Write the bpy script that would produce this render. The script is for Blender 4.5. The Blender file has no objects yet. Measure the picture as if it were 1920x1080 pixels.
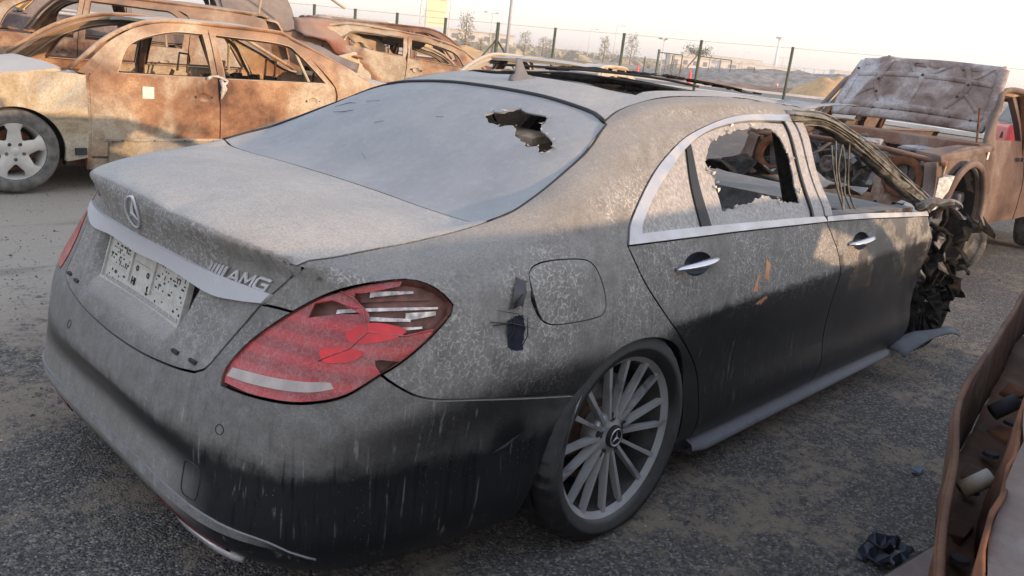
import bpy, bmesh, math, random
import numpy as np
from mathutils import Vector, Matrix, noise
from mathutils.bvhtree import BVHTree
from mathutils.geometry import delaunay_2d_cdt
R = math.radians
scene = bpy.context.scene
COL = scene.collection

# ------------------------------------------------------------------ camera
def cam_axes(yaw, pitch, roll):
    d = Vector((math.cos(pitch)*math.cos(yaw), math.cos(pitch)*math.sin(yaw), math.sin(pitch)))
    r = d.cross(Vector((0, 0, 1))).normalized(); u = r.cross(d)
    c, s = math.cos(roll), math.sin(roll)
    return r*c+u*s, u*c-r*s, d
cam_r, cam_u, cam_d = cam_axes(0.75149, -0.27628, 0.11143)
CAM = Vector((-1.9705, -2.2525, 1.4105))
cd = bpy.data.cameras.new('camera'); cam = bpy.data.objects.new('camera', cd); COL.objects.link(cam)
cam.matrix_world = Matrix(((cam_r.x, cam_u.x, -cam_d.x, CAM.x), (cam_r.y, cam_u.y, -cam_d.y, CAM.y),
                           (cam_r.z, cam_u.z, -cam_d.z, CAM.z), (0, 0, 0, 1)))
cd.sensor_width = 36; cd.lens = 1557.7/1920*36; cd.clip_start = 0.05; cd.clip_end = 4000
scene.camera = cam
# ------------------------------------------------------------------ sky, sun, exposure
SUN_AZ, SUN_EL = R(-76), R(10)
w = bpy.data.worlds.new('World'); scene.world = w; w.use_nodes = True
nt = w.node_tree; bg = nt.nodes['Background']
sky = nt.nodes.new('ShaderNodeTexSky'); sky.sky_type = 'NISHITA'; sky.sun_disc = False
sky.sun_elevation = SUN_EL; sky.sun_rotation = R(90)-SUN_AZ
sky.air_density = 1.0; sky.dust_density = 1.5; sky.ozone_density = 1.5
# the dusty air of the evening veils the whole dome: rosy at the horizon, bluer overhead
mx = nt.nodes.new('ShaderNodeMix'); mx.data_type = 'RGBA'; mx.inputs[0].default_value = .66
nt.links.new(sky.outputs[0], mx.inputs[6]); tcw = nt.nodes.new('ShaderNodeTexCoord'); sx = nt.nodes.new('ShaderNodeSeparateXYZ'); rw_ = nt.nodes.new('ShaderNodeValToRGB'); vm = nt.nodes.new('ShaderNodeVectorMath'); vm.operation = 'SCALE'
nt.links.new(tcw.outputs['Generated'], sx.inputs[0]); nt.links.new(sx.outputs[2], rw_.inputs[0]); e = rw_.color_ramp.elements; e.new(.3)
for i_, (p_, c_) in enumerate(((.0, (.87, .79, .765)), (.16, (.88, .82, .81)), (.75, (.64, .74, .93)))): e[i_].position = p_; e[i_].color = c_+(1,)
nt.links.new(rw_.outputs[0], vm.inputs[0]); vm.inputs['Scale'].default_value = 4.9; nt.links.new(vm.outputs[0], mx.inputs[7])
nt.links.new(mx.outputs[2], bg.inputs[0]); bg.inputs[1].default_value = 0.15
sl = bpy.data.lights.new('sun', 'SUN'); sun = bpy.data.objects.new('sun', sl); COL.objects.link(sun)
sl.energy = 2.5; sl.angle = R(0.6); sl.color = (1.0, .68, .42)
sd = Vector((math.cos(SUN_EL)*math.cos(SUN_AZ), math.cos(SUN_EL)*math.sin(SUN_AZ), math.sin(SUN_EL)))
sun.rotation_euler = sd.to_track_quat('Z', 'Y').to_euler()
scene.view_settings.view_transform = 'Standard'; scene.view_settings.look = 'None'
scene.view_settings.gamma = 1.0; scene.view_settings.use_curve_mapping = False
scene.view_settings.exposure = 1.3

# ------------------------------------------------------------------ node helper
class N:
    def __init__(s, name):
        s.m = bpy.data.materials.new(name); s.m.use_nodes = True; s.t = s.m.node_tree
        s.b = s.t.nodes['Principled BSDF']; s.o = s.t.nodes['Material Output']
        s.b.inputs['Specular IOR Level'].default_value = .35
        s.tc = None
    def new(s, k, **kw):
        n = s.t.nodes.new(k)
        for a, v in kw.items(): setattr(n, a, v)
        return n
    def put(s, sock, v):
        if isinstance(v, (int, float)): sock.default_value = v
        elif isinstance(v, (tuple, list)): sock.default_value = tuple(v)+((1,) if len(v) == 3 and sock.type == 'RGBA' else ())
        else: s.t.links.new(v, sock)
        return s
    def pos(s, sc=(1, 1, 1), loc=(0, 0, 0)):
        if s.tc is None: s.tc = s.new('ShaderNodeTexCoord')
        m = s.new('ShaderNodeMapping'); s.t.links.new(s.tc.outputs['Object'], m.inputs[0])
        m.inputs['Scale'].default_value = sc; m.inputs['Location'].default_value = loc
        return m.outputs[0]
    def noise(s, scale=5, detail=4, vec=None, rough=.55, dist=0.0):
        n = s.new('ShaderNodeTexNoise'); s.put(n.inputs['Scale'], scale); s.put(n.inputs['Detail'], detail)
        s.put(n.inputs['Roughness'], rough); s.put(n.inputs['Distortion'], dist)
        s.t.links.new(vec if vec is not None else s.pos(), n.inputs['Vector'])
        return n.outputs[0]
    def vor(s, scale=5, feature='F1', vec=None, out=0):
        n = s.new('ShaderNodeTexVoronoi', feature=feature); s.put(n.inputs['Scale'], scale)
        s.t.links.new(vec if vec is not None else s.pos(), n.inputs['Vector'])
        return n.outputs[out]
    def ramp(s, v, *st):
        n = s.new('ShaderNodeValToRGB'); e = n.color_ramp.elements
        while len(e) < len(st): e.new(.5)
        for i, (p, c) in enumerate(st):
            e[i].position = p; e[i].color = (c, c, c, 1) if isinstance(c, (int, float)) else tuple(c)+(1,)
        s.put(n.inputs[0], v); return n.outputs[0]
    def sep(s, v):
        n = s.new('ShaderNodeSeparateXYZ'); s.t.links.new(v, n.inputs[0]); return n.outputs
    def nrm(s): return s.new('ShaderNodeNewGeometry').outputs['Normal']
    def math(s, op, a, b=0.0, c=0.0, clamp=False):
        n = s.new('ShaderNodeMath', operation=op, use_clamp=clamp)
        s.put(n.inputs[0], a); s.put(n.inputs[1], b)
        if op in ('MULTIPLY_ADD', 'SMOOTH_MIN'): s.put(n.inputs[2], c)
        return n.outputs[0]
    def mapr(s, v, a, b, c=0.0, d=1.0):
        n = s.new('ShaderNodeMapRange'); n.interpolation_type = 'SMOOTHSTEP'
        for i, x in enumerate((v, a, b, c, d)): s.put(n.inputs[i], x)
        return n.outputs[0]
    def mix(s, f, a, b, mode='MIX'):
        n = s.new('ShaderNodeMix', data_type='RGBA', blend_type=mode)
        s.put(n.inputs[0], f); s.put(n.inputs[6], a); s.put(n.inputs[7], b); return n.outputs[2]
    def vadd(s, a, b, sc=1.0):
        n = s.new('ShaderNodeVectorMath', operation='MULTIPLY_ADD')
        s.put(n.inputs[0], b); n.inputs[1].default_value = (sc, sc, sc); s.put(n.inputs[2], a); return n.outputs[0]
    def bump(s, h, st=.3, dist=.01):
        n = s.new('ShaderNodeBump'); s.put(n.inputs['Strength'], st); s.put(n.inputs['Distance'], dist)
        s.put(n.inputs['Height'], h); s.t.links.new(n.outputs[0], s.b.inputs['Normal']); return s
    def set(s, **kw):
        nm = dict(color='Base Color', rough='Roughness', metal='Metallic', spec='Specular IOR Level', alpha='Alpha', coat='Coat Weight',
                  emit='Emission Color', estr='Emission Strength', trans='Transmission Weight', coatr='Coat Roughness')
        for k, v in kw.items(): s.put(s.b.inputs[nm[k]], v)
        return s

def flat_mat(name, col, rough=.6, metal=0.0, var=.25, scale=12, bump=.15, spec=.35):
    n = N(name); v = n.noise(scale, 5)
    a = tuple(c*(1-var) for c in col); b = tuple(min(1, c*(1+var)) for c in col)
    n.set(color=n.ramp(v, (.35, a), (.65, b)), rough=rough, metal=metal, spec=spec)
    if bump: n.bump(v, bump, .004)
    return n.m

# ---- black paint under ash, dust and dried drips
def dusty_paint(name, dust=(.43, .405, .37), paint=(.006, .007, .009), side=.46, top=.97, veins=1.0, char=0.0, prough=.28, zlo=.46, zhi=.74, low=0.0, fo=-.17, slope=0.0):
    n = N(name); nz = n.sep(n.nrm())[2]; P = n.pos(); z = n.sep(P)[2]; x = n.sep(P)[0]
    up = n.mapr(nz, -.08, .42, 0.0, 1.0)
    big = n.noise(3.2, 5); mid = n.noise(22, 6, rough=.65); fine = n.noise(170, 4, rough=.7)
    warp = n.new('ShaderNodeTexNoise'); n.put(warp.inputs['Scale'], 26); n.t.links.new(P, warp.inputs['Vector']); n.put(warp.inputs['Detail'], 3)
    wv = n.vadd(P, warp.outputs[1], .035)
    cell = n.vor(54, 'DISTANCE_TO_EDGE', wv)
    vein = n.mapr(cell, .015, .13, 1.0, 0.0)
    vm = n.noise(130, 3, wv); vein = n.math('MULTIPLY', vein, n.mapr(vm, .42, .58))
    vein = n.math('MULTIPLY', vein, n.mapr(big, .36, .56))
    sv = n.pos((75, 75, 3.2)); st = n.noise(1.0, 3, sv, dist=.4)
    drip = n.mapr(st, .60, .70); stdark = n.mapr(st, .30, .44, 1.0, 0.0)
    zr_ = n.math('SUBTRACT', z, n.math('MULTIPLY', x, slope)); zr_ = n.math('ADD', zr_, n.math('MULTIPLY', n.math('SUBTRACT', mid, .5), .05)); hz = n.mapr(zr_, zlo, zhi)                                   # less dust has settled low on the flanks
    # dust weight
    sidew = n.math('MULTIPLY', n.math('MULTIPLY_ADD', hz, .95, .05), side)
    sidew = n.math('MULTIPLY', sidew, n.math('MULTIPLY_ADD', mid, 1.5, .25))
    sidew = n.math('SUBTRACT', sidew, n.math('MULTIPLY', stdark, .10), clamp=True)
    faceok = n.mapr(nz, fo, fo+.20)
    sidew = n.math('MULTIPLY', sidew, n.math('MULTIPLY_ADD', faceok, .96, .04))
    if low:                                                    # road dust thrown up low across the middle of the tail
        y_ = n.sep(P)[1]; bnd = n.math('MULTIPLY', n.mapr(z, .17, .24), n.mapr(z, .40, .32))
        bnd = n.math('MULTIPLY', bnd, n.math('MULTIPLY', n.mapr(x, -.98, -1.12), n.mapr(y_, -.62, -.35)))
        sidew = n.math('MAXIMUM', sidew, n.math('MULTIPLY', n.math('MULTIPLY', bnd, low), n.math('MULTIPLY_ADD', mid, 1.2, .4)))
    topw = n.math('MULTIPLY', n.mapr(nz, .38, .88), n.math('MULTIPLY_ADD', big, .25, top-.12))
    mk = n.math('MAXIMUM', sidew, topw)
    mk = n.math('MULTIPLY', mk, n.math('MULTIPLY_ADD', fine, 1.1, .45))
    v2 = n.math('MULTIPLY', vein, .46*veins)
    v2 = n.math('MULTIPLY', v2, n.mapr(z, .45, .8)); v2 = n.math('MULTIPLY', v2, n.mapr(nz, .85, .5))
    mk = n.math('ADD', mk, v2)
    dr = n.math('MULTIPLY', n.math('MULTIPLY', drip, n.mapr(mid, .40, .6)), .30)
    dr = n.math('MULTIPLY', dr, n.mapr(nz, .45, .1))
    mk = n.math('ADD', mk, dr, clamp=True)
    # a few speckles of pale splashed mud
    sp = n.vor(95, 'F1'); spk = n.math('MULTIPLY', n.mapr(sp, .16, .10), n.mapr(n.noise(9, 2), .5, .62))
    mk = n.math('MAXIMUM', mk, n.math('MULTIPLY', spk, .34))
    dcol = n.mix(big, tuple(c*.90 for c in dust), tuple(c*1.08 for c in dust))
    dcol = n.mix(n.mapr(mid, .3, .7), dcol, (dust[0]*.88, dust[1]*.90, dust[2]*.94))
    if char:
        ch = n.mapr(n.noise(6, 6, rough=.7), .62-char*.3, .72-char*.3)
        mk = n.math('MULTIPLY', mk, n.math('SUBTRACT', 1.0, n.math('MULTIPLY', ch, .7)))
    n.set(color=n.mix(mk, paint, dcol), rough=n.mapr(mk, 0.0, .5, prough, .88), spec=n.mapr(mk, 0, .6, .36, .15))
    n.bump(n.math('ADD', n.math('MULTIPLY', mk, .6), n.math('MULTIPLY', fine, .25)), .25, .003)
    return n.m

def rust_paint(name, cols, dust=(.42, .34, .26), dtop=.6, scale=3.0, dark=.35, rough=.8):
    """burnt bodywork: cols = (deep rust, mid rust, pale oxide, ash); patches follow the fire, not the light"""
    n = N(name); P = n.pos(); nz = n.sep(n.nrm())[2]
    a = n.noise(scale, 7, rough=.6, dist=.6); b = n.noise(scale*.6, 4, n.pos((1, 1, 1), (5, 3, 1)), dist=.8)
    f = n.noise(60, 5, rough=.7); g = n.noise(scale*5, 6, rough=.7)
    c = n.ramp(a, (.36, cols[0]), (.47, cols[1]), (.57, cols[2]))
    c = n.mix(n.mapr(b, .50, .62, 0, .9), c, cols[3])
    c = n.mix(n.mapr(g, .40, .62, 0, .45), c, cols[1])
    c = n.mix(n.mapr(f, .35, .7, 0, dark), c, tuple(x*.45 for x in cols[0]))
    c = n.mix(n.math('MULTIPLY', n.mapr(nz, .2, .9), dtop), c, dust)
    n.set(color=c, rough=rough, spec=.2); n.bump(n.math('ADD', f, n.math('MULTIPLY', g, .7)), .35, .004)
    return n.m

M = {}
M['paint'] = dusty_paint('dusty_black_paint', zlo=.628, zhi=.668, slope=.038)
M['paint_quarter'] = dusty_paint('dusty_black_quarter', top=.56, side=.52, veins=1.5, zlo=.47, zhi=.62)
M['paint_lid'] = dusty_paint('dusty_black_lid', side=.52, top=.86, zlo=.42, zhi=.62, fo=-.75)
M['paint_low'] = dusty_paint('dusty_black_bumper', side=.42, veins=.8, zlo=.40, zhi=.47, low=.5)
M['roofpaint'] = dusty_paint('dusty_roof', top=.88, side=.5)
M['blacktrim'] = flat_mat('black_trim', (.014, .014, .015), .5, var=.3, bump=.1)
M['rubber'] = dusty_paint('dusty_rubber', dust=(.17, .16, .15), paint=(.010, .010, .011), side=.30, veins=.2, prough=.65, zlo=-.5, zhi=-.4)
n = N('dusty_glass'); P = n.pos(); b_ = n.noise(5, 5); f_ = n.noise(240, 3); m_ = n.noise(28, 6, rough=.7)
c = n.mix(n.mapr(b_, .3, .7), (.25, .248, .25), (.305, .30, .292)); c = n.mix(n.mapr(f_, .38, .66, 0, .40), c, (.19, .20, .22)); c = n.mix(n.mapr(m_, .45, .7, 0, .3), c, (.38, .365, .34))
n.set(color=c, rough=.62, spec=.4).bump(f_, .15, .002); M['dusty_glass'] = n.m
n = N('dusty_side_glass'); b_ = n.noise(8, 5); f_ = n.noise(140, 4); s_ = n.noise(1, 3, n.pos((110, 110, 30)))
c = n.mix(n.mapr(s_, .35, .7), (.22, .21, .205), (.38, .355, .33)); c = n.mix(n.mapr(b_, .45, .7, 0, .4), c, (.33, .32, .31))
n.set(color=c, rough=.6, spec=.45).bump(f_, .2, .002); M['side_glass'] = n.m
def dusty_chrome(name, lo=.35, hi=.65, base=(.62, .62, .64), dust=(.50, .48, .46)):
    n = N(name); a = n.noise(9, 5); f = n.noise(120, 4); mk = n.mapr(n.math('ADD', n.math('MULTIPLY', a, .7), n.math('MULTIPLY', f, .3)), lo, hi)
    n.set(color=n.mix(mk, base, dust), metal=n.mapr(mk, 0, 1, .95, .15), rough=n.mapr(mk, 0, 1, .25, .8)); n.bump(f, .1, .002); return n.m
M['chrome'] = dusty_chrome('dusty_chrome', .2, .9, base=(.50, .50, .52), dust=(.42, .40, .385)); M['chrome_clean'] = dusty_chrome('wiped_chrome', .5, .8)
M['strip'] = dusty_chrome('ash_covered_chrome', .18, .45, dust=(.47, .47, .485))
M['barrel'] = flat_mat('dark_barrel', (.045, .042, .04), .8, var=.4, bump=.1)  # barrel coloured darker than the spokes, so the gaps between them stay dark
M['alloy'] = dusty_chrome('dusty_alloy', .25, .62, base=(.42, .42, .43), dust=(.33, .32, .31))
n = N('red_lens'); b_ = n.noise(14, 6, rough=.7); f_ = n.noise(120, 5, rough=.7)
wp = n.new('ShaderNodeTexNoise'); n.put(wp.inputs['Scale'], 30); n.t.links.new(n.pos(), wp.inputs['Vector'])
cell = n.mapr(n.vor(60, 'DISTANCE_TO_EDGE', n.vadd(n.pos(), wp.outputs[1], .04)), .015, .09, 1, 0)
zz = n.sep(n.pos())[2]; bands = n.mapr(n.math('SINE', n.math('MULTIPLY', zz, 150)), -.6, .8)
red = n.mix(n.math('MULTIPLY', bands, .6), (.24, .006, .010), (.50, .012, .020))
n.set(color=n.mix(n.math('ADD', n.mapr(b_, .35, .8, .03, .34), n.math('MULTIPLY', cell, .18), clamp=True), red, (.42, .27, .25)), rough=.42, spec=.5, coat=.3).bump(f_, .15, .002); M['red_lens'] = n.m
M['bright_red'] = flat_mat('clean_red_lens', (.60, .010, .015), .25, var=.2, bump=0, spec=.6)
M['lamp_inner'] = flat_mat('lamp_housing', (.16, .07, .055), .5, var=.4, scale=30)
M['reflector'] = flat_mat('lamp_reflector', (.50, .46, .44), .35, var=.45, scale=55, metal=.35)
M['lens_grey'] = flat_mat('dusty_clear_lens', (.42, .36, .33), .5, var=.15, scale=25)
M['char'] = flat_mat('charred_black', (.014, .013, .012), .95, var=.7, scale=35, bump=.8, spec=.08)
M['char_grey'] = rust_paint('charred_ash', ((.02, .02, .02), (.05, .048, .045), (.11, .10, .10), (.20, .19, .18)), dust=(.25, .24, .23), dtop=.6, scale=9)
M['strand'] = rust_paint('scorched_strand', ((.03, .028, .022), (.07, .062, .045), (.14, .125, .10), (.20, .19, .17)), dust=(.30, .28, .25), dtop=.4, scale=14)
M['inner_dark'] = flat_mat('dark_interior', (.014, .014, .015), .9, var=.4, scale=14, bump=.4, spec=.08)
M['ash'] = rust_paint('blue_grey_ash', ((.05, .055, .065), (.12, .13, .15), (.24, .25, .27), (.36, .36, .36)), dust=(.34, .34, .35), dtop=.6, scale=10)

# ------------------------------------------------------------------ object helpers
def link(o, parent=None, mat=None):
    COL.objects.link(o)
    if parent is not None: o.parent = parent
    if mat is not None and o.data is not None and not o.data.materials: o.data.materials.append(mat)
    return o
def mesh_obj(name, verts, faces, mat, parent=None, smooth=True):
    me = bpy.data.meshes.new(name); me.from_pydata([tuple(v) for v in verts], [], faces); me.validate()
    if smooth: me.shade_smooth()
    return link(bpy.data.objects.new(name, me), parent, mat)
def thing(name, label, cat, loc=(0, 0, 0), group=None, rz=0.0):
    o = bpy.data.objects.new(name, None); COL.objects.link(o); o.location = loc; o.rotation_euler = (0, 0, rz)
    o.empty_display_size = .2
    return tag(o, label, cat, group)
def tag(o, label=None, cat=None, group=None, kind=None):
    if label: o['label'] = label
    if cat: o['category'] = cat
    if group: o['group'] = group
    if kind: o['kind'] = kind
    return o

class MB:
    """collects simple solids into one mesh"""
    def __init__(s): s.v = []; s.f = []
    def add(s, vs, fs):
        k = len(s.v); s.v += [Vector(v) for v in vs]; s.f += [tuple(i+k for i in f) for f in fs]; return s
    def box(s, c, d, rot=None, tap=1.0):
        hx, hy, hz = d[0]/2, d[1]/2, d[2]/2
        vs = [Vector((sx*hx*(tap if sz > 0 else 1), sy*hy*(tap if sz > 0 else 1), sz*hz)) for sz in (-1, 1) for sy in (-1, 1) for sx in (-1, 1)]
        if rot is not None: vs = [rot @ v for v in vs]
        c = Vector(c)
        return s.add([v+c for v in vs], [(0, 2, 3, 1), (4, 5, 7, 6), (0, 1, 5, 4), (2, 6, 7, 3), (0, 4, 6, 2), (1, 3, 7, 5)])
    def hull8(s, p):   # eight corners: bottom 4 (ccw), top 4
        return s.add(p, [(3, 2, 1, 0), (4, 5, 6, 7), (0, 1, 5, 4), (1, 2, 6, 5), (2, 3, 7, 6), (3, 0, 4, 7)])
    def tube(s, pts, r, n=8, rs=None, cap=True, flat=1.0, up=None):
        pts = [Vector(p) for p in pts]; rings = []
        prev = None
        for i, p in enumerate(pts):
            d = (pts[min(i+1, len(pts)-1)]-pts[max(i-1, 0)]).normalized()
            u = Vector(up) if up else (Vector((0, 0, 1)) if abs(d.z) < .9 else Vector((1, 0, 0)))
            if prev is not None and not up: u = prev
            a = d.cross(u)
            if a.length < 1e-5: a = d.cross(Vector((0, 1, 0)))
            a.normalize(); b = a.cross(d).normalized(); prev = b
            rr = rs[i] if rs else r
            rings.append([p+a*math.cos(t)*rr+b*math.sin(t)*rr*flat for t in [2*math.pi*k/n for k in range(n)]])
        vs = [v for rg in rings for v in rg]; fs = []
        for i in range(len(pts)-1):
            for k in range(n):
                k2 = (k+1) % n; fs.append((i*n+k, i*n+k2, (i+1)*n+k2, (i+1)*n+k))
        if cap: fs.append(tuple(range(n))[::-1]); fs.append(tuple((len(pts)-1)*n+k for k in range(n)))
        return s.add(vs, fs)
    def lathe(s, prof, n=48, c=(0, 0, 0), axis='y', a0=0, a1=2*math.pi, wob=None):
        full = abs(a1-a0-2*math.pi) < 1e-6; m = n if full else n+1
        vs = []
        for r, h in prof:
            for k in range(m):
                t = a0+(a1-a0)*k/n; rr = r
                x, z = math.cos(t)*rr, math.sin(t)*rr
                v = Vector((x, h, z)) if axis == 'y' else Vector((x, z, h)) if axis == 'z' else Vector((h, x, z))
                if wob: v = wob(v, t)
                vs.append(v+Vector(c))
        fs = []
        for i in range(len(prof)-1):
            for k in range(n):
                k2 = (k+1) % m if full else k+1
                fs.append((i*m+k, i*m+k2, (i+1)*m+k2, (i+1)*m+k))
        return s.add(vs, fs)
    def mirror(s, ax=1):
        for v in s.v: v[ax] = -v[ax]
        s.f = [f[::-1] for f in s.f]; return s
    def xf(s, M4):
        s.v = [M4 @ v for v in s.v]; return s
    def jit(s, a, seed=0):
        rn = random.Random(seed)
        for v in s.v: v += Vector((rn.uniform(-a, a), rn.uniform(-a, a), rn.uniform(-a, a)))
        return s
    def build(s, name, mat, parent=None, smooth=False, bevel=0.0, auto=None):
        me = bpy.data.meshes.new(name); me.from_pydata([tuple(v) for v in s.v], [], s.f)
        bm = bmesh.new(); bm.from_mesh(me); bmesh.ops.recalc_face_normals(bm, faces=bm.faces)
        if bevel: bmesh.ops.bevel(bm, geom=[e for e in bm.edges if len(e.link_faces) == 2 and e.calc_face_angle(0) > .6], offset=bevel, segments=2, profile=.6, affect='EDGES', clamp_overlap=True)
        bm.to_mesh(me); bm.free()
        if auto: me.shade_smooth(); me.set_sharp_from_angle(angle=auto)
        elif smooth: me.shade_smooth()
        return link(bpy.data.objects.new(name, me), parent, mat)

def crom(pts, sp, closed=False):
    """Catmull-Rom through pts, resampled about every sp"""
    P = [Vector(p) for p in pts]; out = []
    n = len(P)
    for i in range(n-1 if not closed else n):
        p1, p2 = P[i], P[(i+1) % n]
        p0 = P[i-1] if (i > 0 or closed) else p1*2-p2
        p3 = P[(i+2) % n] if (i+2 < n or closed) else p2*2-p1
        L = (p2-p1).length; m = max(1, int(round(L/sp)))
        for k in range(m):
            t = k/m
            out.append(.5*((2*p1)+(-p0+p2)*t+(2*p0-5*p1+4*p2-p3)*t*t+(-p0+3*p1-3*p2+p3)*t**3))
    if not closed: out.append(P[-1].copy())
    return out
def outline(segs, sp):
    """segs: list of polylines; each is smoothed on its own and they are joined at sharp corners"""
    out = []
    for s_ in segs:
        c_ = crom(s_, sp)
        if out and (out[-1]-c_[0]).length < sp*.5: c_ = c_[1:]
        out += c_
    if (out[0]-out[-1]).length < sp*.5: out.pop()
    return out
def jag(pts, a, step, seed=1):
    """ragged version of a closed outline"""
    rn = random.Random(seed); P = [Vector(p) for p in pts]; out = []
    for i in range(len(P)):
        p, q = P[i], P[(i+1) % len(P)]; m = max(1, int((q-p).length/step))
        for k in range(m):
            v = p.lerp(q, k/m); out.append(v+Vector([rn.uniform(-a, a) for _ in range(len(v))]))
    return out
def area2(P): return sum(P[i].x*P[(i+1) % len(P)].y-P[(i+1) % len(P)].x*P[i].y for i in range(len(P)))/2
def inset2(P, d):
    if abs(d) < 1e-6: return P
    s = 1 if area2(P) > 0 else -1; out = []
    for i in range(len(P)):
        a, b, c_ = P[i-1], P[i], P[(i+1) % len(P)]
        e1 = (b-a); e2 = (c_-b)
        if e1.length < 1e-7 or e2.length < 1e-7: out.append(b.copy()); continue
        n1 = Vector((-e1.y, e1.x)).normalized(); n2 = Vector((-e2.y, e2.x)).normalized()
        m = n1+n2
        if m.length < .2: out.append(b+n1*d*s); continue
        m.normalize(); out.append(b+m*(d*s/max(.45, m.dot(n1))))
    return out
def inpoly(P, X, Y):
    r = np.zeros(X.shape, bool); n = len(P)
    for i in range(n):
        x1, y1 = P[i]; x2, y2 = P[i-1]
        c_ = ((y1 > Y) != (y2 > Y)); 
        with np.errstate(divide='ignore', invalid='ignore'): xx = (x2-x1)*(Y-y1)/((y2-y1) if y2 != y1 else 1e-12)+x1
        r ^= c_ & (X < xx)
    return r
def segdist(P, X, Y):
    d = np.full(X.shape, 1e9); A = np.array([(p[0], p[1]) for p in P]); B = np.roll(A, -1, 0)
    for a, b in zip(A, B):
        ab = b-a; L = (ab**2).sum()+1e-12; t = np.clip(((X-a[0])*ab[0]+(Y-a[1])*ab[1])/L, 0, 1)
        d = np.minimum(d, np.hypot(X-a[0]-t*ab[0], Y-a[1]-t*ab[1]))
    return d
def tri2d(P, holes, sp):
    P = [Vector((p[0], p[1])) for p in P]; loops = [P]+[[Vector((q[0], q[1])) for q in h] for h in holes]
    xs = [p.x for p in P]; ys = [p.y for p in P]
    gx = np.arange(min(xs)+sp*.5, max(xs), sp); gy = np.arange(min(ys)+sp*.5, max(ys), sp*.87)
    if len(gx) and len(gy):
        X, Y = np.meshgrid(gx, gy); X = X+(np.arange(len(gy)) % 2)[:, None]*sp*.5
        k = inpoly([(p.x, p.y) for p in P], X, Y)
        for h in loops[1:]: k &= ~inpoly([(p.x, p.y) for p in h], X, Y)
        X, Y = X[k], Y[k]
        if len(X):
            d = segdist(P, X, Y)
            for h in loops[1:]: d = np.minimum(d, segdist(h, X, Y))
            k = d > sp*.45; X, Y = X[k], Y[k]
    else: X = Y = np.array([])
    vs = []; ed = []
    for L in loops:
        k0 = len(vs); vs += L; ed += [(k0+i, k0+(i+1) % len(L)) for i in range(len(L))]
    vs += [Vector((float(a), float(b))) for a, b in zip(X, Y)]
    V, E_, F, *_ = delaunay_2d_cdt(vs, ed, [], 0, 1e-6)
    cx = np.array([sum(V[i].x for i in f)/3 for f in F]); cy = np.array([sum(V[i].y for i in f)/3 for f in F])
    k = inpoly([(p.x, p.y) for p in P], cx, cy)
    for h in loops[1:]: k &= ~inpoly([(p.x, p.y) for p in h], cx, cy)
    return V, [tuple(f) for f, q in zip(F, k) if q]

def skin(name, segs, direction, mat, parent, surf, holes=(), sp=.03, off=0.0, gap=.0022, flange=.012, mirror=False, disp=None,
         cyl=None, raw=False, sides=None, smooth=True):
    """cut a panel out of a base surface: its outline is projected along `direction` (or round the vertical axis `cyl`), filled with
    small faces laid on the surface, and its edge is turned inwards by `flange`"""
    if cyl is None:
        nrm = Vector(direction).normalized(); e1 = (Vector((1, 0, 0)) if abs(nrm.x) < .8 else Vector((0, 1, 0)))
        e1 = (e1-nrm*e1.dot(nrm)).normalized(); e2 = nrm.cross(e1)
        to2 = lambda p: Vector((Vector(p).dot(e1), Vector(p).dot(e2)))
        def back(q):
            o_ = e1*q.x+e2*q.y+nrm*4
            return surf(o_, -nrm)
    else:
        ax, rad = cyl
        to2 = lambda p: Vector((math.atan2(p[1], -(p[0]-ax))*rad, p[2]))
        def back(q):
            a = q.x/rad; d_ = Vector((-math.cos(a), math.sin(a), 0)); o_ = Vector((ax, 0, q.y))+d_*4
            return surf(o_, -d_)
    near = getattr(surf, 'near', lambda p: p)
    P = [to2(near(p)) for p in (segs if raw else outline(segs, sp))]
    P = inset2(P, gap); H = [inset2([to2(p) for p in h], -0.0) for h in holes]
    V, F = tri2d(P, H, sp)
    pos = []; nr = []; bad = set()
    for i, q in enumerate(V):
        h = back(q)
        if h is None: bad.add(i); pos.append(Vector()); nr.append(Vector((0, 0, 1))); continue
        p, nn = h
        p = p+nn*off
        if disp: p = disp(p, nn)
        pos.append(p); nr.append(nn)
    F = [f for f in F if not (set(f) & bad)]
    if cyl is not None: F = [f[::-1] for f in F]
    # flange
    cnt = {}
    for f in F:
        for a, b in ((f[0], f[1]), (f[1], f[2]), (f[2], f[0])): cnt[(a, b)] = 1
    be = [e for e in cnt if (e[1], e[0]) not in cnt]
    vs = [v.copy() for v in pos]; fs = list(F)
    if flange:
        mp = {}; mp2 = {}
        for a, b in be:
            for k in (a, b):
                if k not in mp:
                    mp[k] = len(vs); vs.append(pos[k].copy()); mp2[k] = len(vs); vs.append(pos[k]-nr[k]*flange)
            fs.append((mp[b], mp[a], mp2[a], mp2[b]))
    if mirror: vs = [Vector((v.x, -v.y, v.z)) for v in vs]; fs = [f[::-1] for f in fs]
    me = bpy.data.meshes.new(name); me.from_pydata([tuple(v) for v in vs], [], fs)
    # make the outside the front
    if smooth: me.shade_smooth()
    used = set(i for f in fs for i in f)
    if len(used) < len(vs):
        bm = bmesh.new(); bm.from_mesh(me); bmesh.ops.delete(bm, geom=[v for v in bm.verts if not v.link_faces], context='VERTS'); bm.to_mesh(me); bm.free()
    return link(bpy.data.objects.new(name, me), parent, mat)
def both(fn):
    fn(False); fn(True)
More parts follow.
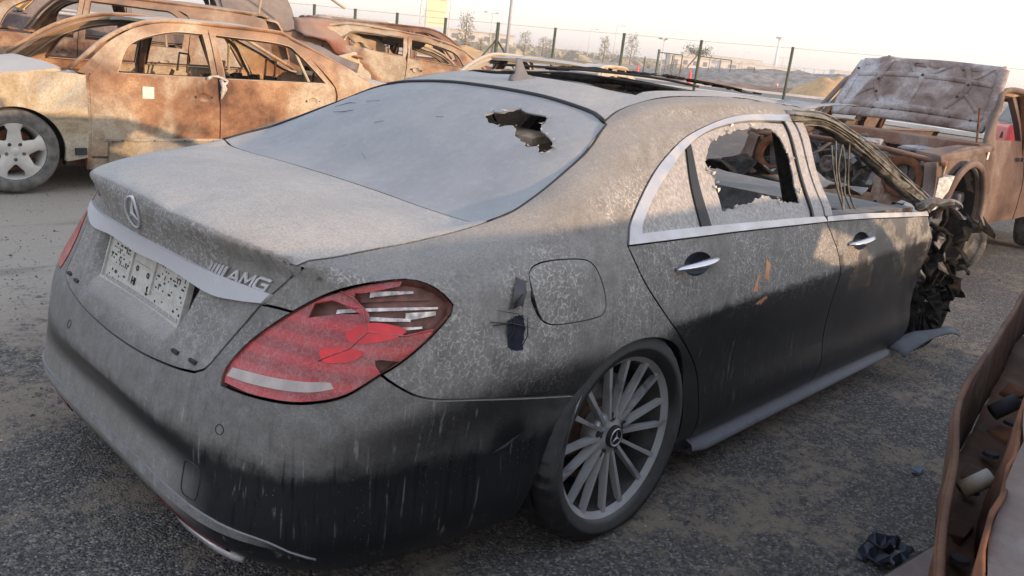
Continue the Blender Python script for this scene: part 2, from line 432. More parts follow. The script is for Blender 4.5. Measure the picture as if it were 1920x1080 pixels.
# ------------------------------------------------------------------ base surface of the sedan (rear axle at the origin, x forward)
def nat_spline(t, P, tq):
    """natural cubic spline through rows P (n,k) at params t, evaluated at tq"""
    n = len(t); h = np.diff(t); A = np.zeros((n, n)); B = np.zeros((n,)+P.shape[1:])
    A[0, 0] = A[-1, -1] = 1
    for i in range(1, n-1):
        A[i, i-1] = h[i-1]; A[i, i] = 2*(h[i-1]+h[i]); A[i, i+1] = h[i]
        B[i] = 6*((P[i+1]-P[i])/h[i]-(P[i]-P[i-1])/h[i-1])
    M = np.linalg.solve(A, B.reshape(n, -1)).reshape(B.shape)
    k = np.clip(np.searchsorted(t, tq, side='right')-1, 0, n-2)
    sh = (-1,)+(1,)*(P.ndim-1)
    a = (t[k+1]-tq).reshape(sh); b = (tq-t[k]).reshape(sh); hh = h[k].reshape(sh)
    return M[k]*a**3/(6*hh)+M[k+1]*b**3/(6*hh)+(P[k]/hh-M[k]*hh/6)*a+(P[k+1]/hh-M[k+1]*hh/6)*b

def loft(net, sub):
    net = np.array(net, float)
    def par(N):                                    # averaged chord length, centripetal
        d = np.linalg.norm(np.diff(N, axis=0), axis=2)**0.75
        return np.concatenate([[0], np.cumsum(d.mean(axis=1))])
    # mirror the first column so that the surface is smooth across the middle
    tu = par(net.transpose(1, 0, 2)); tv = par(net)
    mir = net[:, 1:4][:, ::-1]*[1, -1, 1]
    full = np.concatenate([mir, net], axis=1); tuf = np.concatenate([-tu[1:4][::-1], tu])
    def fine(t, n0):
        q = []
        for i in range(n0, len(t)-1): q += list(np.linspace(t[i], t[i+1], sub, endpoint=False))
        return np.array(q+[t[-1]])
    U = nat_spline(tuf, full.transpose(1, 0, 2), fine(tuf, 3))       # (nu, nv, 3)
    V = nat_spline(tv, U.transpose(1, 0, 2), fine(tv, 0))            # (nv', nu', 3)
    return V

PLAN = [(-1.172, 0), (-1.168, .25), (-1.152, .44), (-1.112, .62), (-1.025, .77), (-.87, .86), (-.62, .912), (-.33, .934)]
SX = [0, .5, 1.0, 1.5, 2.0, 2.5]
def ring(xr, zr, zc, zs, ys, dxc=0.0, dyc=0.0):
    """one lower-body row: rear x, rear z, corner z, side z list/number, side y"""
    row = []
    zs_ = zs if isinstance(zs, (list, tuple)) else [zs]*6
    ys_ = ys if isinstance(ys, (list, tuple)) else [ys]*6
    for i, (px, py) in enumerate(PLAN):
        w = max(0., 1-(px+1.172)/.55)
        x = px+(xr+1.172)*w+dxc*[0, .2, .6, 1, 1, .5, 0, 0][i]
        y = py*(ys_[0]/.937)**min(1, i/4.) + (dyc if 3 <= i <= 5 else dyc*.4 if i in (2, 6) else 0)
        z = [zr, zr, zr, zr*.65+zc*.35, zc, zc*.8+zs_[0]*.2, zc*.4+zs_[0]*.6, zs_[0]][i]
        row.append((x, y, z))
    for x, y, z in zip(SX, ys_, zs_): row.append((x, y, z))
    return row
def full_row(a): return a
NET = [
 ring(-1.105, .142, .14, .13, .885, dxc=-.02),
 ring(-1.158, .20, .20, .20, .915, dxc=-.03),
 ring(-1.166, .28, .28, .28, [.925, .925, .93, .93, .93, .93], dxc=-.035),
 ring(-1.158, .36, .36, .37, [.925, .915, .915, .915, .918, .92], dxc=-.03),
 ring(-1.182, .435, .43, .47, [.930, .912, .912, .915, .918, .92]),
 ring(-1.168, .50, .50, .56, [.940, .925, .925, .925, .925, .92]),
 ring(-1.140, .58, .58, [.63, .65, .66, .67, .69, .72], [.948, .945, .945, .945, .94, .93]),
 ring(-1.095, .68, .68, [.70, .70, .71, .72, .74, .76], [.945, .942, .942, .942, .937, .928], dxc=.018),
 ring(-1.066, .79, .775, .78, [.932, .930, .930, .930, .927, .92], dxc=.045, dyc=-.005),
 ring(-1.078, .865, .85, .85, [.912, .912, .912, .912, .91, .90], dxc=.07, dyc=-.02),
 [(-1.084, 0, .925), (-1.076, .24, .922), (-1.050, .40, .910), (-1.008, .53, .897), (-.935, .665, .883), (-.80, .775, .883), (-.60, .845, .895), (-.32, .875, .905),
  (0, .886, .915), (.5, .888, .915), (1, .888, .915), (1.5, .888, .915), (2, .883, .912), (2.5, .87, .90)],
 [(-1.060, 0, .947), (-1.052, .235, .943), (-1.020, .39, .932), (-.978, .52, .919), (-.905, .645, .905), (-.775, .745, .906), (-.58, .82, .92), (-.31, .852, .937),
  (0, .866, .945), (.5, .868, .945), (1, .870, .945), (1.5, .870, .945), (2, .865, .942), (2.5, .85, .92)],
 [(-.94, 0, .968), (-.935, .22, .966), (-.912, .38, .958), (-.885, .515, .945), (-.835, .632, .930), (-.725, .717, .930), (-.52, .785, .943), (-.28, .825, .975),
  (0, .832, 1.0), (.5, .828, 1.0), (1, .825, 1.0), (1.5, .815, 1.0), (2, .80, .975), (2.5, .775, .92)],
 [(-.72, 0, .978), (-.72, .22, .977), (-.71, .37, .972), (-.695, .52, .966), (-.66, .62, .955), (-.57, .685, .957), (-.40, .745, .99), (-.17, .768, 1.045),
  (.08, .762, 1.09), (.5, .755, 1.10), (1, .748, 1.11), (1.5, .735, 1.10), (1.97, .735, 1.06), (2.42, .74, .96)],
 [(-.47, 0, .970), (-.47, .2, .969), (-.465, .38, .967), (-.455, .55, .964), (-.43, .655, .968), (-.36, .69, .99), (-.23, .70, 1.045), (-.04, .692, 1.115),
  (.18, .685, 1.17), (.55, .68, 1.20), (1, .675, 1.215), (1.45, .67, 1.20), (1.88, .675, 1.15), (2.35, .70, 1.01)],
 [(-.12, 0, 1.135), (-.12, .19, 1.134), (-.12, .36, 1.130), (-.115, .51, 1.122), (-.095, .59, 1.122), (-.045, .622, 1.138), (.05, .625, 1.173), (.17, .62, 1.208),
  (.33, .612, 1.243), (.62, .61, 1.268), (1.0, .61, 1.28), (1.38, .605, 1.268), (1.80, .61, 1.235), (2.25, .64, 1.09)],
 [(.22, 0, 1.273), (.22, .17, 1.271), (.22, .32, 1.265), (.215, .45, 1.253), (.225, .52, 1.248), (.27, .55, 1.256), (.35, .56, 1.273), (.44, .56, 1.288),
  (.56, .56, 1.302), (.78, .56, 1.315), (1.05, .56, 1.32), (1.34, .555, 1.31), (1.68, .55, 1.288), (2.08, .56, 1.17)],
 [(.42, 0, 1.315), (.42, .11, 1.314), (.42, .21, 1.311), (.42, .30, 1.306), (.43, .355, 1.302), (.46, .38, 1.304), (.52, .395, 1.312), (.58, .40, 1.322),
  (.67, .40, 1.332), (.86, .40, 1.342), (1.07, .40, 1.345), (1.3, .40, 1.338), (1.58, .39, 1.315), (1.95, .38, 1.22)],
 [(.62, 0, 1.335), (.64, 0, 1.336), (.66, 0, 1.337), (.69, 0, 1.338), (.72, 0, 1.339), (.75, 0, 1.34), (.79, 0, 1.342), (.84, 0, 1.345),
  (.90, 0, 1.348), (1.0, 0, 1.351), (1.12, 0, 1.352), (1.28, 0, 1.347), (1.52, 0, 1.325), (1.87, 0, 1.24)],
]
def surface_bvh(net, sub=8):
    V = loft(net, sub); nv, nu = V.shape[:2]
    mir = V[:, 1:][:, ::-1]*[1, -1, 1]
    F = np.concatenate([mir, V], axis=1); nu2 = F.shape[1]
    vs = [Vector(p) for p in F.reshape(-1, 3)]
    fs = [(j*nu2+i, j*nu2+i+1, (j+1)*nu2+i+1, (j+1)*nu2+i) for j in range(nv-1) for i in range(nu2-1)]
    return BVHTree.FromPolygons(vs, fs), vs, fs

def car_surf(net, sub=8):
    bv, _, _ = surface_bvh(net, sub)
    def f(o, d):
        h = bv.ray_cast(o, d)
        if h[0] is None: return None
        nn = h[1] if h[1].dot(d) < 0 else -h[1]
        return h[0], nn
    f.near = lambda p: bv.find_nearest(Vector(p))[0]
    return f
# ================================================================== THE BLACK SEDAN (rear axle at the origin, nose towards +x)
S = car_surf(NET, 8)
car = thing('burnt_sedan', 'dust covered black luxury sedan with smashed rear window and flat rear tyre, in the foreground', 'car')
Z3 = lambda pts: [tuple(p) for p in pts]
mir = lambda pts: [(p[0], -p[1], p[2]) for p in pts]

A_shut = [(-.461, -.729, .976), (-.604, -.718, .949), (-.743, -.704, .930), (-.871, -.669, .908), (-.925, -.640, .890), (-.953, -.603, .855), (-.985, -.560, .797), (-1.003, -.543, .770)]
A_lidlow = [(-1.003, -.543, .770), (-1.061, -.500, .672), (-1.095, -.480, .617)]
A_lidcorner = [(-1.095, -.480, .617), (-1.107, -.468, .598), (-1.120, -.440, .584)]
A_lidbottom = [(-1.120, -.440, .584), (-1.135, -.350, .570), (-1.150, -.18, .556), (-1.152, 0, .550)]
A_seam = [(-1.003, -.543, .770), (-.985, -.590, .772), (-.972, -.630, .772)]
LAMP_L = [(-1.102, -.545, .585), (-1.084, -.534, .621), (-1.039, -.561, .688), (-.972, -.630, .772)]
LAMP_T = [(-.972, -.630, .772), (-.928, -.675, .815), (-.897, -.714, .841), (-.847, -.767, .866), (-.781, -.802, .876), (-.741, -.832, .868), (-.712, -.860, .847), (-.694, -.874, .822)]
LAMP_R = [(-.694, -.874, .822), (-.703, -.881, .801), (-.767, -.877, .744), (-.830, -.863, .696), (-.870, -.848, .671)]
LAMP_B = [(-.870, -.848, .671), (-.940, -.818, .624), (-.987, -.783, .605), (-1.034, -.726, .592), (-1.077, -.636, .586), (-1.102, -.545, .585)]
SEAM = [(-.870, -.848, .671), (-.838, -.870, .643), (-.769, -.896, .606), (-.615, -.921, .578), (-.43, -.93, .543), (-.237, -.933, .507)]
ARCH = [(-.237, -.933, .507), (-.197, -.94, .562), (-.121, -.947, .612), (-.024, -.948, .633), (.075, -.947, .627), (.17, -.94, .598), (.26, -.93, .545), (.325, -.92, .46), (.355, -.92, .35), (.365, -.915, .25), (.372, -.89, .15)]
GAP_RR = [(-.045, -.883, .909), (-.026, -.906, .868), (.027, -.930, .787), (.145, -.947, .674), (.275, -.934, .573), (.385, -.915, .48), (.440, -.913, .40), (.464, -.923, .303), (.475, -.919, .21), (.476, -.90, .165)]
DLO = [(-.045, -.883, .909), (-.033, -.879, .930), (.003, -.849, .971), (.086, -.813, 1.028), (.208, -.763, 1.092), (.331, -.723, 1.143), (.500, -.680, 1.198), (.764, -.640, 1.251), (.988, -.62, 1.272), (1.36, -.60, 1.282)]
DLO_F = [(1.36, -.60, 1.282), (1.62, -.61, 1.262), (1.86, -.64, 1.195), (2.10, -.68, 1.10), (2.30, -.73, 1.005), (2.42, -.80, .94), (2.43, -.86, .90)]
GAPB_LO = [(1.255, -.895, .898), (1.302, -.917, .833), (1.355, -.935, .755), (1.400, -.936, .613), (1.430, -.914, .454), (1.430, -.925, .316), (1.405, -.915, .18)]
BELT_BOT = [(-.045, -.883, .909), (.295, -.889, .908), (.63, -.890, .905), (1.028, -.895, .899), (1.255, -.895, .895)]
BELT_BOT_F = [(1.255, -.895, .895), (1.6, -.90, .885), (2.05, -.905, .865), (2.42, -.90, .845)]
HDR = [(.170, -.571, 1.226), (.202, -.504, 1.243), (.213, -.414, 1.256), (.228, -.245, 1.270), (.230, -.10, 1.274), (.231, 0, 1.274)]
GLASS_SIDE = [(.170, -.571, 1.226), (.160, -.590, 1.218), (.118, -.608, 1.202), (.001, -.654, 1.143), (-.146, -.687, 1.080), (-.276, -.712, 1.028), (-.378, -.733, .998), (-.461, -.729, .976)]
GLASS_BASE = [(-.461, -.729, .976), (-.468, -.60, .966), (-.474, -.447, .966), (-.472, -.248, .968), (-.471, 0, .969)]
DITCH = [(.170, -.571, 1.226), (.282, -.538, 1.262), (.413, -.522, 1.290), (.583, -.520, 1.310), (.80, -.525, 1.320), (1.06, -.525, 1.325), (1.4, -.52, 1.315), (1.7, -.52, 1.285), (1.98, -.53, 1.20)]

def rng_noise(p, sc, seed=0): return noise.noise(Vector((p.x*sc+seed, p.y*sc-seed, p.z*sc)))
def wrinkle(p, nn, amt=.004):
    return p+nn*(rng_noise(p, 7, 3)*amt+rng_noise(p, 17, 9)*amt*.4)
# ---------------- quarter panels
def quarter(mr):
    segs = [DITCH[:0:-1]+[DITCH[0]], GLASS_SIDE, A_shut, A_seam, LAMP_T, LAMP_R, SEAM, ARCH, [ARCH[-1], (.42, -.89, .15), GAP_RR[-1]], GAP_RR[::-1], DLO, DLO_F[:5],
            [DLO_F[4], (2.25, -.66, 1.06), (2.1, -.58, 1.14), DITCH[-1]]]
    fuel = outline([FUEL+[FUEL[0]]], .012)
    def dis(p, nn):
        d = 0
        if p.x > .9 and p.z > 1.2: d += rng_noise(p, 9, 2)*.008+rng_noise(p, 28, 2)*.003      # heat wrinkles on the roof side
        q = (p-Vector((-.50, -.93 if p.y < 0 else .93, .79))).length                              # the stove-in spot by the filler flap
        if not mr: d -= .016*math.exp(-(q/.075)**2)*(1+.8*rng_noise(p, 40, 4)); d += .006*math.exp(-((q-.11)/.03)**2)
        return p+nn*d
    return skin('quarter_panel', segs, (-.18, -.78, .60), M['paint_quarter'], car, S, holes=[] if mr else [fuel], sp=.022, gap=.003, flange=.009, mirror=mr, disp=dis)
FUEL = [(-.455, -.883, .872), (-.43, -.88, .893), (-.37, -.879, .901), (-.262, -.889, .897), (-.214, -.898, .882), (-.188, -.916, .84), (-.172, -.933, .774), (-.190, -.941, .738), (-.30, -.938, .733), (-.402, -.932, .742), (-.438, -.925, .772), (-.456, -.905, .83)]
both(quarter)
for s_ in (1, -1):                                                     # rain channel under the shut line of the lid
    P_ = [S.near(p)+Vector((.012, .006, -.016))+(Vector((.014, 0, .004)) if p[2] < .9 else Vector((0, 0, 0))) for p in outline([A_shut], .03)]
    mb = MB(); mb.tube([(p.x, p.y*s_, p.z) for p in P_], .008, 6); mb.build('rain_channel', M['blacktrim'], car, smooth=True)
skin('fuel_flap', [FUEL+[FUEL[0]]], (0, -1, .3), M['paint_quarter'], car, S, sp=.02, gap=.0035, flange=.012)
# scuffs and torn paint beside the filler flap
mb = MB(); rn = random.Random(5)
def on_side(x, z, off=.003):
    h = S(Vector((x, -3, z)), Vector((0, 1, 0))); return h[0]+h[1]*off
for a, b, w_ in [((-.60, .775), (-.45, .738), .006), ((-.575, .80), (-.47, .755), .004), ((-.59, .765), (-.50, .752), .007), ((-.52, .80), (-.49, .83), .005), ((-.545, .72), (-.53, .775), .004), ((-.50, .70), (-.48, .77), .003)]:
    p, q = on_side(*a), on_side(*b); m_ = (p+q)/2+Vector((rn.uniform(-.01, .01), -.004, rn.uniform(-.01, .01)))
    mb.tube([p, m_, q], w_, 5, rs=[.0015, w_*.6, .001], flat=.5)
tag(mb.build('torn_paint', M['blacktrim'], car), kind='stuff')
def scuff(pts, mat, off=.0015, name='bare_paint', seed=1):
    P = [on_side(*p, off) for p in pts]
    return skin(name, jag(P, .006, .012, seed), (0, -1, 0), mat, car, S, sp=.012, off=off, gap=0, flange=0, raw=True)
M['wiped'] = flat_mat('wiped_black_paint', (.018, .022, .034), .3, var=.4, scale=40, bump=.1, spec=.5)
scuff([(-.54, .66), (-.50, .68), (-.485, .74), (-.50, .785), (-.545, .77), (-.55, .72)], M['wiped'], seed=3)
scuff([(-.53, .80), (-.49, .80), (-.47, .86), (-.50, .87), (-.52, .84)], M['wiped'], seed=4)

# ---------------- boot lid, with the sunk number plate recess
def lid_disp(p, nn):
    if p.z < .775 and p.x < -.9:
        a = (abs(p.y)-.335-(.775-p.z)*-.25); k = min(1, max(0, -a/.045)); k = k*k*(3-2*k)
        v = min(1, max(0, (p.z-.575)/.13)); v = v*v*(3-2*v)
        p = p+Vector((.062, 0, 0))*k*v
    if p.z > .9:                                     # a shallow crease knocked into the edge of the lid
        q = abs(p.y+.20)/.20
        if q < 1: p = p-Vector((0, 0, .010))*((1-q)**2)*max(0, 1-abs(p.x+1.05)/.13)
    return p
lo = A_lidlow; lid_half = [GLASS_BASE[::-1], A_shut, A_lidlow, A_lidcorner, A_lidbottom]
lid_other = [mir(A_lidbottom)[::-1], mir(A_lidcorner)[::-1], mir(A_lidlow)[::-1], mir(A_shut)[::-1], mir(GLASS_BASE)]
lid = skin('boot_lid', lid_half+lid_other, (-.75, 0, .66), M['paint_lid'], car, S, sp=.0125, gap=.003, flange=.009, disp=lid_disp)
skin('shut_channel', [[(-.86, -.66, .912), (-.90, -.67, .897), (-.95, -.635, .86), (-.99, -.59, .80)], [(-.99, -.59, .80), (-.995, -.535, .80)], [(-.995, -.535, .80), (-.97, -.565, .85), (-.93, -.60, .90), (-.86, -.64, .917)], [(-.86, -.64, .917), (-.86, -.66, .912)]], (-.55, -.35, .75), M['paint_quarter'], car, S, sp=.012, off=-.006, gap=0, flange=0)
ST = [(-1.0, .55, .772), (-1.02, .47, .759), (-1.046, .372, .755), (-1.060, .18, .7735), (-1.068, 0, .770)]
ST = [(x, -y, z) for x, y, z in ST]
STT = [(-.985, -.562, .797), (-1.0, -.52, .800), (-1.016, -.45, .803), (-1.043, -.317, .810), (-1.062, -.16, .818), (-1.068, 0, .820)]
strip = skin('chrome_strip', [STT[::-1], [STT[0], ST[0]], ST, mir(ST)[::-1], [(-1.0, .55, .772), (-.985, .562, .797)], mir(STT)], (-1, 0, 0), M['strip'], lid, S, sp=.014, off=.012, gap=0, flange=.02)
def on_rear(y, z, off=.003):
    h = S(Vector((-4, y, z)), Vector((1, 0, 0))); return h[0]+h[1]*off, h[1]
def badge(mb, name, mat, parent, off=.004):
    """wraps flat work (x = right across the rear as seen, z = up, y = thickness) on to the rear face"""
    vs = []
    for v in mb.v:
        p, nn = on_rear(v.x, v.z, off); vs.append(p+Vector((-1, 0, 0))*v.y)
    mb.v = vs; return mb.build(name, mat, parent)
def text_mb(txt, size, x0, z0, thick, shear=0.0, sx=1.0, flip=True, bold=0.0):
    cu = bpy.data.curves.new('t', 'FONT'); cu.body = txt; cu.size = size; cu.extrude = thick; cu.offset = bold; cu.resolution_u = 3
    ob = bpy.data.objects.new('t', cu); COL.objects.link(ob); dg = bpy.context.evaluated_depsgraph_get(); me = bpy.data.meshes.new_from_object(ob.evaluated_get(dg))
    mb = MB(); mb.add([Vector(((x0-(v.co.x*sx+v.co.y*shear)) if flip else (x0+v.co.x*sx), v.co.z, z0+v.co.y)) for v in me.vertices], [tuple(p.vertices) for p in me.polygons])
    bpy.data.objects.remove(ob); bpy.data.curves.remove(cu); bpy.data.meshes.remove(me); return mb
# star
def star_mb(cx, cz, r, t=.004):
    mb = MB(); mb.lathe([(r*.87, -t), (r*.93, -t*1.6), (r, -t), (r, 0), (r*.87, 0), (r*.87, -t)], 40)
    for k in range(3):
        a = math.pi/2+k*2*math.pi/3; d = Vector((math.cos(a), 0, math.sin(a))); e = Vector((-d.z, 0, d.x))
        mb.add([d*r*.93, e*r*.17, -d*r*.0, -e*r*.17, Vector((0, -t*2.2, 0))], [(0, 1, 4), (0, 4, 3), (1, 2, 4), (2, 3, 4)])
    for v in mb.v: v += Vector((cx, 0, cz))
    for v in mb.v: v.y = -v.y
    return mb
badge(star_mb(0.0, .885, .044, .003), 'star_badge', M['strip'], lid)
def stroke_letters(glyphs, x0, z0, h, adv, w_, th, slant):
    # letters drawn as straight bars on a unit box, sheared like the badge
    for k, g_ in enumerate(glyphs):
        mb = MB()
        for (ax_, az), (bx_, bz) in g_:
            A_, B_ = Vector((ax_*adv*.80, az*h)), Vector((bx_*adv*.80, bz*h)); d_ = (B_-A_).normalized(); n_ = Vector((-d_.y, d_.x))*w_/2; A_ = A_-d_*w_*.35; B_ = B_+d_*w_*.35
            c4 = [A_+n_, B_+n_, B_-n_, A_-n_]; f_ = lambda c_, t_: Vector((x0-k*adv-c_.x-c_.y*slant, t_, z0+c_.y))
            mb.hull8([f_(c_, 0) for c_ in c4]+[f_(c_, th) for c_ in c4])
        tag(badge(mb, 'letter', M['badge'], lid, off=.0025), kind='stuff')
M['badge'] = flat_mat('dusty_badge_silver', (.42, .42, .43), .4, var=.15, scale=60, metal=.3, bump=0)
stroke_letters([[((0, 0), (.5, 1)), ((.5, 1), (1, 0)), ((.22, .33), (.80, .33))], [((0, 0), (.06, 1)), ((.06, 1), (.5, .3)), ((.5, .3), (.94, 1)), ((.94, 1), (1, 0))],
                [((1, .92), (.15, 1)), ((.15, 1), (0, .8)), ((0, .8), (0, .2)), ((0, .2), (.15, 0)), ((.15, 0), (1, 0)), ((1, 0), (1, .48)), ((1, .48), (.55, .48))]], -.418, .801, .027, .043, .0062, .004, .35)
sb = MB()
for k in range(5):
    x0 = -.352-k*.0125
    sb.hull8([(x0-.003, .0, .802), (x0+.006, .0, .802), (x0+.006, .004, .802), (x0-.003, .004, .802), (x0-.018, 0, .833), (x0-.009, 0, .833), (x0-.009, .004, .833), (x0-.018, .004, .833)])
tag(badge(sb, 'lettering', M['badge'], lid), kind='stuff')
badge(text_mb('S 500', .040, .50, .845, .003, bold=.001), 'lettering', M['badge'], lid)
# number plate holder: two perforated trays either side of a centre panel
ph = MB(); pc = Vector((-1.073, 0, .636)); up = Vector((.26, 0, .966)).normalized(); out_ = Vector((-.966, 0, .26)).normalized(); rt = Vector((0, -1, 0))
def PP(u, v, d): return pc+rt*u+up*v+out_*d
def pbox(mb, u0, u1, v0, v1, d0, d1): mb.hull8([PP(u0, v0, d0), PP(u1, v0, d0), PP(u1, v0, d1), PP(u0, v0, d1), PP(u0, v1, d0), PP(u1, v1, d0), PP(u1, v1, d1), PP(u0, v1, d1)])
M['plate'] = flat_mat('dusty_white_plastic', (.46, .44, .40), .75, var=.12, scale=60, bump=.1)
M['slot'] = flat_mat('dark_slot', (.03, .03, .035), .8, var=.3, bump=0)
pbox(ph, -.258, .258, .0, .135, -.012, .0); pbox(ph, -.262, .262, -.006, .004, -.012, .009); pbox(ph, -.262, -.256, 0, .135, -.01, .007); pbox(ph, .256, .262, 0, .135, -.01, .007)
pbox(ph, -.095, -.085, .03, .135, 0, .006); pbox(ph, .05, .06, .03, .135, 0, .006); pbox(ph, -.24, -.095, .046, .050, 0, .003); pbox(ph, .06, .25, .042, .046, 0, .003)
pbox(ph, -.075, .045, .090, .094, 0, .004)
for k in range(13): pbox(ph, -.235+k*.039, -.231+k*.039, .004, .014, 0, .004)
plate = ph.build('plate_holder', M['plate'], lid)
sl_ = MB(); rn = random.Random(11)
for (ua, ub) in ((-.24, -.10), (.07, .245)):
    for r_ in range(7):
        u = ua+rn.uniform(0, .01)
        while u < ub-.01:
            wd = rn.choice([.003, .004, .008, .014]); hh = rn.choice([.004, .005, .012 if wd < .006 else .005])
            v0 = .055+r_*.0105
            if rn.random() < .45: pbox(sl_, u, u+wd, v0, v0+hh, -.001, .0012)
            u += wd+rn.uniform(.006, .013)
for u, v in [(-.21, .03), (-.19, .028), (-.16, .022), (-.13, .03), (.09, .018), (.13, .028), (.2, .022), (.22, .034), (.235, .02), (-.225, .016)]: pbox(sl_, u, u+rn.uniform(.004, .014), v, v+rn.uniform(.003, .009), -.001, .0012)
tag(sl_.build('slots', M['slot'], lid), kind='stuff')
for ch, u, v, sz in (('HI', -.072, .028, .028), ('S', .028, .022, .034), ('O', -.06, .070, .02), ('O', .012, .066, .02)):
    t_ = text_mb(ch, sz, 0, 0, .0008, flip=False, bold=.0012); t_.v = [PP(u+q.x, v+q.z, .001+abs(q.y)) for q in t_.v]; t_.build('moulded_mark', M['slot'], lid)
# bright slots in the shelf under the plate
for y0 in (-.34, -.42, .34, .42):
    p, nn = on_rear(y0, .60); MB().box(p+Vector((.004, 0, .002)), (.012, .03, .008)).build('shelf_clip', M['slot'], lid)

# ---------------- bumper
def bump_disp(p, nn):
    # sculpted step under the boot lid opening and a soft pull round the plate shelf
    d = 0
    q = (p-Vector((-.48, -.915, .40))).length; d -= .010*math.exp(-(q/.05)**2)
    return p+nn*d
AE = [(-.237, -.933, .503), (-.30, -.92, .43), (-.345, -.91, .34), (-.375, -.91, .25), (-.405, -.89, .155)]
BB = [(-.405, -.89, .155), (-.60, -.88, .150), (-.80, -.83, .148), (-.95, -.74, .146), (-1.03, -.62, .145), (-1.08, -.45, .145), (-1.10, -.2, .145), (-1.105, 0, .145)]
b_half = [BB[::-1], AE[::-1], SEAM[::-1], LAMP_B, LAMP_L, A_seam[::-1], A_lidlow, A_lidcorner, A_lidbottom]
b_oth = [mir(s_)[::-1] for s_ in b_half[::-1]]
bumper = skin('rear_bumper', b_half+b_oth, None, M['paint_low'], car, S, sp=.024, gap=.003, flange=.02, disp=bump_disp, cyl=(-.2, .93))
LIPT = [(-.98, -.785, .210), (-1.03, -.755, .235), (-1.08, -.70, .262), (-1.15, -.50, .272), (-1.165, -.2, .275), (-1.166, 0, .275)]
LIPB = [(p[0], p[1], p[2]-.030*min(1, i_/4+.04)) for i_, p in enumerate(LIPT)]
M['lip'] = dusty_paint('dusty_lip', side=.75, dust=(.30, .29, .28), veins=.3, zlo=-.4, zhi=-.3)
skin('bumper_lip', [LIPT[::-1], [LIPT[0], LIPB[0]], LIPB, mir(LIPB)[::-1], mir([LIPB[0], LIPT[0]]), mir(LIPT)], None, M['lip'], car, S, sp=.02, off=.006, gap=0, flange=.012, cyl=(-.2, .93))
# lower black valance and its red reflectors, exhaust trims
VT = [(p[0], p[1], p[2]) for p in LIPB]; VB = BB
REFL_T = [(-1.13, -.33, .222), (-1.12, -.50, .217), (-1.09, -.60, .207)]; REFL_B = [(p[0], p[1], p[2]-.024) for p in REFL_T]
def refl(mr): skin('red_reflector', [REFL_T, [REFL_T[-1], REFL_B[-1]], REFL_B[::-1], [REFL_B[0], REFL_T[0]]], None, flat_mat('dark_red_reflector', (.07, .008, .008), .25, bump=0) if not mr else bpy.data.materials['dark_red_reflector'], car, S, sp=.02, off=.004, gap=0, flange=.01, cyl=(-.2, .93), mirror=mr)
both(refl)
def exhaust(mr):
    s_ = -1 if not mr else 1
    mb = MB(); P = [(-1.112, s_*.315, .160), (-1.118, s_*.40, .153), (-1.105, s_*.52, .146), (-1.075, s_*.62, .142)]
    o_ = crom(P, .03); mb.tube(o_, .02, 10, rs=[.005]+[.015]*(len(o_)-2)+[.010], flat=.9)
    mb.build('exhaust_trim', M['chrome'], car, smooth=True)
both(exhaust)
# towing eye cover and parking sensors: fine closed lines pressed into the skin
def ring_on(fn, cx, cz, rx, rz, w_, n=28, sq=2.0):
    mb = MB(); pts = []
    for k in range(n+1):
        a = 2*math.pi*k/n; ca, sa = math.cos(a), math.sin(a)
        pts.append(fn(cx+rx*math.copysign(abs(ca)**(2/sq), ca), cz+rz*math.copysign(abs(sa)**(2/sq), sa)))
    mb.tube(pts, w_, 5, cap=False); return mb
ring_on(lambda y, z: on_rear(y, z, .0008)[0], -.50, .33, .036, .045, .0016, sq=4).build('towing_cover_seam', M['slot'], car)
for y, z in ((-.58, .49), (.28, .49)): ring_on(lambda a, b: on_rear(a, b, .0004)[0], y, z, .012, .012, .0012).build('parking_sensor', M['slot'], car)
ring_on(lambda a, b: on_side(a, b, .0004), -.745, .41, .011, .012, .0012).build('parking_sensor', M['slot'], car)
# the little gouge at the back of the wheel arch and the sprung flap of trim
mb = MB(); mb.tube([on_side(-.54, .405, .002), on_side(-.50, .418, .004), on_side(-.452, .438, .001)], .004, 5, rs=[.001, .0045, .001]); mb.build('gouge', M['slot'], car)
mb = MB(); mb.add([(-.235, -.945, .515), (-.262, -.950, .49), (-.33, -.985, .41), (-.385, -1.0, .325), (-.36, -.995, .385), (-.285, -.965, .47), (-.235, -.938, .50), (-.26, -.942, .475), (-.33, -.975, .39)], [(0, 1, 5), (1, 2, 5), (2, 4, 5), (2, 3, 4), (0, 6, 7, 1), (1, 7, 8, 2)])
mb.build('sprung_arch_trim', M['paint_low'], car)

